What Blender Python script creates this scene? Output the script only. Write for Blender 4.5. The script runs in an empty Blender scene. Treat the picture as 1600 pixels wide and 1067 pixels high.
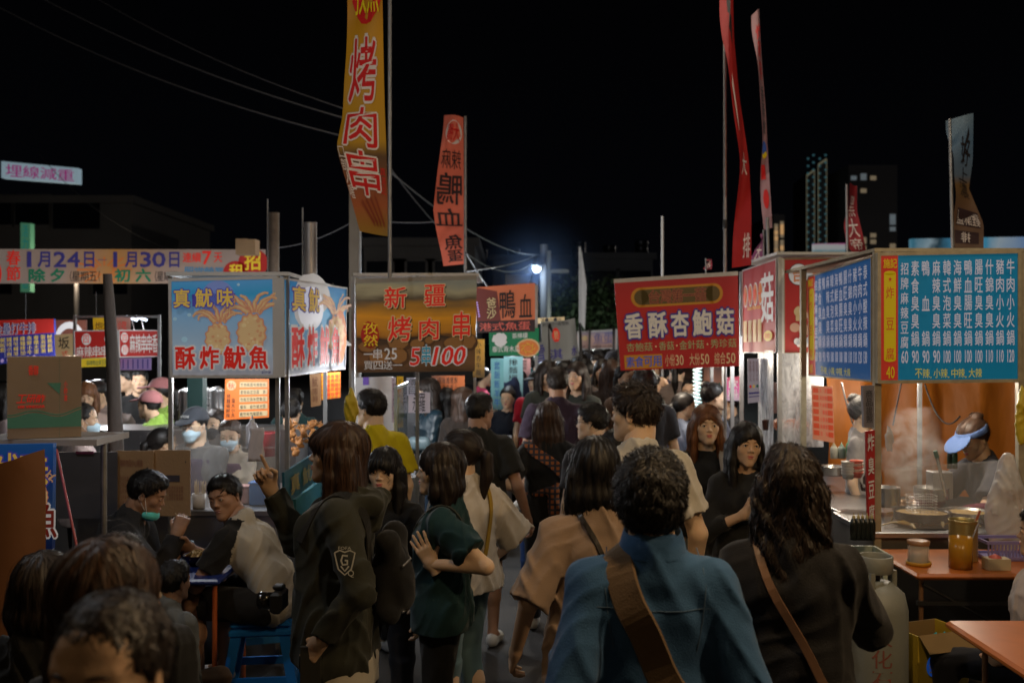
import bpy, math, random
import numpy as np
from mathutils import Vector, Matrix
random.seed(7); RNG = np.random.default_rng(7)
S = bpy.context.scene
COL = S.collection
CAMH = 1.92; F = 1556.0; HOR = 530.0

# ---------------- camera, sky, exposure ----------------
cd = bpy.data.cameras.new('camera'); cam = bpy.data.objects.new('camera', cd); COL.objects.link(cam)
cam.location = (0, 0, CAMH); cam.rotation_euler = (math.pi/2, 0, 0)
cd.sensor_width = 36; cd.lens = 36*F/1600; cd.shift_y = -(533.5-HOR)/1600
cd.clip_start = .05; cd.clip_end = 2000
cd.dof.use_dof = True; cd.dof.focus_distance = 4.0; cd.dof.aperture_fstop = 3.2
S.camera = cam
w = bpy.data.worlds.new('World'); S.world = w; w.use_nodes = True
nt = w.node_tree; bg = nt.nodes['Background']
tcn = nt.nodes.new('ShaderNodeTexCoord'); sep = nt.nodes.new('ShaderNodeSeparateXYZ'); rmp = nt.nodes.new('ShaderNodeValToRGB')
nt.links.new(tcn.outputs['Generated'], sep.inputs[0]); nt.links.new(sep.outputs[2], rmp.inputs[0]); nt.links.new(rmp.outputs[0], bg.inputs[0])
rmp.color_ramp.elements[0].position = 0; rmp.color_ramp.elements[0].color = (.0016, .0018, .0028, 1)
rmp.color_ramp.elements[1].position = .3; rmp.color_ramp.elements[1].color = (.0008, .00085, .0012, 1)
bg.inputs[1].default_value = 1.0
vs = S.view_settings; vs.view_transform = 'Standard'; vs.look = 'None'; vs.exposure = -.52; vs.gamma = 1; vs.use_curve_mapping = False
S.cycles.use_denoising = True
S.cycles.max_bounces = 5; S.cycles.diffuse_bounces = 2; S.cycles.glossy_bounces = 3; S.cycles.transparent_max_bounces = 8
S.cycles.sample_clamp_indirect = 2.0; S.cycles.caustics_reflective = False; S.cycles.caustics_refractive = False

def P(px, py, d):
    return Vector(((px-800)/F*d, d, CAMH-(py-HOR)/F*d))

# ---------------- materials ----------------
MATS = {}
def lin(c):
    return tuple((x/12.92 if x <= .04045 else ((x+.055)/1.055)**2.4) for x in c)
def mat(name, col, rough=.7, metal=0, emit=0, ecol=None, bump=0, bscale=60, var=.15, vscale=8, alpha=1, trans=0, spec=.5, sheen=0, sss=0, stretch=(1,1,1), attr=None):
    if name in MATS: return MATS[name]
    m = bpy.data.materials.new(name); m.use_nodes = True; nt = m.node_tree; b = nt.nodes['Principled BSDF']
    L = nt.links.new
    b.inputs['Roughness'].default_value = rough; b.inputs['Metallic'].default_value = metal
    b.inputs['Specular IOR Level'].default_value = spec
    b.inputs['Alpha'].default_value = alpha; b.inputs['Transmission Weight'].default_value = trans
    if sheen: b.inputs['Sheen Weight'].default_value = sheen
    if sss:
        b.inputs['Subsurface Weight'].default_value = sss; b.inputs['Subsurface Radius'].default_value = (.012, .005, .003); b.inputs['Subsurface Scale'].default_value = 1
    c = (*col, 1)
    tc = nt.nodes.new('ShaderNodeTexCoord'); mp = nt.nodes.new('ShaderNodeMapping'); mp.inputs['Scale'].default_value = stretch
    L(tc.outputs['Object'], mp.inputs[0])
    if var:
        n = nt.nodes.new('ShaderNodeTexNoise'); n.inputs['Scale'].default_value = vscale; n.inputs['Detail'].default_value = 5
        L(mp.outputs[0], n.inputs['Vector'])
        mx = nt.nodes.new('ShaderNodeMix'); mx.data_type = 'RGBA'
        mx.inputs[6].default_value = tuple(x*(1-var) for x in col)+(1,); mx.inputs[7].default_value = tuple(min(1, x*(1+var)) for x in col)+(1,)
        L(n.outputs[0], mx.inputs[0]); out = mx.outputs[2]
        L(out, b.inputs['Base Color'])
    else:
        b.inputs['Base Color'].default_value = c; out = None
    if attr:
        a = nt.nodes.new('ShaderNodeAttribute'); a.attribute_name = attr
        mx = nt.nodes.new('ShaderNodeMix'); mx.data_type = 'RGBA'
        mx.inputs[6].default_value = tuple(x*.45 for x in col)+(1,); mx.inputs[7].default_value = tuple(min(1, x*1.9) for x in col)+(1,)
        L(a.outputs['Fac'], mx.inputs[0]); L(mx.outputs[2], b.inputs['Base Color'])
    if emit:
        b.inputs['Emission Strength'].default_value = emit
        if ecol: b.inputs['Emission Color'].default_value = (*ecol, 1)
        elif out: L(out, b.inputs['Emission Color'])
        else: b.inputs['Emission Color'].default_value = c
    if bump:
        n2 = nt.nodes.new('ShaderNodeTexNoise'); n2.inputs['Scale'].default_value = bscale; n2.inputs['Detail'].default_value = 4
        L(mp.outputs[0], n2.inputs['Vector'])
        bn = nt.nodes.new('ShaderNodeBump'); bn.inputs['Strength'].default_value = bump; bn.inputs['Distance'].default_value = .01
        L(n2.outputs[0], bn.inputs['Height']); L(bn.outputs[0], b.inputs['Normal'])
    MATS[name] = m
    return m
def cloth(col, name=None, rough=.85):
    key = name or 'cloth_%02x%02x%02x' % tuple(int(min(1, max(0, x))*255) for x in col)
    new = key not in MATS
    m = mat(name or 'cloth_%02x%02x%02x' % tuple(int(min(1, max(0, x))*255) for x in col), col, rough, bump=.22, bscale=260, var=.14, vscale=9, spec=.2, sheen=.1)
    if new:
        nt = m.node_tree; L = nt.links.new; tc = nt.nodes.new('ShaderNodeTexCoord'); mp = nt.nodes.new('ShaderNodeMapping'); mp.inputs['Scale'].default_value = (1,1,.55); mp.inputs['Rotation'].default_value = (.3,.5,.2)
        L(tc.outputs['Object'], mp.inputs[0]); n = nt.nodes.new('ShaderNodeTexNoise'); n.noise_type = 'RIDGED_MULTIFRACTAL'; n.inputs['Scale'].default_value = 7.5; n.inputs['Detail'].default_value = 2.5; n.inputs['Distortion'].default_value = .9
        L(mp.outputs[0], n.inputs['Vector']); b2 = nt.nodes.new('ShaderNodeBump'); b2.inputs['Strength'].default_value = .55; b2.inputs['Distance'].default_value = .02
        L(n.outputs[0], b2.inputs['Height']); b1 = [q for q in nt.nodes if q.type == 'BUMP' and q is not b2][0]; L(b1.outputs[0], b2.inputs['Normal']); L(b2.outputs[0], nt.nodes['Principled BSDF'].inputs['Normal'])
    return m

# ---------------- object helpers ----------------
def link(o, parent=None):
    COL.objects.link(o)
    if parent is not None: o.parent = parent
    return o
def tag(o, label=None, cat=None, group=None, kind=None):
    if label: o['label'] = label
    if cat: o['category'] = cat
    if group: o['group'] = group
    if kind: o['kind'] = kind
    return o
def empty(name, loc=(0,0,0), rz=0):
    o = bpy.data.objects.new(name, None); o.location = loc; o.rotation_euler = (0,0,rz); o.empty_display_size = .1
    return link(o)
def mesh_np(name, V, Q, mats, parent=None, mi=None, smooth=True, loc=None, attr=None):
    """V (n,3), Q (m,k) arrays of one polygon size"""
    me = bpy.data.meshes.new(name); V = np.asarray(V, np.float32); Q = np.asarray(Q, np.int32)
    me.vertices.add(len(V)); me.vertices.foreach_set('co', V.ravel())
    k = Q.shape[1]; me.loops.add(Q.size); me.loops.foreach_set('vertex_index', Q.ravel())
    me.polygons.add(len(Q)); me.polygons.foreach_set('loop_start', np.arange(0, Q.size, k, dtype=np.int32))
    try: me.polygons.foreach_set('loop_total', np.full(len(Q), k, np.int32))
    except Exception: pass
    if mi is not None: me.polygons.foreach_set('material_index', np.asarray(mi, np.int32))
    me.update(calc_edges=True)
    me.polygons.foreach_set('use_smooth', np.full(len(Q), smooth))
    if attr:
        for an, av in attr.items():
            a = me.attributes.new(an, 'FLOAT', 'POINT'); a.data.foreach_set('value', np.asarray(av, np.float32))
    for m in (mats if isinstance(mats, (list, tuple)) else [mats]): me.materials.append(m)
    o = bpy.data.objects.new(name, me)
    if loc is not None: o.location = loc
    return link(o, parent)

class MB:
    """collects polygons, then one mesh object"""
    def __init__(s): s.v = []; s.f = []; s.m = []; s.sm = []
    def add(s, vs, fs, mi=0, smooth=False):
        n = len(s.v); s.v += [tuple(v) for v in vs]
        for f in fs: s.f.append(tuple(i+n for i in f)); s.m.append(mi); s.sm.append(smooth)
        return s
    def box(s, lo, hi, mi=0, M=None, bev=0):
        x0,y0,z0 = lo; x1,y1,z1 = hi
        if bev:
            b = min(bev, (x1-x0)*.45, (y1-y0)*.45, (z1-z0)*.45)
            vs = []; 
            for z, i in ((z0, b), (z0+b, 0), (z1-b, 0), (z1, b)):
                c = b*.6
                X0,X1,Y0,Y1 = x0+i, x1-i, y0+i, y1-i
                vs += [(X0+c,Y0,z),(X1-c,Y0,z),(X1,Y0+c,z),(X1,Y1-c,z),(X1-c,Y1,z),(X0+c,Y1,z),(X0,Y1-c,z),(X0,Y0+c,z)]
            fs = [tuple(range(7,-1,-1)), tuple(range(24,32))]
            for r in range(3):
                for i in range(8): j = (i+1) % 8; fs.append((r*8+i, r*8+j, r*8+8+j, r*8+8+i))
        else:
            vs = [(x0,y0,z0),(x1,y0,z0),(x1,y1,z0),(x0,y1,z0),(x0,y0,z1),(x1,y0,z1),(x1,y1,z1),(x0,y1,z1)]
            fs = [(3,2,1,0),(4,5,6,7),(0,1,5,4),(1,2,6,5),(2,3,7,6),(3,0,4,7)]
        if M is not None: vs = [M @ Vector(v) for v in vs]
        return s.add(vs, fs, mi)
    def tube(s, pts, r, n=8, mi=0, caps=True, smooth=True):
        pts = [Vector(p) for p in pts]; rs = r if isinstance(r, (list, tuple)) else [r]*len(pts)
        vs = []; up = None
        for i, p in enumerate(pts):
            t = (pts[min(i+1, len(pts)-1)]-pts[max(i-1, 0)]).normalized()
            if up is None or abs(t.dot(up)) > .99: up = Vector((0,0,1)) if abs(t.z) < .9 else Vector((1,0,0))
            a = t.cross(up).normalized(); b = a.cross(t).normalized(); up = b
            for k in range(n):
                th = 2*math.pi*k/n; vs.append(p + (a*math.cos(th)+b*math.sin(th))*rs[i])
        fs = [(i*n+k, i*n+(k+1) % n, (i+1)*n+(k+1) % n, (i+1)*n+k) for i in range(len(pts)-1) for k in range(n)]
        s.add(vs, fs, mi, smooth)
        if caps: s.add(vs[:n], [tuple(range(n))], mi); s.add(vs[-n:], [tuple(range(n-1,-1,-1))], mi)
        return s
    def lathe(s, prof, c=(0,0,0), n=20, mi=0, smooth=True, M=None):
        vs = []
        for r, z in prof:
            for k in range(n):
                th = 2*math.pi*k/n; v = Vector((c[0]+r*math.cos(th), c[1]+r*math.sin(th), c[2]+z))
                vs.append(M @ v if M is not None else v)
        fs = [(i*n+k, i*n+(k+1) % n, (i+1)*n+(k+1) % n, (i+1)*n+k) for i in range(len(prof)-1) for k in range(n)]
        return s.add(vs, fs, mi, smooth)
    def quad(s, a, b, c, d, mi=0): return s.add([a,b,c,d], [(0,1,2,3)], mi)
    def slab(s, a, b, c, d, t, mi=0):
        """quad abcd (ccw seen from the front) given thickness t away from its front"""
        a,b,c,d = map(Vector, (a,b,c,d)); n = (b-a).cross(d-a).normalized()*-t
        vs = [a,b,c,d,a+n,b+n,c+n,d+n]
        return s.add(vs, [(0,1,2,3),(7,6,5,4),(1,0,4,5),(2,1,5,6),(3,2,6,7),(0,3,7,4)], mi)
    def build(s, name, mats, parent=None, loc=None):
        me = bpy.data.meshes.new(name); me.from_pydata(s.v, [], s.f); 
        for m in (mats if isinstance(mats, (list, tuple)) else [mats]): me.materials.append(m)
        me.polygons.foreach_set('material_index', s.m); me.polygons.foreach_set('use_smooth', s.sm); me.update()
        o = bpy.data.objects.new(name, me)
        if loc is not None: o.location = loc
        return link(o, parent)

# ---------------- lettering ----------------
_TC = {}
def glyph(ch, off=0):
    """vertices and faces of one text, normalised to the 0..1 box (off thickens the strokes)"""
    key = (ch, round(off, 3))
    if key in _TC: return _TC[key]
    cu = bpy.data.curves.new('t', 'FONT'); cu.body = ch; cu.size = 1; cu.resolution_u = 2; cu.offset = off
    o = bpy.data.objects.new('t', cu); COL.objects.link(o)
    me = bpy.data.meshes.new_from_object(o, depsgraph=None)
    V = np.empty(len(me.vertices)*3, np.float32); me.vertices.foreach_get('co', V); V = V.reshape(-1, 3)[:, :2]
    Fs = [tuple(p.vertices) for p in me.polygons]
    bpy.data.objects.remove(o); bpy.data.curves.remove(cu); bpy.data.meshes.remove(me)
    _TC[key] = (V, Fs); return _TC[key]
class Print:
    """flat print on a quad: corners bl, br, tr, tl in space; u,v in 0..1 (v up)"""
    def __init__(s, tl, tr, br, bl, lift=.004):
        s.c = [Vector(x) for x in (bl, br, tr, tl)]; s.n = (s.c[1]-s.c[0]).cross(s.c[3]-s.c[0]).normalized(); s.lift = lift
        s.mb = {}; s.lv = 1
    def at(s, u, v, k=0):
        a,b,c,d = s.c
        return a*(1-u)*(1-v)+b*u*(1-v)+c*u*v+d*(1-u)*v+s.n*(s.lift*k)
    def get(s, m): return s.mb.setdefault(m.name, (MB(), m))[0]
    def text(s, t, u0, v0, u1, v1, m, off=.01, k=None, outline=None, ooff=.05, vertical=False, slant=0, mirror=False):
        """each character fills its own cell; v0 top < v1 bottom as in an image (0 = top)"""
        chars = list(t); n = len(chars)
        cells = []
        asc = all(ord(c) < 256 for c in t)
        if asc and not vertical: cells = [(t, u0, v0, u1, v1)]
        else:
            for i, c in enumerate(chars):
                if c == ' ': continue
                if vertical: cells.append((c, u0, v0+(v1-v0)*i/n, u1, v0+(v1-v0)*(i+.92)/n))
                else: cells.append((c, u0+(u1-u0)*i/n, v0, u0+(u1-u0)*(i+.94)/n, v1))
        k0 = k if k is not None else 3
        for (c, a0, b0, a1, b1) in cells:
            V0, F0 = glyph(c, 0)
            if not len(V0): continue
            lo = V0.min(0); sz = np.maximum(V0.max(0)-lo, 1e-4)
            if c in '一-~〜·.': # keep thin marks thin
                mid = (lo+V0.max(0))/2; lo = np.array([lo[0], mid[1]-.45*sz[0]]); sz = np.array([sz[0], .9*sz[0]])
            V, Fc = V0, F0
            if c == '1' and len(cells) == 1: a0, a1 = a0+(a1-a0)*.28, a1-(a1-a0)*.28
            for (oo, mm, kk) in (((ooff*.78, outline, k0-1),) if outline else ())+((off*.42, m, k0),):
                ns = 8 if mm is outline else (4 if off > .015 else 1)
                for q in range(ns):
                    th = 2*math.pi*(q+.5)/ns; rad = oo if ns > 1 else 0
                    U = (V-lo)/sz+np.array([[rad*math.cos(th), rad*math.sin(th)]])
                    if slant: U = U + np.array([[slant, 0]])*U[:, 1:2]
                    pts = [s.at(a0+(a1-a0)*(1-p[0] if mirror else p[0]), 1-(b1+(b0-b1)*p[1]), kk+q*.09) for p in U]
                    s.get(mm).add(pts, Fc)
        return s
    def rect(s, u0, v0, u1, v1, m, k=1): 
        s.get(m).quad(s.at(u0,1-v1,k), s.at(u1,1-v1,k), s.at(u1,1-v0,k), s.at(u0,1-v0,k)); return s
    def poly(s, pts, m, k=1):
        s.get(m).add([s.at(u, 1-v, k) for u, v in pts], [tuple(range(len(pts)))]); return s
    def disc(s, u, v, ru, rv, m, k=1, n=20, wob=0, seed=0):
        r = random.Random(seed)
        return s.poly([(u+ru*math.cos(-2*math.pi*i/n)*(1+wob*r.uniform(-1,1)), v+rv*math.sin(-2*math.pi*i/n)*(1+wob*r.uniform(-1,1))) for i in range(n)], m, k)
    def line(s, pts, wd, m, k=1):
        """strip of half width wd (u units scaled for v)"""
        a = (s.c[1]-s.c[0]).length/max(1e-6, (s.c[3]-s.c[0]).length)
        vs = []
        for i, (u, v) in enumerate(pts):
            p = pts[max(0, i-1)]; q = pts[min(len(pts)-1, i+1)]; du, dv = (q[0]-p[0])*a, q[1]-p[1]; L = math.hypot(du, dv) or 1
            ww = wd[i] if isinstance(wd, (list, tuple)) else wd
            vs += [s.at(u-dv/L*ww/a, 1-(v+du/L*ww), k), s.at(u+dv/L*ww/a, 1-(v-du/L*ww), k)]
        s.get(m).add(vs, [(2*i, 2*i+2, 2*i+3, 2*i+1) for i in range(len(pts)-1)]); return s
    def build(s, parent, name='lettering'):
        out = []
        for nm, (mb, m) in s.mb.items():
            if mb.f: out.append(mb.build(name, m, parent))
        return out
# ---------------- signed-distance modelling (bodies, clothes, hair) ----------------
def _seg(X, Y, Z, a, b):
    ab = b-a; L2 = float(ab @ ab)+1e-9
    t = np.clip(((X-a[0])*ab[0]+(Y-a[1])*ab[1]+(Z-a[2])*ab[2])/L2, 0, 1)
    return t, np.sqrt((X-a[0]-t*ab[0])**2+(Y-a[1]-t*ab[1])**2+(Z-a[2]-t*ab[2])**2)
class Cone:      # rounded cone a->b, radii ra->rb
    def __init__(s, a, b, ra, rb=None):
        s.a = np.asarray(a, np.float32); s.b = np.asarray(b, np.float32); s.ra = ra; s.rb = ra if rb is None else rb
        r = max(s.ra, s.rb); s.lo = np.minimum(s.a, s.b)-r; s.hi = np.maximum(s.a, s.b)+r
    def d(s, X, Y, Z):
        t, q = _seg(X, Y, Z, s.a, s.b); return q-(s.ra+(s.rb-s.ra)*t)
class Cyl(Cone):  # flat-ended
    def d(s, X, Y, Z):
        ab = s.b-s.a; L = float(np.linalg.norm(ab))+1e-6; u = ab/L
        h = (X-s.a[0])*u[0]+(Y-s.a[1])*u[1]+(Z-s.a[2])*u[2]
        q = np.sqrt(np.maximum((X-s.a[0])**2+(Y-s.a[1])**2+(Z-s.a[2])**2-h*h, 0)); t = np.clip(h/L, 0, 1)
        return np.maximum(q-(s.ra+(s.rb-s.ra)*t), np.abs(h-L/2)-L/2)
class Ell:
    def __init__(s, c, r, R=None):
        s.c = np.asarray(c, np.float32); s.r = np.asarray(r, np.float32); s.R = None if R is None else np.asarray(R, np.float32)
        m = s.r.max() if R is not None else s.r; s.lo = s.c-m; s.hi = s.c+m
    def d(s, X, Y, Z):
        X, Y, Z = X-s.c[0], Y-s.c[1], Z-s.c[2]
        if s.R is not None:
            R = s.R; X, Y, Z = X*R[0,0]+Y*R[1,0]+Z*R[2,0], X*R[0,1]+Y*R[1,1]+Z*R[2,1], X*R[0,2]+Y*R[1,2]+Z*R[2,2]
        r = s.r; k0 = np.sqrt((X/r[0])**2+(Y/r[1])**2+(Z/r[2])**2); k1 = np.sqrt((X/r[0]**2)**2+(Y/r[1]**2)**2+(Z/r[2]**2)**2)+1e-6
        return k0*(k0-1)/k1
class Grid:
    def __init__(s, lo, hi, h):
        s.lo = np.asarray(lo, np.float32); s.h = h; s.n = np.maximum(4, np.ceil((np.asarray(hi)-s.lo)/h).astype(int)+1)
        s.ax = [s.lo[i]+h*np.arange(s.n[i], dtype=np.float32) for i in range(3)]
        s.D = np.full(s.n, .5, np.float32); s.M = np.zeros(s.n, np.int8)
    def _blk(s, p, mg):
        i0 = np.clip(np.floor((p.lo-mg-s.lo)/s.h).astype(int), 0, s.n); i1 = np.clip(np.ceil((p.hi+mg-s.lo)/s.h).astype(int)+1, 0, s.n)
        if (i1 <= i0).any(): return None
        sl = tuple(slice(a, b) for a, b in zip(i0, i1))
        X = s.ax[0][sl[0]][:,None,None]; Y = s.ax[1][sl[1]][None,:,None]; Z = s.ax[2][sl[2]][None,None,:]
        return sl, X, Y, Z
    def add(s, p, k=.02, mi=None, mg=None):
        q = s._blk(p, (k+.02) if mg is None else mg)
        if q is None: return s
        sl, X, Y, Z = q; d = p.d(X, Y, Z).astype(np.float32); D = s.D[sl]
        if mi is not None: s.M[sl] = np.where(d < D, mi, s.M[sl])
        h = np.clip(.5+.5*(D-d)/k, 0, 1); s.D[sl] = d*h+D*(1-h)-k*h*(1-h); return s
    def sub(s, p, k=.01):
        q = s._blk(p, k+.02)
        if q is None: return s
        sl, X, Y, Z = q; d = -p.d(X, Y, Z).astype(np.float32); D = s.D[sl]
        h = np.clip(.5+.5*(d-D)/k, 0, 1); s.D[sl] = d*h+D*(1-h)+k*h*(1-h); return s
    def cut(s, c, n, k=.004, where=None):
        """remove what lies beyond the plane through c with outward normal n"""
        n = np.asarray(n, np.float32); n = n/np.linalg.norm(n); c = np.asarray(c, np.float32)
        X, Y, Z = s.ax[0][:,None,None], s.ax[1][None,:,None], s.ax[2][None,None,:]
        d = (X-c[0])*n[0]+(Y-c[1])*n[1]+(Z-c[2])*n[2]
        if where is not None: d = np.where(where(X, Y, Z), d, -1)
        s.D = np.maximum(s.D, d.astype(np.float32)); return s
    def folds(s, amp, fr=16, seed=0, ridge=True, st=(1,1,.55)):
        X, Y, Z = s.ax[0][:,None,None]*st[0], s.ax[1][None,:,None]*st[1], s.ax[2][None,None,:]*st[2]
        o = seed*1.7; f = fr
        wv = 1.4*np.sin(f*.45*(Z+.6*X)+o)+1.1*np.sin(f*.5*(Y-.7*Z)+2*o)
        n1 = np.sin(f*(X*.8+Y*.35+Z*.5)+wv+o)
        n2 = np.sin(f*1.7*(Y*.7-X*.5+Z*.8)-1.3*wv+1.3*o)
        n3 = np.sin(f*.6*(X-Y)+wv*.8+.5*o)
        r1 = np.minimum(np.sqrt(n1*n1+.03), 1); r2 = np.minimum(np.sqrt(n2*n2+.04), 1)
        v = (1-r1)**1.6*(n3*.6+.7)*1.3+(1-r2)**2*.5*(1-.6*n3)-.5
        s.D = s.D-(amp*v).astype(np.float32); return s
    def mesh(s):
        D = s.D; D[0]=D[-1]=.5; D[:,0]=.5; D[:,-1]=.5; D[:,:,0]=.5; D[:,:,-1]=.5
        sg = D < 0; c = [sg[i:sg.shape[0]-1+i, j:sg.shape[1]-1+j, k:sg.shape[2]-1+k] for i in (0,1) for j in (0,1) for k in (0,1)]
        al = c[0]; an = c[0]
        for q in c[1:]: al = al & q; an = an | q
        act = an & ~al; I = np.argwhere(act)
        if not len(I): return np.zeros((0,3)), np.zeros((0,4), int), np.zeros(0, int)
        cor = np.array([(i,j,k) for i in (0,1) for j in (0,1) for k in (0,1)])
        val = np.stack([D[I[:,0]+o[0], I[:,1]+o[1], I[:,2]+o[2]] for o in cor], 1)
        acc = np.zeros((len(I), 3)); cnt = np.zeros(len(I))
        for a in range(8):
            for b in range(a+1, 8):
                if np.abs(cor[a]-cor[b]).sum() != 1: continue
                va, vb = val[:,a], val[:,b]; m = (va < 0) != (vb < 0); t = np.where(m, va/np.where(m, va-vb, 1), 0)
                acc += m[:,None]*(cor[a]+t[:,None]*(cor[b]-cor[a])); cnt += m
        V = s.lo+s.h*(I+acc/cnt[:,None])
        idx = np.full(act.shape, -1, np.int32); idx[act] = np.arange(len(I))
        Qs = []
        for ax in range(3):
            a1, a2 = [(1,2),(2,0),(0,1)][ax]
            A = np.take(sg, range(0, sg.shape[ax]-1), ax); B = np.take(sg, range(1, sg.shape[ax]), ax)
            E = np.argwhere(A != B); 
            ok = (E[:,a1] > 0) & (E[:,a2] > 0) & (E[:,a1] < sg.shape[a1]-1) & (E[:,a2] < sg.shape[a2]-1); E = E[ok]
            fl = A[tuple(E.T)]
            def g(da, db):
                q = E.copy(); q[:,a1] -= da; q[:,a2] -= db; return idx[tuple(q.T)]
            q = np.stack([g(1,1), g(0,1), g(0,0), g(1,0)], 1); q[~fl] = q[~fl][:, ::-1]; Qs.append(q)
        Q = np.concatenate(Qs); Q = Q[(Q >= 0).all(1)]
        cc = s.M[I[:,0], I[:,1], I[:,2]]; mi = cc[Q[:,0]]
        return V, Q, mi
    def sample(s, p):
        q = (p-s.lo)/s.h; q = np.clip(q, 0, s.n-1.001); i = np.floor(q).astype(int); f = (q-i)
        D = s.D; out = 0
        for a in (0,1):
            for b in (0,1):
                for c in (0,1):
                    wgt = (f[:,0] if a else 1-f[:,0])*(f[:,1] if b else 1-f[:,1])*(f[:,2] if c else 1-f[:,2])
                    out = out+wgt*D[i[:,0]+a, i[:,1]+b, i[:,2]+c]
        return out
    def grad(s, p):
        e = s.h*.8; g = np.stack([s.sample(p+np.eye(3)[i]*e)-s.sample(p-np.eye(3)[i]*e) for i in range(3)], 1)
        return g/(np.linalg.norm(g, axis=1, keepdims=True)+1e-6)

def unit(v): v = np.asarray(v, float); return v/(np.linalg.norm(v)+1e-9)
def Rz(a): c, s_ = math.cos(a), math.sin(a); return np.array([[c,-s_,0],[s_,c,0],[0,0,1.]])
def Rx(a): c, s_ = math.cos(a), math.sin(a); return np.array([[1.,0,0],[0,c,-s_],[0,s_,c]])
def Ry(a): c, s_ = math.cos(a), math.sin(a); return np.array([[c,0,s_],[0,1.,0],[-s_,0,c]])

# ---------------- head (origin mid skull, face to +Y) ----------------
_HC = {}
def head_mesh(kind, h, smile=0):
    key = (kind, h, smile)
    if key in _HC: return _HC[key]
    g = Grid((-.105,-.135,-.17), (.105,.135,.14), h)
    fem = kind != 'm'
    g.add(Ell((0,-.014,.028), (.073,.092,.086)), .02)
    g.add(Ell((0,.02,-.03), (.060,.070,.083)), .03)
    g.add(Ell((0,.050,.038), (.054,.032,.043)), .03)           # forehead
    jw = .040 if fem else .046
    for sx in (-1,1):
        g.add(Cone((sx*jw,-.002,-.052), (sx*.010,.068,-.096), .021, .0135 if fem else .017), .03)   # jaw
        g.add(Ell((sx*(.041 if not fem else .039),.056,-.022), (.020,.019,.019 if not fem else .023)), .025)                # cheek
        g.add(Cone((sx*.012,.084,.021), (sx*.042,.068,.022), .009 if not fem else .005, .008 if not fem else .005), .015)
    g.add(Ell((0,.072,-.100), (.017,.015,.014)), .022)
    g.add(Ell((0,.072,-.062), (.025,.018,.022)), .02)
    for sx in (-1,1): g.sub(Ell((sx*.030,.098,.003), (.016,.014,.0085)), .014)
    g.add(Cone((0,.080,.014), (0,.097,-.024), .0058, .0078), .010)
    g.add(Ell((0,.1005,-.028), (.0085,.0088,.0075)), .008)
    for sx in (-1,1):
        g.add(Ell((sx*.0115,.092,-.032), (.0062,.0085,.006)), .006)
        g.add(Ell((sx*.030,.0805,.001), (.0165,.0125,.0095)), .005)            # lids
        g.sub(Cone((sx*.0225,.0930,-.0006), (sx*.0375,.0902,.0006), .0050), .0015)  # eye slit
    g.sub(Cone((-.005,.100,-.040), (.005,.100,-.040), .003), .004)
    g.add(Ell((0,.0865,-.0565), (.019,.0075,.0045)), .006); g.add(Ell((0,.0850,-.0665), (.0155,.0080,.0052)), .006)
    g.sub(Cone((-.018,.0945,-.0608), (.018,.0945,-.0608), .0018+.003*smile), .002)
    for sx in (-1,1):
        g.add(Ell((sx*.074,-.008,-.010), (.007,.017,.028), Rz(-sx*.35)), .008)
        g.sub(Ell((sx*.082,-.004,-.008), (.005,.010,.017)), .004)
    g.add(Cone((0,-.022,-.06), (0,-.03,-.17), .052 if fem else .060, .050 if fem else .060), .02)
    # lips get their own slot
    V, Q, mi = g.mesh()
    _HC[key] = (V, Q, mi*0); return _HC[key]

_HD = {}
def hand_mesh(pose, h=.0032):
    """right hand: wrist at 0, fingers to +Y, back of the hand +Z, thumb to -X (mirror for the left)"""
    key = (pose, h)
    if key in _HD: return _HD[key]
    g = Grid((-.10,-.05,-.12), (.08,.21,.06), h)
    for x in (-.026,-.009,.009,.026): g.add(Cone((x*.65,.0,0), (x,.078,.002), .0145, .0115), .012)
    g.add(Cone((0,-.05,0), (0,.01,0), .026, .024), .02); g.add(Ell((-.018,.035,-.008), (.018,.034,.014)), .012)
    curls = {'relax': [28,32,36,40], 'point': [4,78,82,80], 'open': [6,4,6,9], 'grip': [52,58,62,62], 'hold': [36,40,42,45]}[pose]
    sp = {'open': .10, 'relax': .03, 'point': .02, 'grip': .0, 'hold': .03}[pose]
    for i, (x, L, r) in enumerate(((-.028,.070,.0085), (-.0095,.078,.0088), (.0095,.073,.0083), (.027,.058,.0074))):
        p = np.array([x, .078-abs(x)*.15, .002]); a = 0; az = sp*(i-1.4)
        for j, (fr, ca) in enumerate(((.46,.75), (.30,1.1), (.24,.8))):
            a += math.radians(curls[i])*ca; q = p+L*fr*1.08*np.array([math.sin(az), math.cos(a), -math.sin(a)])
            g.add(Cone(p, q, r*(1-.09*j), r*(.93-.09*j)), .003 if j else .007); p = q
    th = {'relax': ((-.65,.75,-.35),(-.3,.9,-.45)), 'point': ((-.45,.75,-.6),(.35,.75,-.55)), 'open': ((-.8,.6,-.2),(-.5,.85,-.2)), 'grip': ((-.4,.7,-.7),(.3,.75,-.6)), 'hold': ((-.6,.6,-.7),(0,.8,-.6))}[pose]
    p = np.array([-.024,.018,-.006]); 
    for j, dv in enumerate(((-.6,.75,-.3), th[0], th[1])):
        q = p+unit(dv)*(.030,.032,.026)[j]; g.add(Cone(p, q, (.0135,.0105,.0095)[j], (.0105,.0092,.008)[j]), .006); p = q
    V, Q, mi = g.mesh(); _HD[key] = (V, Q); return _HD[key]

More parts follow.
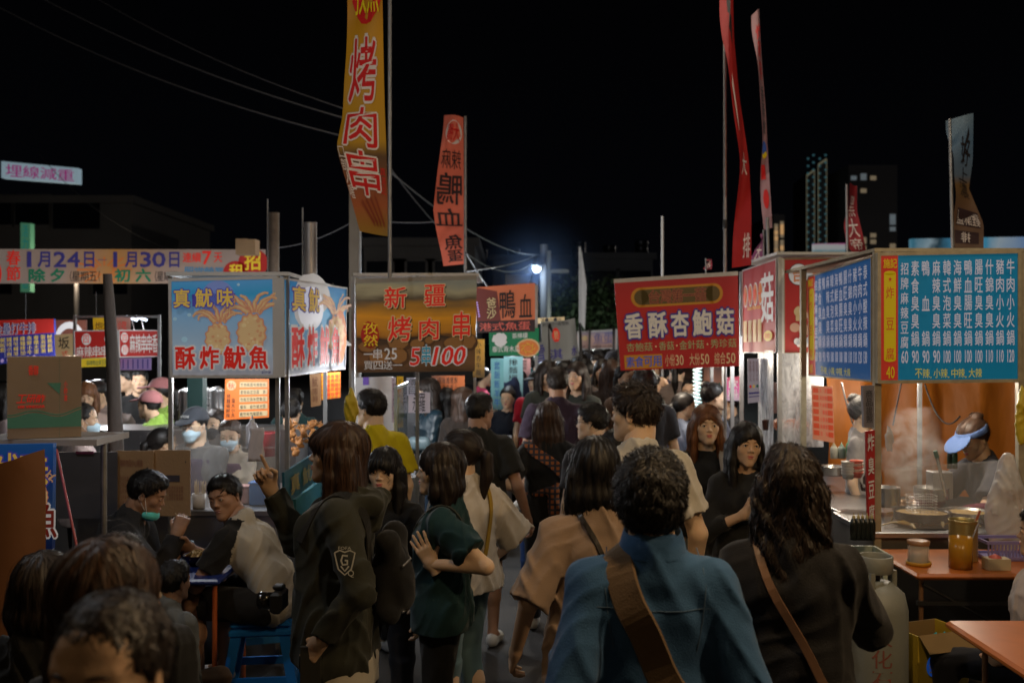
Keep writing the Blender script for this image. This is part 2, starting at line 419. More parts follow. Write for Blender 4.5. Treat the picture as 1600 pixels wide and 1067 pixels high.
def ribbons(P_, N_, width, val):
    """P_ (k,n,3) paths, N_ normals -> quads"""
    k, n, _ = P_.shape; T = np.gradient(P_, axis=1); W = np.cross(T, N_); W /= (np.linalg.norm(W, axis=2, keepdims=True)+1e-9)
    tp = np.sin(np.linspace(.25, 1, n)*math.pi*.93)**.6; tp = np.clip(tp, .12, 1)
    wd = width[:,None,None]*tp[None,:,None]*.5
    V = np.stack([P_-W*wd, P_+W*wd], 2).reshape(-1, 3)
    b = (np.arange(k)[:,None]*n+np.arange(n-1)[None,:]).ravel()*2
    Q = np.stack([b, b+1, b+3, b+2], 1)
    return V, Q, np.repeat(val, n*2)
# ---------------- people ----------------
SKIN = {k: mat('skin_'+k, c, .55, bump=.12, bscale=220, var=.08, vscale=30, spec=.35, sss=.12) for k, c in
        {'fair': (.66,.46,.31), 'mid': (.55,.355,.225), 'tan': (.36,.20,.125), 'deep': (.27,.15,.09)}.items()}
LIP = {'rose': mat('lip_rose', (.48,.14,.12), .4, var=.05), 'nude': mat('lip_nude', (.40,.19,.15), .5, var=.05)}
EYEW = mat('eye_white', (.75,.72,.70), .25, var=0); EYED = mat('eye_iris', (.018,.010,.007), .12, var=0)
HAIRM = {k: mat('hair_'+k, c, .50, var=0, spec=.38, attr='tone') for k, c in
         {'black': (.010,.008,.007), 'brown': (.045,.022,.012), 'ginger': (.16,.062,.022), 'dark': (.022,.014,.010), 'grey': (.11,.105,.10)}.items()}
PLAST = {}
def pl(c, r=.4, **k): return mat('plastic_%02x%02x%02x_%d' % (*[int(x*255) for x in c], int(r*100)), c, r, var=k.pop('var', .06), **k)

def hair_parts(g, st, gd):
    """adds the hair volume of style st to grid g (head frame), gd = direction of gravity there"""
    A = g.add
    if st in ('short', 'crop', 'curly', 'spiky'):
        A(Ell((0,-.015,.032), (.0802,.0985,.094)), .02)
        if st == 'curly': A(Ell((0,-.018,.028), (.089,.106,.104)), .02); A(Ell((0,-.050,-.02), (.076,.066,.070)), .03)
        if st == 'spiky': A(Ell((0,.02,.085), (.060,.065,.040)), .02)
        if st == 'short': A(Ell((0,.015,.075), (.068,.070,.045)), .02)
        g.cut((0,-.005 if st != 'curly' else .0,-.010), (0,.60,-.80) if st != 'curly' else (0,.72,-.69), .008)
        g.cut((0,0,-.085 if st != 'curly' else -.10), (0,0,-1), .01)
        g.sub(Ell((0,.11,-.01), (.066,.055,.085)), .012)
        if st in ('short', 'spiky', 'crop'):
            for sx in (-1,1): g.sub(Ell((sx*.099,-.020,-.030), (.027,.075,.050)), .012)
            g.sub(Ell((0,-.128,-.055), (.07,.040,.042)), .012)
            for sx in (-1,1): g.sub(Ell((sx*.085,-.006,-.02), (.014,.026,.034)), .01)
        return
    A(Ell((0,-.013,.028), (.087,.110,.099)), .02)
    if st in ('tail', 'bun'):
        g.cut((0,0,.0), (0,.62,-.78), .01); g.sub(Ell((0,.11,-.015), (.062,.055,.085)), .012)
        for sx in (-1,1): g.sub(Ell((sx*.088,-.004,-.02), (.014,.022,.030)), .01)
        if st == 'bun': A(Ell((0,-.075,.105), (.038,.038,.034)), .01)
        else:
            a = np.array([0,-.105,.02]); b = a+np.array([0,-.045,0])+gd*.03; c = b+gd*.10; e = c+gd*.12+np.array([0,.03,0])
            A(Cone(a, b, .018, .026), .01); A(Cone(b, c, .027, .030), .01); A(Cone(c, e, .030, .010), .01)
        return
    L = {'bob': .115, 'chin': .09, 'long': .30, 'vlong': .42, 'mid': .20, 'wavy': .30}[st]
    up = np.array([0,-.02,-.0])
    for i in range(-3, 4):       # back curtain
        x = i*.0265; yb = -.088+.018*(abs(i)/3)**2*2
        a = np.array([x, yb+.012, -.02]); b = a+gd*L*(.5)+np.array([0,-.006,0]); c = a+gd*L+np.array([x*.15,-.012 if L > .15 else .008,0])
        A(Cone(a, b, .030, .030), .02); A(Cone(b, c, .030, .024 if L < .15 else .026), .02)
    for sx in (-1,1):            # sides
        for y in (-.055,-.015,.02):
            LL = L if L < .15 else L*.95
            a = np.array([sx*.074, y, .0]); b = a+gd*.09+np.array([sx*.006,.0,0]); c = a+gd*LL+np.array([sx*.004,.012 if y > 0 else 0,0])
            A(Cone(a, b, .021, .022), .02); A(Cone(b, c, .022, .018), .02)
    g.sub(Ell((0,.112,-.045), (.056,.062,.086)), .012)
    g.sub(Cone((0,.03,-.09), np.array([0,.06,-.09])+gd*.1, .048, .05), .012)

def make_hair(name, par, M, st, hm, gd, h=.006, nst=1500, swd=.0026, seed=0, fringe=False, part=0.0, rough=1.0):
    """hair shell plus strands laid along it; M = 4x4-like (R, C, s) of the head"""
    R, C, s = M
    L = {'long': .36, 'vlong': .48, 'mid': .26, 'wavy': .36}.get(st, .17 if st != 'tail' else .30)
    ext = gd*L; lo = np.minimum((-.13,-.16,-.15), np.array((-.13,-.16,-.0))+np.minimum(ext,0)-.03); hi = np.maximum((.13,.14,.16), ext+.1)
    lo = np.maximum(lo, -.62); hi = np.minimum(hi, .45)
    g = Grid(lo, hi, h); hair_parts(g, st, gd)
    if fringe:
        g.add(Ell((0,.045,.035), (.072,.062,.055)), .012); g.sub(Ell((0,.12,-.040), (.062,.075,.070)), .008)
    X, Y, Z = g.ax[0][:,None,None], g.ax[1][None,:,None], g.ax[2][None,None,:]
    fr = 150 if st not in ('curly',) else 90
    amp = .0017*rough if st != 'curly' else .006
    if st in ('curly', 'spiky', 'short', 'crop'): wob = np.sin(fr*X+3*np.sin(40*Y+seed))*np.sin(fr*Y+3*np.sin(45*Z))*np.sin(fr*Z*.7+2*np.sin(50*X))
    else: wob = np.sin(fr*np.arctan2(X, -Y+.02)*.16+2.2*np.sin(14*Z+seed)+seed)+.6*np.sin(260*X+3*np.sin(11*Z))
    g.D = (g.D-amp*wob).astype(np.float32)
    if st == 'wavy': g.folds(.012, 46, seed, st=(1,1,.7))
    elif st in ('short','crop','spiky'): g.folds(.0035, 85, seed)
    elif nst and st in ('long','vlong','mid','bob','tail'): g.folds(.004, 60, seed, st=(1,1,.22))
    V, Q, mi = g.mesh()
    if not len(V): return None
    rng = np.random.default_rng(seed+11); tone = np.full(len(V), .25)+.1*rng.random(len(V))
    if nst:
        n = 8 if st not in ('curly', 'short', 'spiky', 'crop') else 5
        ln = {'curly': .034, 'short': .030, 'spiky': .034, 'crop': .012}.get(st, .11)
        base = V[rng.integers(0, len(V), nst)]+rng.normal(0, h*.4, (nst, 3)); p = base.copy()
        pts = []; nrm = []; crown = np.array([part,-.035,.12])
        lift = {'curly': .014, 'short': .010, 'spiky': .022, 'crop': .004}.get(st, .003)*rng.random(nst)
        lens = ln*(.5+.9*rng.random(nst)); jit = rng.normal(0, .16 if n == 8 else .6, (nst, 3)); off0 = .0003+.0032*rng.random(nst)+.012*(rng.random(nst) < .03)*rng.random(nst)
        if st in ('curly',): jit *= 1.6
        for j in range(n):
            N = g.grad(p); dd = g.sample(p)
            if not (n == 8 and j >= 6 and st != 'tail'): p = p-N*dd[:,None]
            out = p-crown; out[:,2] *= .6; out /= np.linalg.norm(out, axis=1, keepdims=True)+1e-6
            wgt = np.clip((.07-p[:,2])/.07, 0, 1)[:,None]
            if st in ('tail', 'bun'): # swept back to the tie
                tgt = np.array([0,-.12,.02 if st == 'tail' else .10])-p; dist = np.linalg.norm(tgt, axis=1, keepdims=True); tgt /= dist+1e-6
                far = (p[:,1] < -.115)[:,None] if st == 'tail' else np.zeros((nst,1), bool)
                D = np.where(far, gd, tgt)+jit*.5
            elif st in ('short', 'spiky', 'crop', 'curly'):
                fw = np.array([.35 if seed % 2 else -.35, .8, .15]) if st != 'curly' else np.array([0,.2,0]); top = np.clip((p[:,2]-.05)/.06, 0, 1)[:,None]
                D = out*(1-top*.7)+fw*top*.8+gd*.35*(1-top)+jit
            else:
                if not fringe:
                    fr_ = ((p[:,1] > .015) & (p[:,2] > -.0))[:,None]; out = np.where(fr_, np.stack([np.sign(p[:,0]-part)*1.6+0*p[:,0], -.25+0*p[:,0], -.25+0*p[:,0]], 1), out)
                D = out*(1-wgt*.85)+gd*(.35+1.2*wgt)+jit*(.55+.4*wgt)
            D = D-(D*N).sum(1, keepdims=True)*N; D /= np.linalg.norm(D, axis=1, keepdims=True)+1e-6
            pts.append(p+N*(off0+lift*(j/(n-1))**1.2)[:,None]); nrm.append(N)
            p = p+D*(lens/(n-1))[:,None]
            if n == 5: jit = jit*.9
        Pm = np.stack(pts, 1); Nm = np.stack(nrm, 1)
        val = np.clip(rng.beta(1.3, 2.6, nst)*1.1, 0, 1)
        if st == 'wavy': Pm = Pm+.007*np.sin(np.linspace(0,9,n)[None,:,None]+6*Pm[:,:1,:1]*20+rng.random((nst,1,1))*2)*Nm[:, :, [1,0,2]]
        RV, RQ, rt = ribbons(Pm, Nm, swd*np.exp(rng.normal(-.1,.55,nst)), val)
        Q = np.concatenate([Q, RQ+len(V)]); V = np.concatenate([V, RV]); tone = np.concatenate([tone, rt])
    V = (V @ R.T)*s+C
    return mesh_np(name, V, Q, hm, par, attr={'tone': tone})

def ik(S0, W, l1, l2, pole):
    v = W-S0; d = np.linalg.norm(v); mx = (l1+l2)*.995
    if d > mx: W = S0+v/d*mx; v = W-S0; d = mx
    a = (l1*l1-l2*l2+d*d)/(2*d); hh = math.sqrt(max(0, l1*l1-a*a)); u = v/d
    p = np.asarray(pole, float); p = p-(p @ u)*u; p = unit(p)
    return S0+u*a+p*hh, W

PEOPLE = []
def person(label, px, top, d, yaw=0, hy=0, hp=0, hr=0, sex='f', skin='mid', hair='long', hc='black', fringe=False,
           topc=(.02,.02,.02), top_='tee', sleevec=None, ease=.012, hem=.84, bot='trousers', botc=(.02,.022,.03), lean=0, side=0,
           L=None, R=None, Lh='relax', Rh='relax', Lz=None, Rz_=None, Lp=None, Rp=None, seated=False, s=None, det=None,
           glasses=False, mask=None, cap=None, fold=.013, bulk=0, group=None, shoec=(.5,.5,.48), bw=1.0, smile=0, topmat=None, hs=1.0, part=.0, cuff=None, Ldir=None, Rdir=None, legs=True, apron=None, faces=False):
    """px, top: where the top of the head is seen; d: distance. yaw 0 = back to us, +90 = faces left, 180 = faces us"""
    zt = CAMH-(top-HOR)/F*d
    if det is None: det = 3 if d < 5.0 else 2 if d < 7 else 1 if d < 11 else 0
    if s is None: s = max(zt/1.705, .93) if sex != 'k' else zt/1.705
    hb = {3: .0095, 2: .013, 1: .018, 0: .026}[det]; hh = {3: .0033, 2: .006, 1: .008, 0: .012 if not faces else .0075}[det]
    wd = (1.0 if sex == 'f' else 1.12)*bw if sex != 'k' else .95*bw
    hsz = hs*(1.0 if sex != 'k' else 1.0)
    pz = .93+(zt/s-1.705 if not seated else 0); lk = pz/.93
    Pl = np.array([0,0,pz]); la = math.radians(lean); sa = math.radians(side)
    if seated:
        tp_ = (Ry(sa) @ Rx(-la) @ np.array([0,-.02,.50])+Ry(sa*.5) @ Rx(-la*.75) @ np.array([0,.035,.145]))[2]+.127; pz = zt/s-tp_; Pl = np.array([0,0,pz])
    def sp(y, z, k): return Pl+Ry(sa*k) @ Rx(-la*k) @ np.array([0,y,z])
    W_ = sp(.0,.15,.5); Ch = sp(.0,.34,.85); Nb = sp(-.02,.50,1.0)
    hc_ = Nb+Ry(sa*.5) @ Rx(-la*.75) @ np.array([0,.035,.145])
    kid = sex == 'k'
    HR = Rz(math.radians(hy)) @ Ry(math.radians(hr)) @ Rx(-math.radians(hp))
    shw = .140*wd if sex != 'm' else .165*bw
    sd = Ry(sa) @ np.array([1.,0,0])
    shl = {-1: Nb-sd*shw+np.array([0,.0,-.085]), 1: Nb+sd*shw+np.array([0,.0,-.085])}
    l1, l2 = .285, .250
    arms = {}
    for sx, tgt, pole in ((-1, L, Lp), (1, R, Rp)):
        if tgt is None: tgt = (sx*.07,.06,-.515)
        pole = pole or (sx*.5,-1,-.35)
        E, Wr = ik(shl[sx], shl[sx]+np.array(tgt, float), l1, l2, pole); arms[sx] = (shl[sx], E, Wr)
    if seated:
        lg = {sx: (np.array([sx*.09,.02,pz]), np.array([sx*.15,.43,pz+.01]), np.array([sx*.14,.40,max(.08, pz-.42)])) for sx in (-1,1)}
    else: lg = {sx: (np.array([sx*.085,.0,.91*lk]), np.array([sx*.095,.025+.02*sx,.49*lk]), np.array([sx*.105,-.01-.03*sx,.085])) for sx in (-1,1)}
    if kid:  # big head, short limbs
        hsz = 1.28*hs
    # ---- skin
    allp = np.array([q for a in arms.values() for q in a]+[q for a in lg.values() for q in a]+[Pl, Nb, hc_])
    lo = allp.min(0)-.17; hi = allp.max(0)+.17; lo[2] = max(lo[2], -.02)
    if not legs: lo[2] = max(lo[2], pz-.2)
    g = Grid(lo, hi, hb)
    br = 1.0 if sex == 'f' else 1.14
    for sx in (-1,1):
        g.add(Cone(Ch+sd*sx*.055*wd, W_+sd*sx*.045*wd, .085, .075), .04); g.add(Cone(W_+sd*sx*.045*wd, Pl+sd*sx*.06*wd, .075, .088), .04)
        g.add(Cone(Nb+np.array([0,0,-.02]), shl[sx], .040, .044*br), .04)
        a, e, w_ = arms[sx]; g.add(Cone(a, e, .043*br, .034*br), .03); g.add(Cone(e, w_, .036*br, .024*br), .015)
        q = w_+(w_-e)/np.linalg.norm(w_-e)*.02; g.add(Cone(w_, q, .024*br, .022*br), .01)
        h_, k_, an = lg[sx]; g.add(Cone(h_, k_, .078, .052), .03); g.add(Cone(k_, an, .052, .034), .02); g.add(Cone(k_+(0,-.015,-.02), k_*.6+an*.4+(0,-.02,0), .04, .048), .03)
        if an[2] > 0: g.add(Cone(an, an+np.array([0,.13,-.045]), .034, .028), .02)
    nr = .053 if sex == 'f' else .062 if sex == 'm' else .05
    g.add(Cone(Nb+(0,-.005,-.03), hc_+HR @ np.array([0,-.028,-.065])*hsz, nr+.004, nr), .04)
    V, Q, mi = g.mesh()
    HV, HQ, HM = head_mesh('m' if sex == 'm' else 'f', hh, smile)
    V = np.concatenate([V, (HV*hsz) @ HR.T+hc_]); Q2 = HQ+len(V)-len(HV); Q = np.concatenate([Q, Q2]); mi = np.concatenate([mi*0, HM])
    hands = {}
    for sx, ps, zh in ((-1, Lh, Lz), (1, Rh, Rz_)):
        a, e, w_ = arms[sx]; yv = unit(w_-e) if (Ldir if sx == -1 else Rdir) is None else unit(Ldir if sx == -1 else Rdir); zv = np.array(zh, float) if zh is not None else np.array([sx*1.0,0,0]); zv = unit(zv-(zv @ yv)*yv); xv = np.cross(yv, zv)
        MT = np.stack([xv, yv, zv], 1); hands[sx] = (w_, MT)
        AV, AQ = hand_mesh(ps, .0032 if det == 3 else .0045 if det == 2 else .006 if det == 1 else .009)
        if sx == -1: AV = AV*(-1,1,1); AQ = AQ[:, ::-1]
        sc = .98 if sex == 'f' else 1.06
        Q = np.concatenate([Q, AQ+len(V)]); mi = np.concatenate([mi, np.zeros(len(AQ), int)]); V = np.concatenate([V, (AV*sc) @ MT.T+w_])
    root = mesh_np('person', V*s, Q, SKIN[skin])
    yw = math.radians(yaw); off = Rz(yw) @ (hc_*s); X = (px-800)/F*d
    root.location = (X-off[0], d-off[1], 0); root.rotation_euler = (0,0,yw)
    tag(root, label, 'person', group)
    keep = []
    # ---- clothing
    def garment(name, build, m, h=None, seed=0, fa=fold, slots=None, lo_=None, hi_=None, fr=38):
        gg = Grid((lo if lo_ is None else lo_)-.04, (hi if hi_ is None else hi_)+.04, h or (hb if det < 3 else .0078)); build(gg)
        if fa and det: gg.folds(fa, fr, seed=seed+len(PEOPLE)*3)
        if name not in ('skirt','jeans','trousers','shorts','apron'):
            gg.add(Cone(Nb+(0,-.004,-.052), Nb+(0,-.003,.004), nr+.021, nr+.013), .012)
            nx = unit(hc_-Nb); zc = .085 if top_ in ('hoodie','denim') else .034; rr = nr+(.004 if top_ in ('hoodie','denim') else .014)
            gg.sub(Cone(Nb+nx*zc+(0,.008,0), Nb+nx*(zc+.15), rr, rr+.05), .006)
            if top_ in ('hoodie','denim','jacket','cardigan'): gg.sub(Cone(Nb+np.array([0,.10,.06]), Ch+np.array([0,.16,.03]), .052, .03), .01)
        for c_, n_, wh in cuts: gg.cut(c_, n_, .006, wh)
        if name not in ('skirt','jeans','trousers','shorts','apron'): keep.append(gg)
        v, q, mm = gg.mesh()
        if len(v): return mesh_np(name, v*s, q, slots or m, root, mi=mm if slots else None)
    e_ = ease; cuts = []
    long_ = top_ in ('long','hoodie','denim','jacket','cardigan'); sc_ = sleevec
    def shirt(gg):
        k = .045
        for sx in (-1,1):
            gg.add(Cone(Ch+sd*sx*.052*wd+(0,-.005,.01), Ch+sd*sx*.055*wd+(0,.01,-.05), .086+e_, .088+e_), k, 0)
            gg.add(Cone(Ch+sd*sx*.055*wd, W_+sd*sx*.052*wd, .088+e_, .083+e_*1.3), k, 0)
            pe = Pl+(W_-Pl)*0+np.array([0,0,-.13]) if not seated else Pl+(0,-.01,-.03)
            gg.add(Cone(W_+sd*sx*.052*wd, Pl+sd*sx*.065*wd, .083+e_*1.3, .094+e_*1.5), k, 0)
            if not seated: gg.add(Cone(Pl+sd*sx*.065*wd, pe+sd*sx*.07*wd, .094+e_*1.5, .098+e_*1.7), k, 0)
            if bulk: gg.add(Cone(Ch+sd*sx*.05+(0,bulk,.0), Pl+sd*sx*.055+(0,bulk,-.10), .085+e_, .10+e_), .05, 0)
            if sex == 'f' and not kid: gg.add(Ell(Ch+sd*sx*.062+Rx(-la) @ np.array([0,.072,-.03]), (.050+e_*.4,.038+e_*.5,.05)), .04, 0)
            gg.add(Cone(Nb+(0,-.005,-.026), shl[sx]+(0,0,.0), .053+e_*.3, .052*br+e_*.55), .04, 1 if sc_ else 0); gg.add(Cone(Nb+(0,-.004,-.06), Nb+(0,-.003,-.002), nr+.022, nr+.014), .03, 0)
            a, ee, w_ = arms[sx]
            if top_ != 'tank':
                if long_:
                    gg.add(Cone(a, ee, .054*br+e_*.6, .046*br+e_*.7), .03, 1); wq = w_+unit(ee-w_)*(.015 if cuff is None else cuff)
                    gg.add(Cyl(ee, wq, .046*br+e_*.6, .036*br+e_*.5), .02, 1)
                else:
                    f_ = .70 if top_ == 'tee' else 1.0
                    q = a+(ee-a)*f_; gg.add(Cyl(a+(ee-a)*.05, q, .053*br+e_*.6, .050*br+e_*1.5), .02, 1)
                    gg.add(Cone(a, a+(ee-a)*.3, .053*br+e_*.5, .050*br+e_*.8), .03, 1)
        if top_ == 'hoodie':
            b = Nb+np.array([0,-.075,.0])
            for q0, q1 in ((np.array([-.10,.015,.0]), np.array([-.06,-.06,-.02])), (np.array([-.06,-.06,-.02]), np.array([.06,-.06,-.02])), (np.array([.06,-.06,-.02]), np.array([.10,.015,.0]))):
                gg.add(Cone(b+q0+(0,.01,-.025), b+q1+(0,.015,-.03), .034, .038), .03, 0)
            gg.add(Cone(b+(0,-.03,-.05), b+(0,-.045,-.14), .055, .03), .04, 0)
    if not seated: cuts.append(((0,0,hem*lk), (0,0,-1), lambda X_,Y_,Z_: (np.abs(X_) < .165*wd+e_*2) & (Z_ < Pl[2]+.1)))
    cloth_lo = lo.copy(); cloth_lo[2] = (hem*lk-.05) if not seated else pz-.2
    for a_ in arms.values(): cloth_lo[2] = min(cloth_lo[2], a_[2][2]-.08)
    tm = topmat or cloth(topc)
    shirt_o = garment({'tee':'shirt','half':'shirt','tank':'tank_top','long':'long_sleeve_shirt','hoodie':'hooded_jacket','denim':'denim_shirt','jacket':'jacket','cardigan':'cardigan'}[top_], shirt, tm, slots=[tm, cloth(sc_) if sc_ else tm], lo_=cloth_lo, fr=34+3*(len(PEOPLE) % 5))
    if top_ in ('denim','jacket'):
        n_ = 22; vs = []; 
        for i in range(n_):
            th = math.radians(108+324*i/(n_-1)-90+90); th = math.radians(118+304*i/(n_-1))
            for r_, z_ in ((.064,.015),(.0655,.062),(.069,.064),(.078,.030),(.082,.008)):
                q = Nb+np.array([math.cos(th)*r_*1.02*(nr/.056), math.sin(th)*r_*(nr/.056)+.004, z_+.012*math.sin(th)]); vs.append(q*s)
        fs = [(i*5+j, i*5+j+1, i*5+6+j, i*5+5+j) for i in range(n_-1) for j in range(4)]
        mb = MB(); mb.add(vs, fs, 0, True); mb.build('collar', tm, shirt_o or root)
    cuts = []
    if legs:
        bm = cloth(botc)
        def trou(gg):
            for sx in (-1,1):
                h_, k_, an = lg[sx]
                gg.add(Cone(Pl+(sx*.055,0,.02), h_, .098, .098), .04)
                if bot == 'shorts': gg.add(Cyl(h_, h_+(k_-h_)*(.85 if seated else .8), .098, .092), .03)
                else: gg.add(Cone(h_, k_, .094, .066), .03); gg.add(Cyl(k_, an, .066, .055), .03)
        def skirt(gg):
            for sx in (-1,1): gg.add(Cyl(Pl+(sx*.04,0,.03), (sx*.055,.01,.48*lk), .105, .15), .05)
        bl = lo.copy(); bh = hi.copy(); bh[2] = pz+.16
        garment('skirt' if bot == 'skirt' else bot if bot in ('shorts','jeans') else 'trousers', skirt if bot == 'skirt' else trou, bm, lo_=bl, hi_=bh, h=hb*1.15, seed=2, fa=.005)
        if not seated or det >= 2:
            for sx in (-1,1):
                an = lg[sx][2]; g2 = Grid(an-(.07,.12,.12), an+(.07,.24,.06), max(.008, hb*.8)); z0 = an[2]-.075
                g2.add(Ell((an[0],an[1]-.01,z0+.04), (.042,.058,.055)), .02); g2.add(Ell((an[0],an[1]+.10,z0+.028), (.045,.095,.040)), .03); g2.cut((0,0,z0), (0,0,-1))
                v, q, mm = g2.mesh(); mesh_np('shoe', v*s, q, pl(shoec, .5), root)
    gd = HR.T @ np.array([0,0,-1.]); HM_ = (HR*hsz*s, hc_*s, 1.0)
    nst = {3: 6500 if d < 3 else 5000, 2: 2600, 1: 1100, 0: 320}[det]
    if hair == 'bald': nst = 0
    else:
        if hair in ('curly',): nst = int(nst*1.7)
        HM2 = (HR, hc_*s, hsz*s)
        make_hair('hair', root, HM2, hair, HAIRM[hc], gd, h={3: .0052, 2: .007, 1: .009, 0: .014}[det], nst=nst, swd={3: .0020 if hair == 'curly' else .0024, 2: .0034, 1: .0045, 0: .007}[det], seed=len(PEOPLE), fringe=fringe, part=part)
    def HP(p): return Vector((HR @ (np.asarray(p, float)*hsz)+hc_)*s)
    face_on = faces or abs(((yaw+hy+180) % 360)-180) > 50
    if face_on and (det >= 1 or faces):
        for sx in (-1,1):
            mb = MB(); c = HP((sx*.030,.0775,-.0008)); gz = 0
            ax = Vector(HR @ np.array([sx*.06,1,-.03])).normalized(); Mq = Vector((0,0,1)).rotation_difference(ax).to_matrix().to_4x4(); Mq.translation = c
            r = .0118*s*hsz
            prof = [(math.sin(a)*r, math.cos(a)*r) for a in (0.01,.2,.38,.5,.7,1,1.4)]
            mb.lathe(prof[:4], n=12, mi=1, M=Mq); mb.lathe(prof[3:], n=12, mi=0, M=Mq); mb.build('eye', [EYEW, EYED], root)
            mb = MB(); mb.tube([HP((sx*x, y, z)) for x, y, z in ((.015,.0925,.0185),(.024,.0930,.0220),(.036,.0875,.0230),(.047,.0775,.0185))], [x*s*(1 if sex == 'm' else .72) for x in (.0018,.0026,.0021,.0008)], 6); mb.build('eyebrow', HAIRM['dark'], root)
            if sex == 'f' and det >= 2:
                mb = MB(); mb.tube([HP((sx*x, y, z)) for x, y, z in ((.0165,.0920,.0015),(.024,.0940,.0048),(.033,.0925,.0050),(.043,.0860,.0018))], .0011*s, 5); mb.build('eyelashes', HAIRM['black'], root)
    if face_on and (det >= 1 or faces) and not (mask and mask != 'chin'):
        gk = Grid((-.03,.06,-.085), (.03,.11,-.045), .0018 if det > 1 else .003)
        gk.add(Ell((0,.0905,-.0562), (.0195,.0080,.0050)), .003); gk.add(Ell((0,.0890,-.0662), (.0160,.0085,.0056)), .003); gk.sub(Ell((0,.099,-.0522), (.0035,.004,.0022)), .002)
        gk.sub(Cone((-.018,.0985,-.0608), (.018,.0985,-.0608), .0016+.0028*smile), .002)
        v, q, mm = gk.mesh(); mesh_np('lips', ((v*hsz) @ HR.T+hc_)*s, q, LIP['rose' if sex == 'f' else 'nude'], root)
    if glasses:
        mb = MB(); gm = pl((.015,.015,.015), .3)
        for sx in (-1,1):
            mb.tube([HP((sx*.033+.024*math.cos(a), .1075-.012*abs(math.cos(a)*.5+sx*0), .0+.018*math.sin(a))) for a in [i*math.pi/7 for i in range(15)]], .0014*s, 5, caps=False)
            mb.tube([HP((sx*.057,.098,.006)), HP((sx*.075,.07,.006)), HP((sx*.080,-.005,.004)), HP((sx*.079,-.02,-.014))], .0014*s, 5)
        mb.tube([HP((-.009,.108,.004)), HP((.009,.108,.004))], .0013*s, 5); mb.build('glasses', gm, root)
    if mask:
        gk = Grid((-.09,.0,-.14), (.09,.15,.03), .006)
        if mask == 'chin': gk.add(Ell((0,.045,-.100), (.060,.060,.036)), .01); gk.cut((0,.02,0), (0,-1,.0))
        else: gk.add(Ell((0,.035,-.052), (.068,.083,.048)), .01); gk.add(Ell((0,.07,-.09), (.045,.035,.03)), .02); gk.cut((0,.025,0), (0,-1,.0)); 
        X_,Y_,Z_ = gk.ax[0][:,None,None], gk.ax[1][None,:,None], gk.ax[2][None,None,:]; gk.D = gk.D-(.0012*np.sin(Z_*420)).astype(np.float32)+0*X_
        v, q, mm = gk.mesh(); mk = mesh_np('face_mask', ((v*hsz) @ HR.T+hc_)*s, q, cloth({'black': (.03,.03,.035), 'chin': (.12,.62,.58)}.get(mask, (.50,.68,.78))), root)
        mb = MB()
        for sx in (-1,1): mb.tube([HP((sx*.06,.045,-.035 if mask != 'chin' else -.09)), HP((sx*.076,.0,.016)), HP((sx*.08,-.024,-.012)), HP((sx*.066,.03,-.075))], .0014*s, 5)
        mb.build('ear_loop', pl((.8,.82,.84)), mk)
    if cap:
        gk = Grid((-.12,-.14,-.04), (.12,.24,.17), .0055 if det > 1 else .008); cm = cloth(cap[0]) 
        if cap[1] == 'cap': gk.add(Ell((0,-.016,.034), (.092,.112,.102)), .01); gk.cut((0,.0,.036), (0,.12,-1)); gk.add(Ell((0,.115,.046), (.07,.085,.010), Rx(-.16)), .008)
        else:
            gk.add(Ell((0,-.012,.034), (.092,.112,.10)), .01); gk.cut((0,.0,.030), (0,.1,-1)); gk.cut((0,0,.072), (0,0,1)); gk.add(Ell((0,.13,.038), (.085,.095,.009), Rx(-.30)), .008)
        v, q, mm = gk.mesh(); mesh_np('cap' if cap[1] == 'cap' else 'sun_visor', ((v*hsz) @ HR.T+hc_)*s, q, cm, root)
    if apron is not None:
        def ap(gg):
            for sx in (-1,1):
                gg.add(Cone(Ch+sd*sx*.04*wd+(0,.012,.02), W_+sd*sx*.05*wd+(0,.012,0), .092+e_, .088+e_*1.3), .04); gg.add(Cone(W_+sd*sx*.05*wd+(0,.012,0), Pl+sd*sx*.06*wd+(0,.012,-.1), .088+e_*1.3, .10+e_*1.6), .04)
        cuts = [(Ch+(0,0,.07), (0,0,1), None), ((0,.0,0), (0,-1,0), None)]
        garment('apron', ap, cloth(apron), seed=1, fa=.003)
    Mw = Matrix.Translation(root.location) @ Matrix.Rotation(yw, 4, 'Z')
    info = dict(root=root, g=keep[0] if keep else None, s=s, M=Mw, HP=HP, Nb=Nb*s, Ch=Ch*s, Pl=Pl*s, W=W_*s, sh={k: v*s for k, v in shl.items()}, hand={k: (v[0]*s, v[1]) for k, v in hands.items()}, e=e_, det=det, arms={k: [q*s for q in v] for k, v in arms.items()})
    PEOPLE.append(info); return info

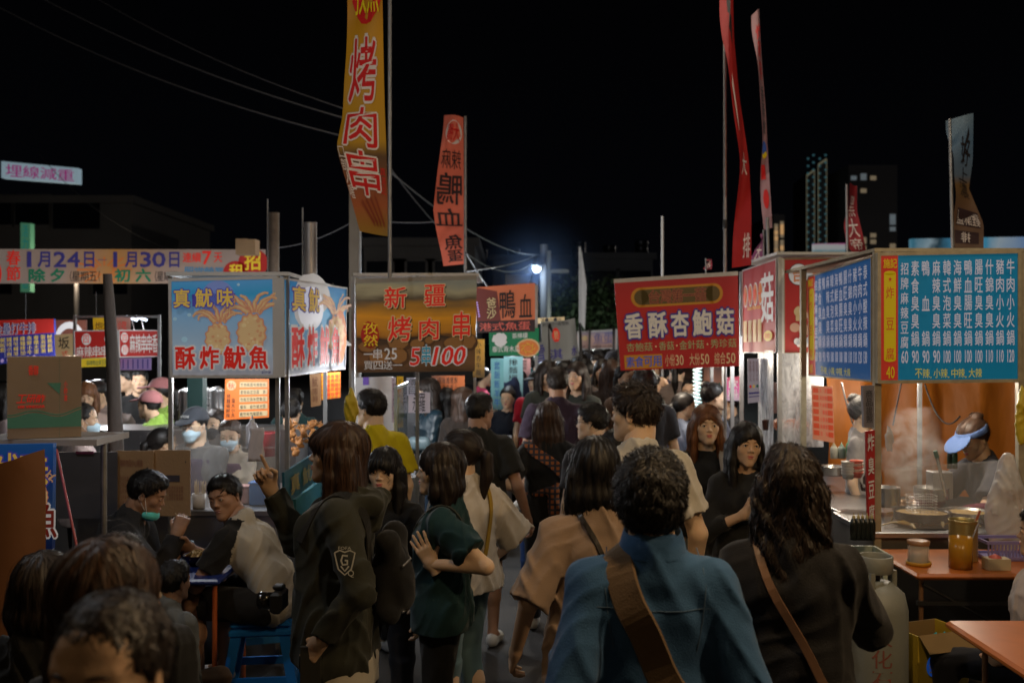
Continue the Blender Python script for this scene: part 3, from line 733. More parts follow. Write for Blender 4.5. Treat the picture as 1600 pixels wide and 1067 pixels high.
def strap(info, path, wd, m, name='bag_strap', parent=None, th=.004, snap=True):
    """flat band through local points (with outward normals), as its own object at the person"""
    mb = MB(); pts = [Vector(p) for p, n in path]; ns = [Vector(n).normalized() for p, n in path]
    def onto(P_, off):
        g = info.get('g')
        if g is None: return P_
        s_ = info['s']; A = np.array([tuple(q) for q in P_])/s_
        for _ in range(5): A = A-g.grad(A)*np.clip(g.sample(A), -.05, .05)[:,None]
        return [Vector(q) for q in (A+g.grad(A)*off)*s_]
    # smooth resample
    out = []; on = []
    for i in range(len(pts)-1):
        p0, p1, p2, p3 = pts[max(0,i-1)], pts[i], pts[i+1], pts[min(len(pts)-1,i+2)]
        for k in range(5):
            t = k/5; out.append(.5*((2*p1)+(p2-p0)*t+(2*p0-5*p1+4*p2-p3)*t*t+(3*p1-p0-3*p2+p3)*t**3)); on.append(ns[i].lerp(ns[i+1], t).normalized())
    out.append(pts[-1]); on.append(ns[-1]); vs = []
    
    if snap and info.get('g') is not None:
        out = onto(out, .005); on = [Vector(v_) for v_ in info['g'].grad(np.array([tuple(q) for q in out])/info['s'])]
        for _ in range(4):
            out = [out[0]]+[(out[i-1]+out[i]*2+out[i+1])/4 for i in range(1, len(out)-1)]+[out[-1]]; on = [on[0]]+[(on[i-1]+on[i]*2+on[i+1]).normalized() for i in range(1, len(on)-1)]+[on[-1]]
        out = [q+n_*.004 for q, n_ in zip(out, on)]
    for i, p in enumerate(out):
        t = (out[min(i+1,len(out)-1)]-out[max(0,i-1)]).normalized(); w_ = t.cross(on[i]).normalized()*wd/2
        vs += [p-w_, p-w_*.9+on[i]*th, p+w_*.9+on[i]*th, p+w_]
    fs = [(i*4+k, i*4+(k+1) % 4, i*4+4+(k+1) % 4, i*4+4+k) for i in range(len(out)-1) for k in range(4)]
    mb.add([v for v in vs], fs, 0, False)
    o = mb.build(name, m, parent)
    if parent is None: o.matrix_world = info['M']
    return o

def seam(info, path, m, r=.0016, name='seam', dash=False):
    """thread line projected onto the shirt"""
    g = info['g']; s_ = info['s']; pts = [np.array(q, float) for q in path]; A = []
    for i in range(len(pts)-1):
        for k in range(8): A.append(pts[i]+(pts[i+1]-pts[i])*k/8)
    A.append(pts[-1]); A = np.array(A)/s_
    ys = np.linspace(-.34, .02, 73); best = np.full(len(A), .02)
    for y in ys[::-1]:
        B = A.copy(); B[:,1] = y; best = np.where(g.sample(B) < 0, y, best)
    A[:,1] = best
    for _ in range(2): A[1:-1,1] = (A[:-2,1]+A[2:,1])/2*.5+A[1:-1,1]*.5
    A[:,1] -= .0025
    A = A*s_; mb = MB(); mb.tube([Vector(q) for q in A], r, 5); return mb.build(name, m, info['root'])
# ================= helpers for the place =================
def C(r, g, b): return lin((r/255, g/255, b/255))
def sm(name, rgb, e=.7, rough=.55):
    """printed sign face, its light put in as emission of its colour: rgb is its look in the photo"""
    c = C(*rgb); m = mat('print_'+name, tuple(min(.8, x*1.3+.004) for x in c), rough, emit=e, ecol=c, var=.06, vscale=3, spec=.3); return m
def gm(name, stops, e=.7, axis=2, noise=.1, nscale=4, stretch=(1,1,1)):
    """printed picture background: colour ramp along one axis, broken by noise, with its light put in as emission"""
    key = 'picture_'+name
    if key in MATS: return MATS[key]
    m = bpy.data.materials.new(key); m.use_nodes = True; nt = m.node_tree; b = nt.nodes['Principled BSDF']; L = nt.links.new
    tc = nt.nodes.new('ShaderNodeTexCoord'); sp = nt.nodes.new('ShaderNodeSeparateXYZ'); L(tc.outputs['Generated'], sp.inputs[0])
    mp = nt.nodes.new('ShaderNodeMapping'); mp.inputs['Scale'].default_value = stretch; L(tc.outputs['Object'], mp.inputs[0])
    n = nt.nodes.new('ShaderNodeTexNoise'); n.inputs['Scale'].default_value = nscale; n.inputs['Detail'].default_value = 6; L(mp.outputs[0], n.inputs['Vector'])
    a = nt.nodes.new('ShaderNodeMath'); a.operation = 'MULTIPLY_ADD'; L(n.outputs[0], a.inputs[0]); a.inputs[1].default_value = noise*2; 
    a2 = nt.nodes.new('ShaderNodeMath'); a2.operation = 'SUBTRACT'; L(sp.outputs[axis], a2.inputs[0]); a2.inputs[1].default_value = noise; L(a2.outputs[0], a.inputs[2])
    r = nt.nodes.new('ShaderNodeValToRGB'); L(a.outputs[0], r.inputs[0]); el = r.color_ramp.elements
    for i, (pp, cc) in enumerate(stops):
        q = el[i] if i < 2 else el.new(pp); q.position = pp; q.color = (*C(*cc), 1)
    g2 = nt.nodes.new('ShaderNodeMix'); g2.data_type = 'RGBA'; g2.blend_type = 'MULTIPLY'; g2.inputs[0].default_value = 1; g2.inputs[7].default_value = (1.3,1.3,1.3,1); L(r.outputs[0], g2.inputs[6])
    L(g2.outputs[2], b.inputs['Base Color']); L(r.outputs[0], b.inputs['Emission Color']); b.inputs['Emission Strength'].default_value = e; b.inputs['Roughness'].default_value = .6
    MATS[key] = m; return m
STEEL = mat('brushed_steel', (.42,.42,.43), .32, metal=.9, var=.25, vscale=6, bump=.15, bscale=30, stretch=(1,8,1))
POST = mat('galvanised_post', (.30,.30,.30), .45, metal=.6, var=.3, vscale=20)
POSTW = mat('old_cream_post', (.34,.30,.21), .55, metal=.2, var=.35, vscale=25)
WHITE = mat('white_paint', (.55,.55,.55), .5, var=.12)
BLACK = mat('black_metal', (.012,.012,.012), .5, var=.1)
CARD = mat('cardboard', (.30,.19,.10), .85, var=.15, vscale=5, bump=.2, bscale=60)
ACRYL = mat('clear_acrylic', (.9,.93,.95), .05, var=0, alpha=.10, spec=.6)
FILM = mat('clouded_plastic_sheet', (.62,.64,.68), .35, var=.3, vscale=9, alpha=.80, bump=.5, bscale=9, stretch=(1,1,.5), emit=.015)
_nt = FILM.node_tree; _n = _nt.nodes.new('ShaderNodeTexNoise'); _n.inputs['Scale'].default_value = 5; _n.inputs['Detail'].default_value = 6; _n.inputs['Distortion'].default_value = 1.5
_r = _nt.nodes.new('ShaderNodeMapRange'); _r.inputs[1].default_value = .38; _r.inputs[2].default_value = .68; _r.inputs[3].default_value = .25; _r.inputs[4].default_value = .85; _nt.links.new(_n.outputs[0], _r.inputs[0]); _nt.links.new(_r.outputs[0], _nt.nodes['Principled BSDF'].inputs['Alpha'])
WIRE = mat('black_cable', (.03,.03,.03), .5, var=0)
def lampmat(name, c, e): return mat('glow_'+name, c, .5, var=0, emit=e, ecol=c)

def frame_of(tl, tr, br, bl, w_, t, m, parent, name='sign_frame', proud=.006):
    """four rails round a board"""
    tl, tr, br, bl = map(Vector, (tl, tr, br, bl)); n = (br-bl).cross(tl-bl).normalized()
    u = (br-bl).normalized(); v = (tl-bl).normalized(); mb = MB()
    def rail(a, b, c_, d_): mb.slab(a+n*proud, b+n*proud, c_+n*proud, d_+n*proud, t, 0)
    rail(bl-u*w_-v*w_, br+u*w_-v*w_, br+u*w_, bl-u*w_); rail(tl-u*w_, tr+u*w_, tr+u*w_+v*w_, tl-u*w_+v*w_)
    rail(bl-u*w_, bl, tl, tl-u*w_); rail(br, br+u*w_, tr+u*w_, tr)
    return mb.build(name, m, parent)
def board(name, label, cat, tl, tr, br, bl, face, th=.03, frame=None, fw=.015, group=None, ftint=None, lift=.003):
    """a sign: Empty > panel, frame, lettering"""
    tl, tr, br, bl = map(Vector, (tl, tr, br, bl)); c = (tl+tr+br+bl)/4
    r = empty(name, tuple(c)); tag(r, label, cat, group)
    o = [tl-c, tr-c, br-c, bl-c]
    MB().slab(o[3], o[2], o[1], o[0], th).build('panel', face, r)
    if frame: frame_of(*o, fw, th+.02, frame, r)
    return r, Print(*o, lift=lift)
def quadP(a, b, c, d, da, db=None):
    db = db or da
    return P(a[0], a[1], da), P(b[0], b[1], db), P(c[0], c[1], db), P(d[0], d[1], da)
def solid(name, label, cat, mb, m, group=None, kind=None, loc=None):
    o = mb.build(name, m, None, loc); tag(o, label, cat, group, kind); return o
def cable(pts, r=.006, sag=0, n=14):
    a, b = Vector(pts[0]), Vector(pts[1]); out = []
    for i in range(n+1):
        t = i/n; p = a.lerp(b, t); p.z -= sag*4*t*(1-t); out.append(p)
    return MB().tube(out, r, 5)

# ================= setting =================
am = mat('asphalt', (.045,.043,.042), .62, var=.5, vscale=3, bump=.6, bscale=140, spec=.4)
gv = MB(); gv.quad((-120,-20,0),(120,-20,0),(120,400,0),(-120,400,0)); tag(gv.build('ground', am), kind='structure')
# worn paint and litter on the asphalt
lm = mat('worn_white_paint', (.30,.29,.27), .8, var=.6, vscale=12)
mb = MB(); rr = random.Random(3)
for i in range(26):
    x = rr.uniform(-1.5,1.1); y = rr.uniform(4.2, 12); a = rr.uniform(0, 3.1); l = rr.uniform(.03,.10); w_ = rr.uniform(.01,.04)
    ca, sa = math.cos(a), math.sin(a); mb.add([(x+ca*l*i_-sa*w_*j_, y+sa*l*i_+ca*w_*j_, .004) for i_, j_ in ((-1,-.6),(1,-1),(.7,1),(-.9,.8))], [(0,1,2,3)])
tag(mb.build('litter_and_paint_flecks', lm), kind='stuff')

# hanging lamps (bulb, shade, cable), some added out of view for their light ---------------------------------
def hang_lamp(x, y, z, energy, col, label, r=.05, size=.06, shade=True, spot=False):
    e = empty('hanging_lamp', (x, y, z)); tag(e, label, 'lamp', None)
    MB().lathe([(.004,.055),(r*.5,.045),(r,.0),(r*.7,-r*.8),(.004,-r)], n=14).build('bulb', lampmat('bulb_%d_%d' % (int(col[0]*10), int(col[2]*10)), col, 3), e)
    MB().lathe([(.02,.10),(.028,.05),(.006,.048)], n=10).build('socket', BLACK, e)
    if shade: MB().lathe([(.025,.10),(.05,.11),(.15,.03),(.155,.025)], n=18).build('lamp_shade', WHITE, e)
    MB().tube([(0,0,.1),(0,0,.5)], .004, 5).build('cable', WIRE, e)
    l = bpy.data.lights.new('lamp_light', 'POINT'); l.energy = energy; l.color = col; l.shadow_soft_size = size
    o = bpy.data.objects.new('lamp_light', l); o.location = (0,0,-r-.03); link(o, e)
    return e
WARM = (1,.68,.36); WH = (.93,.96,1.0); NEU = (1,.86,.68)
K = 1.0; KI = 3.0
hang_lamp(2.3, 1.9, 3.05, 135*K, WARM, 'bulb hung over the near right stall, outside the view, warm')
hang_lamp(-2.6, 1.9, 3.3, 16*K, WARM, 'bulb hung over the near left stall, outside the view, warm')
hang_lamp(.2, -1.4, 3.4, 22*K, WARM, 'bulb hung behind the crowd over the aisle')
hang_lamp(.55, 2.3, 3.25, 85*K, WARM, 'added warm bulb just above the view, lighting faces in the crowd')  # unseen bulb added to warm the faces turned this way
hang_lamp(-2.6, 3.6, 4.3, 110*K, WH, 'added floodlight bulb above the view at left, lighting the flags')  # this floodlight and the next are added to light flags and heads
hang_lamp(2.9, 4.4, 4.6, 130*K, NEU, 'added floodlight bulb above the view at right, lighting the flags')
hang_lamp(-.2, 9.0, 5.8, 300*K, NEU, 'added lamp above the view over the middle of the aisle')  # this lamp and the next are added, raised out of view
hang_lamp(0.2, 15.0, 7.8, 160*K, NEU, 'added lamp above the view over the far end of the aisle')
# under the stall roofs, hidden behind the signs
hang_lamp(*P(345, 560, 6.4), 14*KI, WH, 'white bulb behind the front squid sign')
hang_lamp(*P(300, 560, 7.8), 13*KI, WH, 'white bulb behind the squid cooks')
hang_lamp(*P(520, 545, 7.6), 5*KI, WH, 'white bulb behind the side squid sign')
hang_lamp(*P(640, 560, 7.4), 17*KI, WH, 'white bulb behind the sheep canvas')
hang_lamp(*P(790, 500, 10.6), 14*KI, (.75,.88,1), 'cold bulb behind the duck sign')
hang_lamp(*P(1060, 545, 8.3), 14*KI, NEU, 'bulb behind the red mushroom canvas')
hang_lamp(*P(1190, 530, 7.9), 12*KI, WH, 'white bulb inside the mushroom stall')
hang_lamp(*P(1470, 560, 6.0), 12*KI, NEU, 'bulb behind the blue front menu')
hang_lamp(*P(1320, 560, 7.0), 7*KI, NEU, 'bulb behind the blue side menu')
hang_lamp(*P(150, 543, 8.95), 30*KI, WH, 'white bulb behind the red spicy skewers sign')
hang_lamp(*P(40, 540, 9.6), 16*KI, WH, 'white bulb behind the blue steak menu')
hang_lamp(*P(1120, 520, 10), 14*KI, NEU, 'bulb over the stall past the mushroom canvas')
hang_lamp(*P(800, 505, 12.5), 60*KI, WH, 'bulb over the far stalls')

# ================= far buildings, trees, street lamp =================
concrete = mat('dark_concrete', (.13,.12,.11), .9, var=.3, vscale=.4, bump=.2, bscale=2)
towerm = mat('tower_wall', (.10,.10,.11), .9, var=.2, vscale=.1)
lit = [lampmat('window_warm', (1,.78,.5), .16), lampmat('window_cool', (.75,.9,1), .11), mat('dark_glass', (.01,.012,.016), .15, var=0)]
def building(label, px0, px1, ptop, d, dep, wins, m, roof=True, wm=(.5,.9)):
    a = P(px0, ptop, d); b = P(px1, ptop, d); e = empty('building', ((a.x+b.x)/2, d+dep/2, 0)); tag(e, label, 'building')
    W_ = (b.x-a.x)/2; MB().box((-W_, -dep/2, 0), (W_, dep/2, a.z), bev=0).build('wall', m, e)
    if roof: MB().box((-W_-.2, -dep/2-.2, a.z+.003), (W_+.2, dep/2+.2, a.z+.35)).build('parapet', m, e)
    for (u, z0, ww, hh_, k) in wins:
        x = -W_+2*W_*u
        f = MB(); f.box((x-ww/2-.1, -dep/2-.10, z0-.1), (x+ww/2+.1, -dep/2-.02, z0)); f.box((x-ww/2-.1, -dep/2-.10, z0+hh_), (x+ww/2+.1, -dep/2-.02, z0+hh_+.1)); f.box((x-ww/2-.1,-dep/2-.10,z0+.001),(x-ww/2,-dep/2-.02,z0+hh_-.001)); f.box((x+ww/2,-dep/2-.10,z0+.001),(x+ww/2+.1,-dep/2-.02,z0+hh_-.001))
        fo = f.build('window', m, e); MB().box((x-ww/2,-dep/2-.06,z0),(x+ww/2,-dep/2-.03,z0+hh_)).build('pane', lit[k], fo)
    return e
building('low dark house behind the left signs, under the pink lit sign', -60, 205, 318, 46, 12, [(.2,7.2,1.6,1.3,2),(.42,7.2,1.6,1.3,2),(.68,7.0,2.2,1.4,2),(.88,4.0,1.6,1.4,2),(.2,4,1.6,1.3,2)], concrete)
building('dark grey house between the yellow flag and the duck flag', 568, 742, 385, 42, 10, [(.2,4.2,1.6,1,2),(.45,4.2,1.6,1,2),(.75,4.2,1.6,1,2)], concrete)
bb = building('long low flat roofed house behind the street lamp', 770, 905, 408, 60, 9, [(.3,4.8,1.6,1,2),(.7,4.8,1.6,1,2)], concrete)
bc = building('pale roofed house behind the trees with water tanks', 905, 1020, 405, 55, 9, [(.25,4.6,2.2,1.1,2),(.75,4.6,1.8,1.1,2)], mat('grey_wall', (.12,.115,.11), .9, var=.2, vscale=.5))
tk = mat('steel_tank', (.10,.10,.11), .35, metal=.8, var=.2)
for i, (px, py, dd) in enumerate(((752,402,60),(803,402,60),(905,392,55),(952,398,55),(1002,390,55),(904,400,54))):
    q = P(px, py, dd+3); mb = MB(); hh_ = .9
    for z in (0,.35,.7): mb.lathe([(.001,z),(.36,z),(.40,z+.04),(.40,z+.12),(.36,z+.17),(.40,z+.22),(.40,z+.30),(.3,z+.34)], n=14)
    lo_z = 6.7 if px < 905 else 6.75
    o = mb.build('water_tank', tk, None, (q.x, q.y, q.z-.5)); tag(o, ['leftmost water tank, over the duck sign','water tank left of the street lamp','taller front tank left of the pale roof','middle water tank on the pale roofed house','rightmost water tank on the pale roofed house','water tank beside the tall white pole'][i], 'water tank', 'steel water tanks on the far roofs')
    MB().tube([(-.25,-.2,-.9),(-.25,-.2,0)],.03,5).build('leg', tk, o); MB().tube([(.25,-.2,-.9),(.25,-.2,0)],.03,5).build('leg', tk, o); MB().tube([(0,.25,-.9),(0,.25,0)],.03,5).build('leg', tk, o)
# apartment towers right
rr = random.Random(5)
def tower(label, px0, px1, ptop, d, cols, rows, plit, ks=(0,1)):
    a = P(px0, ptop, d); b = P(px1, ptop, d); e = empty('apartment_tower', ((a.x+b.x)/2, d+8, 0)); tag(e, label, 'building')
    W_ = (b.x-a.x)/2; MB().box((-W_,-8,0),(W_,8,a.z)).build('wall', towerm, e)
    H_ = a.z; 
    for i in range(rows):
        for j in range(cols):
            if rr.random() > plit: continue
            z = 14+(H_-16)*(i+.5)/rows; x = -W_+2*W_*(j+.5)/cols; ww = min(1.6, 2*W_/cols*.6)
            fo = MB().box((x-ww/2-.1,-8.1,z-.1),(x+ww/2+.1,-8.003,z+1.3)).build('window', towerm, e)
            MB().box((x-ww/2,-8.15,z),(x+ww/2,-8.11,z+rr.choice((.7,1.1)))).build('pane', lit[rr.choice(ks)], fo)
    return e
t1 = tower('dark apartment tower with scattered lit windows behind the small red flag', 1326, 1402, 258, 165, 5, 14, .26, (0,1,1))
t2 = tower('shorter dark tower half hidden by the white narrow flag', 1208, 1226, 335, 160, 2, 12, .8, (0,))
ledm = lampmat('roof_line', (.95,.85,.55), .10); dot = lampmat('blue_dot', (.25,.75,.9), .10)
for (pa, pb, y0, y1, lb) in ((1260,1272,276,267,'lower lit slanted tower outlined with pale lines and blue dots'),(1278,1291,259,250,'taller lit slanted tower beside it outlined with pale lines and blue dots')):
    d = 170; A = P(pa, y0, d); B = P(pb, y1, d); e = empty('outlined_tower', (A.x, d, 0)); tag(e, lb, 'building')
    w_ = B.x-A.x; mb = MB(); mb.add([(0,0,0),(w_,0,0),(w_,0,B.z),(0,0,A.z),(0,8,0),(w_,8,0),(w_,8,B.z),(0,8,A.z)], [(0,1,2,3),(7,6,5,4),(3,2,6,7),(0,3,7,4),(1,5,6,2)]); mb.build('wall', towerm, e)
    MB().tube([(0,-.2,A.z+.1),(w_,-.2,B.z+.1)], .16, 4).build('roof_light', ledm, e); MB().tube([(0,-.2,0),(0,-.2,A.z)], .07, 4).build('edge_light', ledm, e); MB().tube([(w_,-.2,0),(w_,-.2,B.z)], .07, 4).build('edge_light', ledm, e)
    for i in range(15):
        for x in (.15*w_, .85*w_):
            z = 15+i*1.25+(.6 if x > w_/2 else 0)
            MB().box((x-.16,-.4,z),(x+.16,-.2,z+.3)).build('light', dot, e)
# lamps added unseen behind the signs to light houses, tower and trees
def fill_lamp(label, px, py, d, en, col, off=-3):
    q = P(px, py, d); e = empty('pole_lamp', (q.x, q.y, 0)); tag(e, label, 'street lamp'); MB().tube([(0,0,0),(0,0,q.z)], .08, 8).build('pole', concrete, e)
    MB().lathe([(.005,.06),(.16,.03),(.15,-.03),(.005,-.05)], (0,0,q.z+.02), 12).build('lamp_head', lampmat('hidden_fill', col, 2), e)
    l = bpy.data.lights.new('lamp_light','POINT'); l.energy = en; l.color = col; l.shadow_soft_size = .2; o = bpy.data.objects.new('lamp_light', l); o.location = (0,-.3,q.z-.2); link(o, e)
fill_lamp('added lamp hidden behind the festival banner, lighting the low dark house', 120, 420, 34, 260, (1,.8,.6))
fill_lamp('added lamp hidden behind the sheep canvas, lighting the grey house', 650, 470, 33, 300, (.9,.92,1))
fill_lamp('added lamp hidden behind the red canvas, lighting the pale roofed house', 1000, 460, 44, 350, (.8,.88,1))
fill_lamp('added lamp hidden behind the blue menu, lighting the tower', 1420, 470, 120, 9000, (1,.9,.8))
fill_lamp('added lamp hidden behind the far fish ball sign, lighting the dark trees', 925, 533, 26, 420, (.8,.95,.9))
# trees behind the aisle
leafm = mat('night_foliage', (.035,.06,.02), .7, var=.5, vscale=.6); bark = mat('bark', (.05,.035,.025), .9, var=.3, bump=.5)
def tree(label, px, ptop, pbot, d, w_, n, seed):
    r = np.random.default_rng(seed); top = P(px, ptop, d); bot = P(px, pbot, d); cz = (top.z+bot.z)/2; hz = (top.z-bot.z)/2
    e = empty('tree', (top.x, d, 0)); tag(e, label, 'tree', 'dark trees behind the far stalls')
    mb = MB(); mb.tube([(0,0,0),(.05,0,cz*.6),(-.05,.1,cz)], [.16,.12,.06], 8)
    for i in range(5):
        a = i*1.3; mb.tube([(0,0,cz*.55),(math.cos(a)*w_*.3,math.sin(a)*.5,cz*.9),(math.cos(a)*w_*.55,math.sin(a)*.8,cz+hz*.4)], [.07,.04,.015], 5)
    mb.build('trunk', bark, e)
    cl = r.normal(0,1,(34,3)); cl /= np.linalg.norm(cl,axis=1,keepdims=True); cl *= r.uniform(.35,1,(34,1)); cl *= (w_, 1.4, hz); 
    c = cl[r.integers(0,34,n)]+r.normal(0,1,(n,3))*(w_*.16,.3,hz*.16); c[:,2] += cz
    u = r.normal(0,1,(n,3)); u /= np.linalg.norm(u,axis=1,keepdims=True); v = np.cross(u, r.normal(0,1,(n,3))); v /= np.linalg.norm(v,axis=1,keepdims=True); sz = r.uniform(.06,.13,(n,1))
    V = np.stack([c-u*sz, c+v*sz*.5, c+u*sz, c-v*sz*.5],1).reshape(-1,3); Q = np.arange(n*4).reshape(n,4)
    mesh_np('crown', V, Q, leafm, e, smooth=False); return e
for i, a in enumerate((('leftmost dark tree, under the street lamp',862,446,560,30,2.0,2600,1),('second dark tree, behind the tall thin white banner',898,430,560,31,2.0,2600,2),('third dark tree, behind the far fish ball sign',925,438,560,30,1.8,2600,3),('rightmost dark tree, beside the red mushroom canvas',955,448,560,31,2.0,2600,4))): tree(*a)
lampc = (.75,.88,1.0)
# street lamp + pole
q = P(838, 421, 24); e = empty('pole_lamp', (q.x, 24, 0)); tag(e, 'street lamp shining cold white over the duck sign, on a grey pole', 'street lamp')
MB().tube([(.18,0,0),(.18,0,q.z+.6)], .09, 8).build('pole', concrete, e); MB().tube([(.18,0,q.z+.1),(0,-.3,q.z+.12)], .03, 6).build('arm', POST, e)
MB().lathe([(.005,.06),(.14,.04),(.16,-.0),(.05,-.04)], (0,-.3,q.z+.05), 14).build('lamp_head', POST, e)
MB().lathe([(.001,.03),(.09,.02),(.10,-.02),(.06,-.08),(.001,-.10)], (0,-.3,q.z), 14).build('bulb', lampmat('street', (.85,.93,1), 12), e)
l = bpy.data.lights.new('lamp_light','POINT'); l.energy = 130; l.color = (.55,.75,1); l.shadow_soft_size = .12; o = bpy.data.objects.new('lamp_light', l); o.location = (-.1,-.6,q.z-.15); link(o, e)
# ball of haze added round the lamp to stand for its halo
mv = bpy.data.materials.new('lamp_halo'); mv.use_nodes = True; n_ = mv.node_tree.nodes; n_.remove(n_['Principled BSDF']); vo = n_.new('ShaderNodeVolumePrincipled'); vo.inputs['Color'].default_value = (.45,.62,1,1)
mv.node_tree.links.new(vo.outputs[0], n_['Material Output'].inputs['Volume'])
tcg = n_.new('ShaderNodeTexCoord'); mg = n_.new('ShaderNodeMapping'); mg.inputs['Location'].default_value = (-1,-1,-1); mg.inputs['Scale'].default_value = (2,2,2); gg_ = n_.new('ShaderNodeTexGradient'); gg_.gradient_type = 'SPHERICAL'; mm_ = n_.new('ShaderNodeMath'); mm_.operation = 'MULTIPLY'; mm_.inputs[1].default_value = .07; pw_ = n_.new('ShaderNodeMath'); pw_.operation = 'POWER'; pw_.inputs[1].default_value = 2.2
mv.node_tree.links.new(tcg.outputs['Generated'], mg.inputs[0]); mv.node_tree.links.new(mg.outputs[0], gg_.inputs[0]); mv.node_tree.links.new(gg_.outputs['Fac'], pw_.inputs[0]); mv.node_tree.links.new(pw_.outputs[0], mm_.inputs[0]); mv.node_tree.links.new(mm_.outputs[0], vo.inputs['Density'])
o = MB().lathe([(.001,-1.7)]+[(1.7*math.cos(a*math.pi/16), 1.7*math.sin(a*math.pi/16)) for a in range(-7,8)]+[(.001,1.7)], n=24).build('lamp_halo', mv, None, (q.x, 23.6, q.z)); tag(o, kind='stuff')
# utility pole left of it
q = P(854, 392, 27); o = MB().tube([(0,0,0),(0,0,q.z)], .12, 8).build('utility_pole', concrete, None, (q.x, 27, 0)); tag(o, 'dark utility pole just right of the street lamp', 'utility pole')
mb = MB(); mb.box((-.6,-.05,q.z-.6),(.6,.05,q.z-.5)); mb.build('crossarm', concrete, o)
q = P(554, 232, 9.5); o = MB().box((-.045,-.045,0),(.045,.045,q.z)).build('concrete_pole', mat('pole_concrete', (.14,.12,.095), .9, var=.25, vscale=5), None, (q.x, 9.5, 0)); tag(o, 'square grey pole behind the yellow skewer flag', 'utility pole')
MB().box((.0455,-.02,0),(.062,.02,q.z*.98)).build('conduit', POST, o)
# white thin poles
for px, py, d, r_, lb in ((1035,338,12,.016,'thin bare white pole above the red mushroom canvas'),(906,386,16,.018,'thin white pole of the narrow furled banner'),(1133,20,7.9,.014,'tall jointed grey pole of the big red flag')):
    q = P(px, py, d); o = MB().tube([(0,0,0),(0,0,q.z)], r_, 8).build('flag_pole', POST if d < 10 else WHITE, None, (q.x, d, 0)); tag(o, lb, 'pole')
    MB().lathe([(r_*1.02,0),(r_*1.35,.01),(r_*1.35,.06),(r_*1.02,.07)], (0,0,q.z*.62), 8).build('joint', BLACK, o)
q = P(906,388,15.9); mb = MB(); mb.add([(0,0,q.z),(.0,0,q.z-1.2),(.06,0,q.z-1.3),(.09,.01,q.z-.6)], [(0,1,2,3)]); mb.add([(0,.01,q.z-.02),(.07,.03,q.z-.8),(.05,.03,q.z-1.25),(0,.01,q.z-1.2)], [(0,1,2,3)])
tag(mb.build('furled_banner', WHITE, None, (q.x+.02, 15.9, 0)), 'narrow white furled banner on the thin far pole', 'banner')
# wires
wl = mat('pale_cable', (.09,.09,.10), .6, var=0)
def wire(label, a, b, sag, r=.012, m=wl):
    o = cable((a, b), r*.8, sag, 22).build('cable', m); tag(o, label, 'cable', 'overhead cables')
wire('uppermost overhead cable from the top left corner', P(-20,-50,14), P(555,190,11), .18)
wire('second overhead cable from the top left corner, above the lower one', P(105,-30,14), P(555,176,11), .14, .009)
wire('lowest overhead cable sweeping behind the yellow flag', P(-60,-20,14), P(555,218,11), .2)
wire('short cable from the grey pole down to the far pole', P(608,268,11), P(842,398,24), .25, .014)
wire('cable just under it between the grey pole and the far pole', P(606,258,11), P(842,402,24), .7, .012)
wire('cable from the grey pole to the duck flag', P(608,347,9.4), P(692,346,8.7), .01, .008)
wire('bright sagging cable from the sheep canvas to the street lamp', P(728,424,8.5), P(838,398,23), .05, .010)
wire('second sagging cable from the duck flag to the street lamp', P(728,395,8.5), P(838,405,23), .7, .012)
wire('cable from the spring banner to the grey pole', P(420,388,10), P(552,346,9.6), .06, .008)
wire('faint cable at the left, from the pink sign downwards', P(60,240,30), P(420,420,20), .8, .012)

# ================= flags =================
def flag(label, edgeL, edgeR, d, stops, prints, pole=None, name='feather_flag', e=.0, waves=.08, cat='flag', m=None, pr=.013):
    """cloth between two traced edges (same count of px points, top to bottom), rippled in depth"""
    n = 26; m_ = 7; tl = np.array(edgeL, float); tr = np.array(edgeR, float)
    def samp(E, t):
        ys = np.linspace(0, 1, len(E)); return np.array([np.interp(t, ys, E[:,0]), np.interp(t, ys, E[:,1])])
    base = P((tl[0,0]+tr[0,0])/2, tl[-1,1], d); r = empty(name, (base.x, d, base.z)); tag(r, label, cat)
    def S_(u, t):
        a = samp(tl, t); b = samp(tr, t); q = a*(1-u)+b*u; p = P(q[0], q[1], d)
        p.y += waves*math.sin(6*t+2.2*u*(1.3-t)+d)*(1-u)*1.4+waves*.35*math.sin(17*t+4*u)*(1-u); return p-Vector(r.location)
    V = [S_(j/m_, i/n) for i in range(n+1) for j in range(m_+1)]; Q = [(i*(m_+1)+j, (i+1)*(m_+1)+j, (i+1)*(m_+1)+j+1, i*(m_+1)+j+1) for i in range(n) for j in range(m_)]
    mesh_np('cloth', [tuple(v) for v in V], Q, m, r)
    class FP(Print):
        def at(s, u, v, k=0): p = S_(min(1,max(0,u)), min(1,max(0,1-v))); p.y -= .003*k+.002; return p
    fp = FP((0,0,0),(1,0,0),(1,0,-1),(0,0,-1)); prints(fp); fp.build(r)
    if pole:
        a, b = pole; pa, pb = P(*a, d), P(*b, d); MB().tube([pa-Vector(r.location), pb-Vector(r.location)], pr, 8).build('pole', POST, r)
    return r
def cm(name, rgb, rough=.8, k=.85, e=.12):  # flag cloth with a weak glow put in to brighten it
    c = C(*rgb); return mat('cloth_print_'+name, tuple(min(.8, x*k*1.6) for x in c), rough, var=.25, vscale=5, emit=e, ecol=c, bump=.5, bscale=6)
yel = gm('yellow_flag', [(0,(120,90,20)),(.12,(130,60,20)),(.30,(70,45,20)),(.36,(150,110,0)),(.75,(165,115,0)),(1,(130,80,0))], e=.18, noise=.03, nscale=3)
RED = cm('red', (170,18,14)); WHT = cm('white', (170,160,150), k=1.1); BLK = cm('ink', (22,16,16), k=1); YLW = cm('yellow', (190,160,10), k=1.1); ORG = cm('salmon', (150,72,54), k=1.3, e=.25); DBR = cm('dark_brown', (40,24,24), k=1)
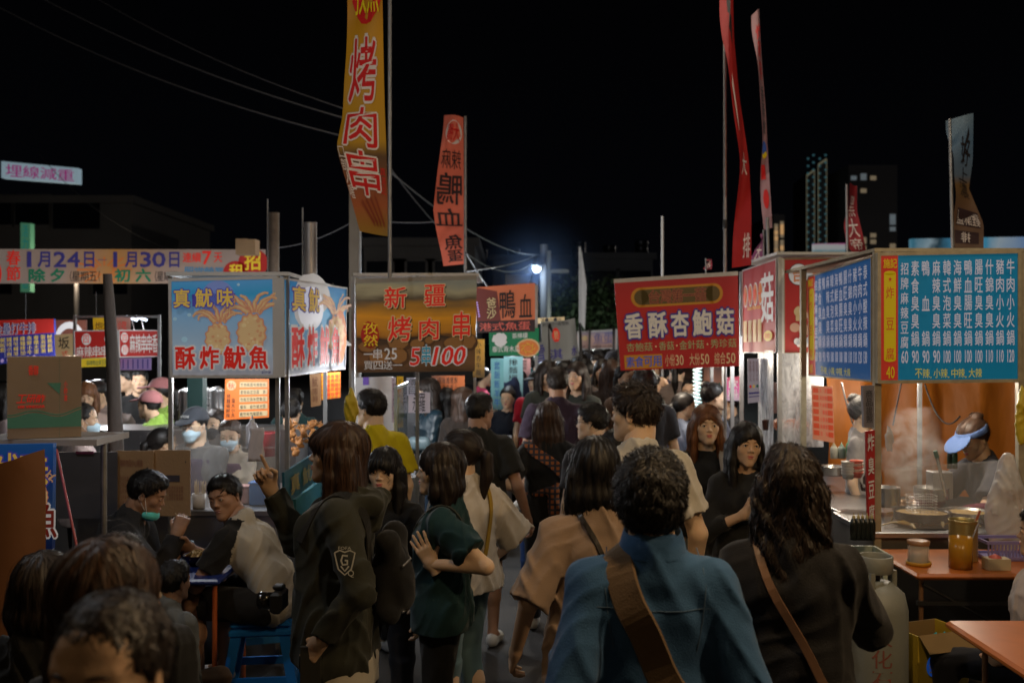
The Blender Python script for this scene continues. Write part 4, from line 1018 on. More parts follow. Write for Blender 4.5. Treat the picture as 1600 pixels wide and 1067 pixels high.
def f1(p):
    p.disc(.55,.035,.42,.09,RED,1,wob=.06); p.text('孜然',.22,-.02,.92,.10,YLW,off=.03,k=3)
    for ch, a, b in (('烤',.165,.375),('肉',.40,.585),('串',.61,.83)): p.text(ch,.14,a,.86,b,RED,off=.035,outline=WHT,ooff=.075)
    p.text('囗部人喔',.02,.60,.14,.86,WHT,off=.0,vertical=True,k=3); p.text('真滿足',.84,.68,.97,.82,RED,off=.0,vertical=True,k=3)
    for i in range(4): p.line([(.30+.12*i,.86-.012*i),(.55+.10*i,.955)], .014, cm('meat', (110,45,20)), 3)
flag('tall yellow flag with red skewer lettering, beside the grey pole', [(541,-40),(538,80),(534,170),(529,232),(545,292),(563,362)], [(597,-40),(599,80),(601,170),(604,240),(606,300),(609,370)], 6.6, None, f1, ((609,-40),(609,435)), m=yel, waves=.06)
def f2(p):
    p.disc(.55,.10,.38,.07,WHT,1); p.text('鴨大',.25,.05,.85,.15,RED,off=.02,mirror=True,k=3); p.text('麻辣',.1,.20,.9,.30,DBR,off=.0,mirror=True,k=3)
    p.text('鴨',.05,.32,.95,.47,DBR,off=.03,mirror=True,k=3); p.text('血',.05,.49,.95,.63,DBR,off=.03,mirror=True,k=3); p.text('魚',.18,.70,.92,.84,DBR,off=.03,mirror=True,k=3); p.text('蛋',.25,.85,.9,.97,DBR,off=.03,mirror=True,k=3)
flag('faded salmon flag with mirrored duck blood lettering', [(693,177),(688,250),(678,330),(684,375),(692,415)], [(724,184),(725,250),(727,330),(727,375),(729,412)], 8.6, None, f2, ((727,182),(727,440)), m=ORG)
RD2 = cm('deep_red', (140,22,20)); 
def f3(p):
    p.line([(.35,.06),(.55,.10),(.40,.14),(.6,.18)], .05, BLK, 3); p.line([(.2,.35),(.28,.50)], .05, WHT, 3); p.text('大',.35,.58,.85,.66,WHT,off=.03,k=3); p.text('排',.55,.88,.95,.97,WHT,off=.02,k=3)
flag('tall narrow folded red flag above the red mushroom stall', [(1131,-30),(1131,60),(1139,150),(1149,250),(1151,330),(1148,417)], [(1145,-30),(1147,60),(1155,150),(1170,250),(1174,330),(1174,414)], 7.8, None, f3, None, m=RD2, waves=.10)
def f4(p):
    p.text('炸雞排',.2,.08,.8,.36,RED,off=.03,vertical=True,k=3); p.text('香酥嫩',.25,.38,.85,.60,cm('grey_ink',(60,60,60)),off=.02,vertical=True,k=3)
    p.disc(.5,.66,.35,.035,cm('blue_print',(50,80,150)),2); p.disc(.55,.69,.3,.02,YLW,3); p.rect(.1,.74,.6,.80,RED,2); p.disc(.5,.88,.3,.04,RED,2)
flag('tall narrow white flag printed in red, right of the red flag', [(1178,20),(1179,90),(1186,180),(1190,260),(1197,358)], [(1186,14),(1190,90),(1197,180),(1201,260),(1207,356)], 8.3, None, f4, ((1199,340),(1201,415)), m=cm('pinkish_white', (120,90,92), k=1.1), waves=.07, pr=.014)
def f5(p): p.text('黑大帝',.2,.15,.8,.97,WHT,off=.0,vertical=True,k=3)
flag('small red flag before the dark tower', [(1323,288),(1323,330),(1325,370),(1326,396)], [(1339,291),(1339,330),(1349,370),(1354,396)], 10.5, None, f5, ((1323,288),(1324,400)), m=cm('wine',(120,30,34)), pr=.014)
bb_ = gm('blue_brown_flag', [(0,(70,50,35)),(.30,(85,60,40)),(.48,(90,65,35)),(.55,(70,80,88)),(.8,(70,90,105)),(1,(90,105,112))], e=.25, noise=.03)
def f6(p):
    p.line([(.75,.10),(.55,.20),(.7,.25)], .03, BLK, 3); p.line([(.55,.20),(.45,.33)], .03, BLK, 3); p.text('好',.35,.14,.85,.34,BLK,off=.03,k=3); p.text('上濃',.25,.36,.8,.60,BLK,off=.0,vertical=True,k=3)
    p.rect(.15,.68,.92,.80,DBR,1); p.text('鹽酥雞',.16,.69,.9,.79,WHT,off=.0,k=3,mirror=True); p.rect(.12,.84,.85,.94,DBR,1); p.text('排',.3,.85,.6,.93,WHT,off=.0,k=3,mirror=True)
flag('blue and brown flag on the right above the blue menu board', [(1484,186),(1486,250),(1488,320),(1491,392)], [(1521,177),(1520,250),(1514,295),(1537,350),(1537,392)], 8.0, None, f6, ((1484,186),(1489,400)), m=bb_, waves=.05)
def f7(p): p.text('大',.2,.3,.8,.9,WHT,off=0,k=3)
flag('very small pink flag between the two tall flags', [(1188,365),(1180,390),(1176,410)], [(1193,372),(1194,390),(1192,410)], 9.5, None, f7, ((1193,360),(1193,415)), m=cm('pink',(110,60,90)), pr=.008)
flag('tiny red flag over the red mushroom canvas', [(1103,406),(1103,414),(1103,421)], [(1112,405),(1113,414),(1112,421)], 9.5, None, lambda p: p.text('鴨',.2,.1,.8,.9,WHT,off=0,k=3), ((1103,404),(1103,440)), m=cm('pinkred',(130,50,60)), pr=.006)
# ================= lit far signs left =================
PW = sm('white', (150,148,146), .8); PR = sm('red', (165,30,22)); PY = sm('yellow', (165,140,30)); PNV = sm('navy', (40,36,84)); PK = sm('ink', (20,18,20)); PG = sm('green', (10,66,46)); POR = sm('orange', (150,85,40)); PCR = sm('cream', (150,130,95)); PPK = sm('pink', (150,20,110)); PBL = sm('blue', (22,60,130)); PTL = sm('teal', (10,110,110)); PBR = sm('brown', (70,36,24)); PLB = sm('pale_blue', (120,150,165))
RDB = sm('sign_red', (122,22,18), .65)
r, p = board('lit_sign', 'pink lettered lit sign on the dark house at the far left', 'sign', *quadP((2,252),(122,263),(122,287),(2,278),34), sm('pinkbox',(128,148,158),1.0), .3)
p.text('埋線減重',.06,.15,.96,.88,PPK,off=.02,k=3); p.build(r)
r, p = board('vertical_lit_sign', 'narrow vertical green lit sign at the far left', 'sign', *quadP((32,348),(47,349),(47,456),(32,456),33), sm('greenbox',(60,105,80),1.0), .3)
p.text('活力旺的店',.2,.03,.8,.97,PTL,off=.02,vertical=True,k=3); p.build(r)
r, p = board('lit_billboard', 'blue and white lit billboard left of the blue and brown flag', 'billboard', *quadP((1425,373),(1492,372),(1492,389),(1425,389),26), gm('billA', [(0,(60,110,130)),(.4,(130,150,160)),(.6,(40,60,70)),(1,(60,120,150))], .9, 0, .3, 3), .2); p.build(r)
r, p = board('lit_billboard', 'pale blue lit billboard at the right edge', 'billboard', *quadP((1538,371),(1610,370),(1610,389),(1538,389),26), gm('billB', [(0,(60,130,160)),(.3,(140,155,165)),(1,(90,120,160))], .9, 0, .2, 3), .2); p.build(r)
r, p = board('lit_billboard', 'small pink and white lit billboard below the outlined towers', 'billboard', *quadP((1272,381),(1321,380),(1321,394),(1272,394),28), gm('billC', [(0,(60,110,120)),(.4,(150,150,150)),(.8,(150,150,150)),(1,(150,30,110))], .9, 2, .1, 6), .2); p.build(r)
# ---- spring festival banner
r, p = board('cloth_banner', 'long spring festival date banner strung on the left', 'banner', *quadP((-12,389),(415,390),(415,443),(-12,443),10), gm('fest', [(0,(112,100,92)),(.25,(118,100,88)),(.45,(140,98,50)),(.62,(118,100,88)),(1,(110,98,92))], .55, 0, .07, 2.5), .006)
NV = PNV; 
for i in range(16):
    a = 2*math.pi*i/16; p.line([(.41+.03*math.cos(a),.6+.12*math.sin(a)),(.41+.10*math.cos(a),.6+.5*math.sin(a) if abs(math.sin(a)) < .8 else .6+.38*math.sin(a))], .025, POR, 1)
p.disc(.012,.72,.022,.38,PR,1)
p.text('春節',.054,.05,.104,.96,PR,off=.045,vertical=True,k=3)
for t, a, b in (('1',.119,.154),('月',.169,.215),('2',.227,.271),('4',.277,.321),('日',.338,.376),('1',.435,.467),('月',.488,.532),('3',.543,.581),('0',.587,.634),('日',.649,.687)): p.text(t,a,.09,b,.52,NV,off=.09,k=3)
p.text('~',.388,.27,.420,.36,NV,off=.03,k=3)
DG = sm('dgreen',(14,80,56))
for t, a, b in (('除',.136,.198),('夕',.215,.268),('初',.45,.508),('六',.526,.584)): p.text(t,a,.58,b,.95,DG,off=.09,k=3)
p.text('星期五',.293,.66,.386,.93,PK,off=.0,k=3); p.text('星期四',.603,.66,.680,.93,PK,off=.0,k=3)
for u in (.286,.390,.597): p.line([(u+.004,.64),(u,.8),(u+.004,.95)], .008, PK, 3)
p.text('連續',.698,.10,.766,.38,PR,off=.03,k=3); p.text('7',.770,.06,.802,.44,PR,off=.08,k=3); p.text('天',.812,.10,.844,.38,PR,off=.03,k=3); p.text('照常營業',.704,.52,.850,.80,sm('steelblue',(30,90,120)),off=.02,k=3)
p.disc(.955,.4,.055,.42,RDB,2); p.disc(.89,.68,.045,.34,RDB,2); p.text('招',.925,.06,.985,.60,PY,off=.08,k=3); p.text('租',.868,.44,.922,.90,PY,off=.08,k=3); p.build(r)
# cardboard box and ducts above it
solid('cardboard_box','small cardboard box on top of the stall behind the festival banner','box', MB().box((-.09,-.08,-.07),(.09,.08,.07)).box((-.085,-.10,.0702),(.02,-.0,.074)), CARD, loc=P(387,387,9.2))
def duct(label, px, ptop, pbot, d, rad, m):
    a, b = P(px, ptop, d), P(px, pbot, d); L_ = a.z-b.z; pr = []; n = int(L_/.028)
    for i in range(n): z = L_*i/n; pr += [(rad, z), (rad*1.07, z+L_/n*.5)]
    mb = MB(); mb.lathe(pr, n=16); o = mb.build('exhaust_duct', m, None, b); tag(o, label, 'exhaust duct', 'corrugated exhaust ducts')
    MB().tube([(-rad*1.25,0,-.3),(-rad*1.25,0,L_+.1)], .006, 5).build('support_rod', POST, o)
duct('brown corrugated exhaust duct with a ragged top, nearer the banner', 428, 330, 470, 8.2, .042, mat('rusty_duct', (.16,.12,.09), .6, metal=.5, var=.4, vscale=20))
duct('shiny silver corrugated exhaust duct right of the brown one', 485, 345, 470, 7.6, .048, mat('silver_duct', (.4,.38,.37), .4, metal=.6, var=.2))
# leaning wooden trunk pole
o = MB().tube([P(186,900,7.0), P(181,690,7.0), P(176,560,7.0), P(170,470,7.0), P(168,428,7.0)], [.062,.052,.045,.038,.03], 10).build('wooden_post', mat('weathered_wood', (.06,.045,.036), .9, var=.5, vscale=9, bump=.6, bscale=30, stretch=(1,1,.2)))
o.location.z -= 0; tag(o, 'leaning rough wooden post in front of the red spicy skewers sign', 'post')

# ---- background left: steak menu, rabbit board, skewers sign
def menu_rows(p, u0, v0, u1, v1, cols, rows, m, txt='牛排套餐雞魚羊海鮮鐵板麵加蛋湯飯大小香辣黑椒', off=0, k=3, gap=.2, seed=1):
    rr = random.Random(seed); w_ = (u1-u0)/cols; h = (v1-v0)/rows
    for i in range(cols):
        for j in range(rows):
            if rr.random() < .06: continue
            p.text(rr.choice(txt), u0+w_*(i+gap/2), v0+h*(j+.06), u0+w_*(i+1-gap/2), v0+h*(j+.94), m, off=off, k=k)
r, p = board('menu_board', 'blue and red steak menu board at the left edge', 'menu sign', *quadP((-25,501),(84,498),(86,558),(-25,572),9.2), sm('menublue',(28,30,92)), .04)
p.rect(0,0,1,.36,RDB,1); p.text('金壘打牛排',.15,.08,.75,.34,PNV,off=.03,outline=PW,k=3); menu_rows(p,.22,.40,.99,.86,8,4,PY,seed=4)
for i in range(8): p.rect(.30+.088*i,.40,.304+.088*i,.86,PW,2)
for i in range(6): p.disc(.26+.09*i,.93,.025,.045,sm('lilac',(130,110,150)),2)
p.build(r)
r, p = board('price_board', 'cream board lettered black beside the steak menu', 'sign', *quadP((85,523),(116,521),(117,558),(87,560),8.9), PCR, .03); p.text('坂',.2,.12,.8,.62,PK,off=.02,k=3); p.text('式',.35,.7,.7,.95,PR,k=3); p.build(r)
def rf(p): p.disc(.5,.5,.46,.46,PW,1); p.disc(.5,.55,.33,.33,PBR,2)
r, p = board('round_sign', 'dark maroon arched sign with a pale ring behind the skewers stall', 'sign', *quadP((84,500),(134,500),(134,560),(84,560),9.6), PBR, .03); rf(p); p.build(r)
r, p = board('menu_board', 'left half of the red spicy skewers sign, behind the wooden post', 'menu sign', *quadP((117,518),(184,517),(184,557),(118,560),8.5), RDB, .03, frame=WHITE, fw=.008)
p.disc(.27,.30,.11,.22,PW,2); p.text('四',.20,.14,.34,.44,PR,k=3); p.disc(.80,.30,.11,.22,PW,2); p.text('川',.73,.14,.87,.44,PR,k=3); p.text('麻辣串串香',.03,.56,.99,.97,PW,off=.02,k=3); p.build(r)
r, p = board('menu_board', 'right half of the red spicy skewers sign, right of the wooden post', 'menu sign', *quadP((186,517),(246,517),(247,556),(187,557),8.5,8.9), RDB, .03, frame=WHITE, fw=.008)
p.disc(.12,.26,.09,.20,PW,2); p.text('四',.06,.14,.18,.40,PR,k=3); p.disc(.12,.74,.09,.20,PW,2); p.text('川',.06,.60,.18,.88,PR,k=3); p.text('麻辣串串香',.24,.14,.98,.86,PW,off=.03,k=3); p.build(r)
r, p = board('sign_strip', 'yellow strip sign hanging under the red skewers sign', 'sign', *quadP((121,561),(170,559),(170,572),(122,574),8.4), PY, .02); p.text('麻辣鴨血臭豆腐',.3,.2,.97,.85,PG,k=3); p.build(r)
r, p = board('cloth_banner', 'lilac striped cloth hanging under the right skewers sign', 'banner', *quadP((188,560),(236,559),(236,578),(188,578),8.7), sm('lilac2',(90,75,110)), .01)
for i in range(6): p.rect(.08+i*.16,.1,.12+i*.16,.9,PNV,2)
p.build(r)
r, p = board('cloth_banner', 'yellow banner printed with dark characters above the skewers sign', 'banner', *quadP((145,494),(178,492),(178,517),(146,517),8.9), PY, .01); p.text('炮煙',.1,.4,.9,.95,PBR,k=3); p.build(r)
r, p = board('cloth_banner', 'pale crumpled banner right of the yellow banner', 'banner', *quadP((180,494),(204,495),(203,517),(180,517),8.9), sm('peach',(120,95,85)), .01); p.text('小吃',.2,.3,.8,.9,PR,k=3); p.build(r)
# frame, counter of that stall
e = empty('food_stall', (P(180,600,8.8).x, 8.8, 0)); tag(e, 'spicy skewers stall behind the wooden post, with steel counter', 'food stall')
for px in (117, 249): x = P(px,0,8.8).x-e.location.x; MB().box((x-.012,-.012,0),(x+.012,.012,P(0,492,8.8).z)).build('post', POST, e)
x0, x1 = P(117,0,8.8).x-e.location.x, P(249,0,8.8).x-e.location.x
MB().box((x0+.013,-.01,P(0,493,8.8).z-.02),(x1-.013,.01,P(0,493,8.8).z)).build('rail', POST, e)
MB().box((x0,.0,.0),(x1,.5,.88),bev=.01).build('counter', STEEL, e)
# scattered goods on that counter
rr = random.Random(9); TR = pl((.35,.06,.05)); 
for i in range(9):
    x = P(130+i*13,0,8.9).x; c = rr.choice([(.5,.5,.5),(.4,.25,.1),(.1,.3,.1),(.5,.1,.08),(.55,.5,.3)])
    MB().lathe([(.001,0),(.035,0),(.05,.05),(.046,.05),(.035,.01)], n=12).build('bowl', pl(c), None, (x, 9.0+rr.uniform(-.1,.1), .885)); o = COL.objects[-1]
    tag(o, '%s small bowl from the left on the skewers stall counter' % ['first','second','third','fourth','fifth','sixth','seventh','eighth','ninth'][i], 'bowl', 'bowls on the skewers counter')
# white umbrella light tubes at the left stall
for i, (px, py, d, lb) in enumerate(((206,497,9.0,'left one of two cold lit tubes over the skewers sign'),(221,497,9.3,'right one of two cold lit tubes over the skewers sign'))):
    q = P(px, py, d); o = MB().tube([(-.05,0,.015),(.05,0,-.02)], .012, 8).build('light_tube', lampmat('tube', (.7,.8,1), 4), None, q); tag(o, lb, 'lamp')
    MB().tube([(0,0,-.0),(.02,.05,-.18)], .005, 5).build('bracket', POST, o)
# steel urns behind squid stall
UR = mat('urn_steel', (.5,.5,.5), .3, metal=.85, var=.2)
def urn(label, px, ptop, pbot, d, r_):
    a, b = P(px,ptop,d), P(px,pbot,d); h = a.z-b.z
    o = MB().lathe([(.001,0),(r_,0),(r_,h*.25),(r_*1.05,h*.27),(r_,h*.3),(r_,h*.88),(r_*1.05,h*.9),(r_*.9,h*.95),(.02,h),(.001,h)], n=20).build('steel_urn', UR, None, b); tag(o, label, 'steel urn', 'steel urns behind the squid stall')
    for sx in (-1,1): MB().tube([(sx*r_,0,h*.7),(sx*(r_+.03),0,h*.72),(sx*(r_+.03),0,h*.55),(sx*r_,0,h*.53)], .006, 5).build('handle', BLACK, o)
urn('left steel urn behind the capped cook', 291, 606, 668, 7.8, .055); urn('middle steel urn behind the squid stall', 322, 605, 668, 7.9, .045); urn('right steel urn beside the orange menu', 339, 604, 668, 7.8, .055)
o = MB().box((-1.25,-.22,0),(.6,.3,P(0,668,7.8).z-.003)).build('back_counter', STEEL, None, (P(310,0,7.8).x+.2, 7.85, 0)); tag(o, 'steel back counter holding the urns', 'counter')
o = MB().box((-.055,-.05,0),(.055,.05,2.2)).build('dark_post', pl((.02,.05,.045)), None, (P(308,0,7.2).x, 7.2, 0)); tag(o, 'dark green post behind the capped cook', 'post')
r, p = board('hanging_menu', 'orange hanging menu sheets behind the squid stall', 'menu sheet', *quadP((352,592),(420,592),(420,652),(350,656),6.9), sm('mo',(170,85,30)), .006)
p.disc(.15,.16,.11,.12,PCR,2); p.text('秋',.07,.09,.24,.24,PR,k=3); menu_rows(p,.04,.36,.26,.95,2,5,PK,seed=2)
for j in range(5): p.rect(.34,.08+j*.185,.97,.21+j*.185,PCR,2); menu_rows(p,.36,.095+j*.185,.94,.195+j*.185,8,1,PK,'昆布竹米雞排香菇豆乾',seed=20+j,k=3)
p.build(r)

# ================= squid stall =================
BGS = gm('squid_poster', [(0,(125,125,132)),(.3,(112,128,142)),(.62,(88,122,150)),(.85,(30,105,140)),(1,(60,110,150))], .85, 2, .10, 3)
BGS2 = gm('squid_poster_side', [(0,(105,105,112)),(.35,(80,110,135)),(.7,(70,120,150)),(1,(12,90,135))], .95, 2, .12, 3)
SQ = sm('squid_batter', (152,128,92), .8); SQD = sm('squid_edge', (148,108,78), .8); SQR = sm('squid_red', (140,86,70), .8); PUR = sm('purple', (60,52,120)); MY = sm('mustard', (165,138,60))
def squid_art(p, cx, cy, s_, seed, body=True):
    r = random.Random(seed)
    for i in range(8):   # battered arms above the mantle
        a0 = -math.pi*(.06+.88*i/7); side = 1 if math.cos(a0) > 0 else -1; n_ = 14; L_ = (.30+r.uniform(-.04,.10))*s_
        x, y, a = cx+math.cos(a0)*.05*s_, cy+.05*s_, a0*.5-.78+r.uniform(-.15,.15); cu = side*r.uniform(.05,.34); pts = []
        for k_ in range(n_): pts.append((x+.006*s_*math.sin(k_*1.7+i), y)); x += math.cos(a)*L_/n_; y += math.sin(a)*L_/n_; a += cu*(.25+2.2*(k_/n_)**2)
        w0 = .026*s_*r.uniform(.8,1.2); lv = 2+.25*i
        p.line(pts, [w0*1.2*(1-k_/(n_+7)) for k_ in range(n_)], SQR, lv); p.line(pts, [w0*.92*(1-k_/(n_+7))*(1+.25*math.sin(k_*2.3+i)) for k_ in range(n_)], SQD, lv+.1); p.line([(u-.003,v-.004) for u, v in pts], [w0*.5*(1-k_/(n_+6))*(1+.4*math.sin(k_*2.9+i)) for k_ in range(n_)], SQ, lv+.2)
    if body:
        sc = lambda k_, n_, R1, R2, am: [(cx+(-.01+R1*math.cos(2*math.pi*k/n_)*(1+am*math.sin(13*2*math.pi*k/n_+seed)))*s_, cy+(.27-R2*math.sin(2*math.pi*k/n_)*(1+am*math.sin(13*2*math.pi*k/n_+seed)))*s_) for k in range(n_)]
        p.poly(sc(0,90,.152,.215,.06), SQR, 5); p.poly(sc(0,90,.146,.208,.06), SQD, 5.3); p.poly(sc(0,90,.130,.190,.07), SQ, 5.6)
        for k in range(30): u, v = r.uniform(-.10,.09), r.uniform(.10,.42); p.disc(cx+u*s_,cy+v*s_,r.uniform(.010,.026)*s_,r.uniform(.010,.024)*s_,(sm('batter_light',(158,140,104),.8), SQ, SQD)[k % 3],6+.05*k,9,.2,k)
def squid_sign(p):
    p.disc(.45,.20,.17,.20,sm('haze_blue',(90,105,150)),1); p.rect(.20,.14,.62,.27,PUR,1)
    for (u,v,r_) in ((.03,.40,.02),(.17,.36,.02),(.65,.05,.015),(.12,.62,.03),(.9,.30,.02)): p.disc(u,v,r_,r_,PLB,1)
    squid_art(p, .46,.40,.82,3); squid_art(p, .79,.30,.95,5)
    for ch, a, b in (('真',.04,.20),('魷',.25,.42),('味',.46,.62)): p.text(ch,a,.09,b,.28,MY,off=.07,k=12,outline=PUR,ooff=.12)
    for ch, a, b in (('酥',.05,.25),('炸',.29,.48),('魷',.52,.74),('魚',.77,.96)): p.text(ch,a,.70,b,.93,PR,off=.09,k=12,outline=PW,ooff=.15)
    p.text('創作鋪',.88,.955,.97,.985,PNV,k=5)
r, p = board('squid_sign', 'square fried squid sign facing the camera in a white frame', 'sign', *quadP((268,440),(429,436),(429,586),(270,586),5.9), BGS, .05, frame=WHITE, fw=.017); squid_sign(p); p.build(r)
r, p = board('squid_sign', 'fried squid sign on the aisle side of the cart, seen at a slant', 'sign', *quadP((443,437),(541,452),(538,574),(444,586),5.9,7.2), BGS2, .05, frame=WHITE, fw=.012)
p.disc(.42,.22,.30,.34,PW,1,24,.04); p.disc(.38,.28,.2,.25,sm('painted_glare',(165,165,170),1.1),2)  # lamp light showing through, painted as pale discs on the print
squid_art(p,.80,.28,1.1,8); p.disc(.88,.62,.12,.34,sm('fry',(150,80,25)),3,22,.06)
for ch, a, b in (('真',.04,.24),('魷',.28,.45)): p.text(ch,a,.06,b,.32,MY,off=.07,k=12,outline=PUR,ooff=.11)
for ch, a, b in (('酥',.03,.22),('炸',.26,.42),('魷',.46,.62),('魚',.66,.82)): p.text(ch,a,.50,b,.92,PR,off=.09,k=12,outline=PW,ooff=.14)
p.build(r)
e = empty('food_stall', (P(437,0,5.95).x, 5.95, 0)); tag(e, 'squid stall cart with steel counter and clear shield, left of the aisle', 'food stall')
def lo_(px, d): return P(px,0,d).x-e.location.x
X0, X1 = lo_(267,5.95), 0.0
for x in (X0, -.012, .045): MB().box((x-.012,-.012,0),(x+.012,.012,2.295)).build('post', POST, e)
MB().box((X0-.02,-.03,2.298),(.06,1.5,2.32)).build('roof', WHITE, e)
MB().box((.07,1.0,.9),(.094,1.024,2.26)).build('post', POST, e)
MB().box((X0-.65,.0,.86),(.05,.55,.90),bev=.006).build('counter_top', STEEL, e); MB().box((X0-.6,.02,0),(.03,.5,.857)).build('counter_front', STEEL, e)
MB().box((.06,.03,.80),(.09,1.25,.96)).build('side_panel', mat('teal_paint',(.02,.13,.16),.4,var=.2), e)
MB().box((-.35,.56,.84),(.05,1.25,.885),bev=.006).build('side_counter', STEEL, e)
MB().slab((X0+.02,-.02,.92),(-.02,-.02,.92),(-.02,-.02,1.40),(X0+.02,-.02,1.40),.004).build('clear_shield', ACRYL, e)
MB().box((X0+.02,-.03,1.270),(-.02,-.022,1.282)).build('shield_rail', ACRYL, e)
# splash boards behind the eaters
o = MB().box((-.172,0,-.19),(.172,.012,.19)).build('metal_sheet', mat('dull_sheet',(.20,.20,.23),.35,metal=.7,var=.4,vscale=4), None, P(136,758,5.7)); tag(o, 'dark metal splash sheet left of the cardboard', 'metal sheet')
MB().box((-.06,-.012,.18),(.04,-.001,.195)).build('clip', pl((.10,.02,.05)), o)
def kboard(px0, px1, py0, py1, d, lb, prints):
    d += .75; a, b = P(px0,py0,d), P(px1,py1,d); o = MB().box((-(b.x-a.x)/2,0,-(a.z-b.z)/2),((b.x-a.x)/2,.010,(a.z-b.z)/2)).build('cardboard_sheet', CARD, None, ((a.x+b.x)/2, d, (a.z+b.z)/2)); tag(o, lb, 'cardboard', 'cardboard splash sheets')
    w_, h = (b.x-a.x)/2, (a.z-b.z)/2; p = Print((-w_,-.001,h),(w_,-.001,h),(w_,-.001,-h),(-w_,-.001,-h), .0015); prints(p); p.build(o, 'print'); return o
CP = mat('faded_red_print', (.22,.08,.05), .8, var=.2); CPB = mat('dark_print', (.04,.035,.05), .8, var=.1)
def k1(p):
    p.text('易碎物品小心輕放',.10,.14,.72,.26,CP,k=2); menu_rows(p,.1,.40,.4,.9,5,5,CP,'本品存放陰涼處注意',seed=3,k=2)
def k2(p):
    p.rect(.35,.38,.72,.48,CPB,1); menu_rows(p,.35,.54,.82,.76,7,4,CP,'箱內含量規格保存期限',seed=6,k=2); p.disc(.88,.18,.015,.015,CPB,1)
kboard(182,240,704,800,4.98,'left cardboard splash sheet with faded red print', k1); kboard(240,297,703,806,5.0,'right cardboard splash sheet with a dark stamp', k2)
# things on the counter: chopstick tub, foam cups, bottles, towel, bucket, squid
o = MB().lathe([(.001,0),(.036,0),(.042,.09),(.038,.09),(.034,.005)], n=16).build('chopstick_tub', pl((.45,.42,.40)), None, (P(311,818,6.0).x, 6.0, .902)); tag(o, 'tub full of wooden skewers on the squid counter', 'tub')
rr = random.Random(2); WD = mat('pale_wood',(.45,.35,.22),.7,var=.2)
for i in range(24):
    a, rd = rr.uniform(0,6.28), rr.uniform(.005,.03); MB().tube([(rd*math.cos(a),rd*math.sin(a),.01),(rd*1.5*math.cos(a),rd*1.5*math.sin(a),.15+rr.uniform(-.01,.02))], .0022, 5).build('skewer', WD, o)
def bottle(label, px, py, d, h, r_, c, capc=(.5,.1,.1), alpha=None, name='squeeze_bottle'):
    q = P(px, py, d); m = pl(c, .3); o = MB().lathe([(.001,0),(r_,0),(r_,h*.62),(r_*.75,h*.74),(r_*.35,h*.8),(r_*.35,h*.82),(.001,h*.82)], n=16).build(name, m, None, q); tag(o, label, 'bottle')
    MB().lathe([(r_*.42,h*.80),(r_*.42,h*.88),(r_*.14,h*.9),(r_*.1,h),(.001,h)], n=12).build('bottle_cap', pl(capc), o); return o
bottle('tall milky spray bottle hanging by the squid counter', 394, 700, 6.05, .20, .036, (.55,.52,.55), (.6,.6,.6))
o = MB().lathe([(.001,0),(.075,0),(.095,.16),(.10,.165),(.09,.165),(.07,.01)], n=20).build('bucket', pl((.48,.03,.05), .35), None, P(416,712,7.0)); tag(o, 'red plastic bucket behind the squid stall post', 'bucket')
MB().tube([(.1*math.cos(a),-.02-.03*math.sin(a),.15-.07*math.sin(a)) for a in [i*math.pi/8 for i in range(9)]], .004, 5).build('handle', pl((.5,.4,.4)), o)
mb = MB(); fabric = cloth((.55,.52,.56)); n = 10
V = [(-.045+.09*j/5+.004*math.sin(i), .012*math.sin(3*j+i*.6), -.20*i/n) for i in range(n+1) for j in range(6)]; Q = [(i*6+j,(i+1)*6+j,(i+1)*6+j+1,i*6+j+1) for i in range(n) for j in range(5)]
o = mesh_np('towel', V, Q, fabric); o.location = P(400,668,5.9); tag(o, 'white towel hung over the front rail of the squid stall', 'towel'); o.modifiers.new('thick','SOLIDIFY').thickness = .004
# fried squid displayed
FR = mat('fried_batter', (.42,.17,.04), .6, var=.5, vscale=30, bump=.8, bscale=60, spec=.6)
def fried(px, py, d, s_, seed, lb):
    r = random.Random(seed); g = Grid((-.09*s_,-.05,-.09*s_), (.09*s_,.05,.15*s_), .005); 
    for i in range(5): g.add(Ell((r.uniform(-.03,.03)*s_,r.uniform(-.01,.01),-.05*s_+i*.022*s_), (.03*s_,.018,.02*s_)), .01)
    for i in range(7):
        a = -1.1+i*.37; p0 = np.array([math.sin(a)*.015,0,.04])*s_; p1 = p0+np.array([math.sin(a)*.04,r.uniform(-.01,.01),math.cos(a)*.045])*s_; p2 = p1+np.array([r.uniform(-.02,.02),0,r.uniform(.0,.03)])*s_
        g.add(Cone(p0,p1,.008*s_,.007*s_),.006); g.add(Cone(p1,p2,.007*s_,.005*s_),.006)
    g.folds(.003,90,seed); v, q, m_ = g.mesh(); o = mesh_np('fried_squid', v, q, FR); o.location = P(px,py,d); tag(o, lb, 'fried squid', 'fried squid piled in the glass case')
for i, a in enumerate(((455,674,6.75,.85,1,'upright fried squid with raised tentacles beside the post'),(473,680,6.85,.8,2,'second fried squid in the case, right of the upright one'),(490,672,7.0,.8,3,'third fried squid from the post in the glass case'),(465,700,6.7,.8,4,'lowest fried squid lying at the front of the case'),(505,676,7.1,.8,6,'rightmost fried squid in the glass case'))): fried(*a)
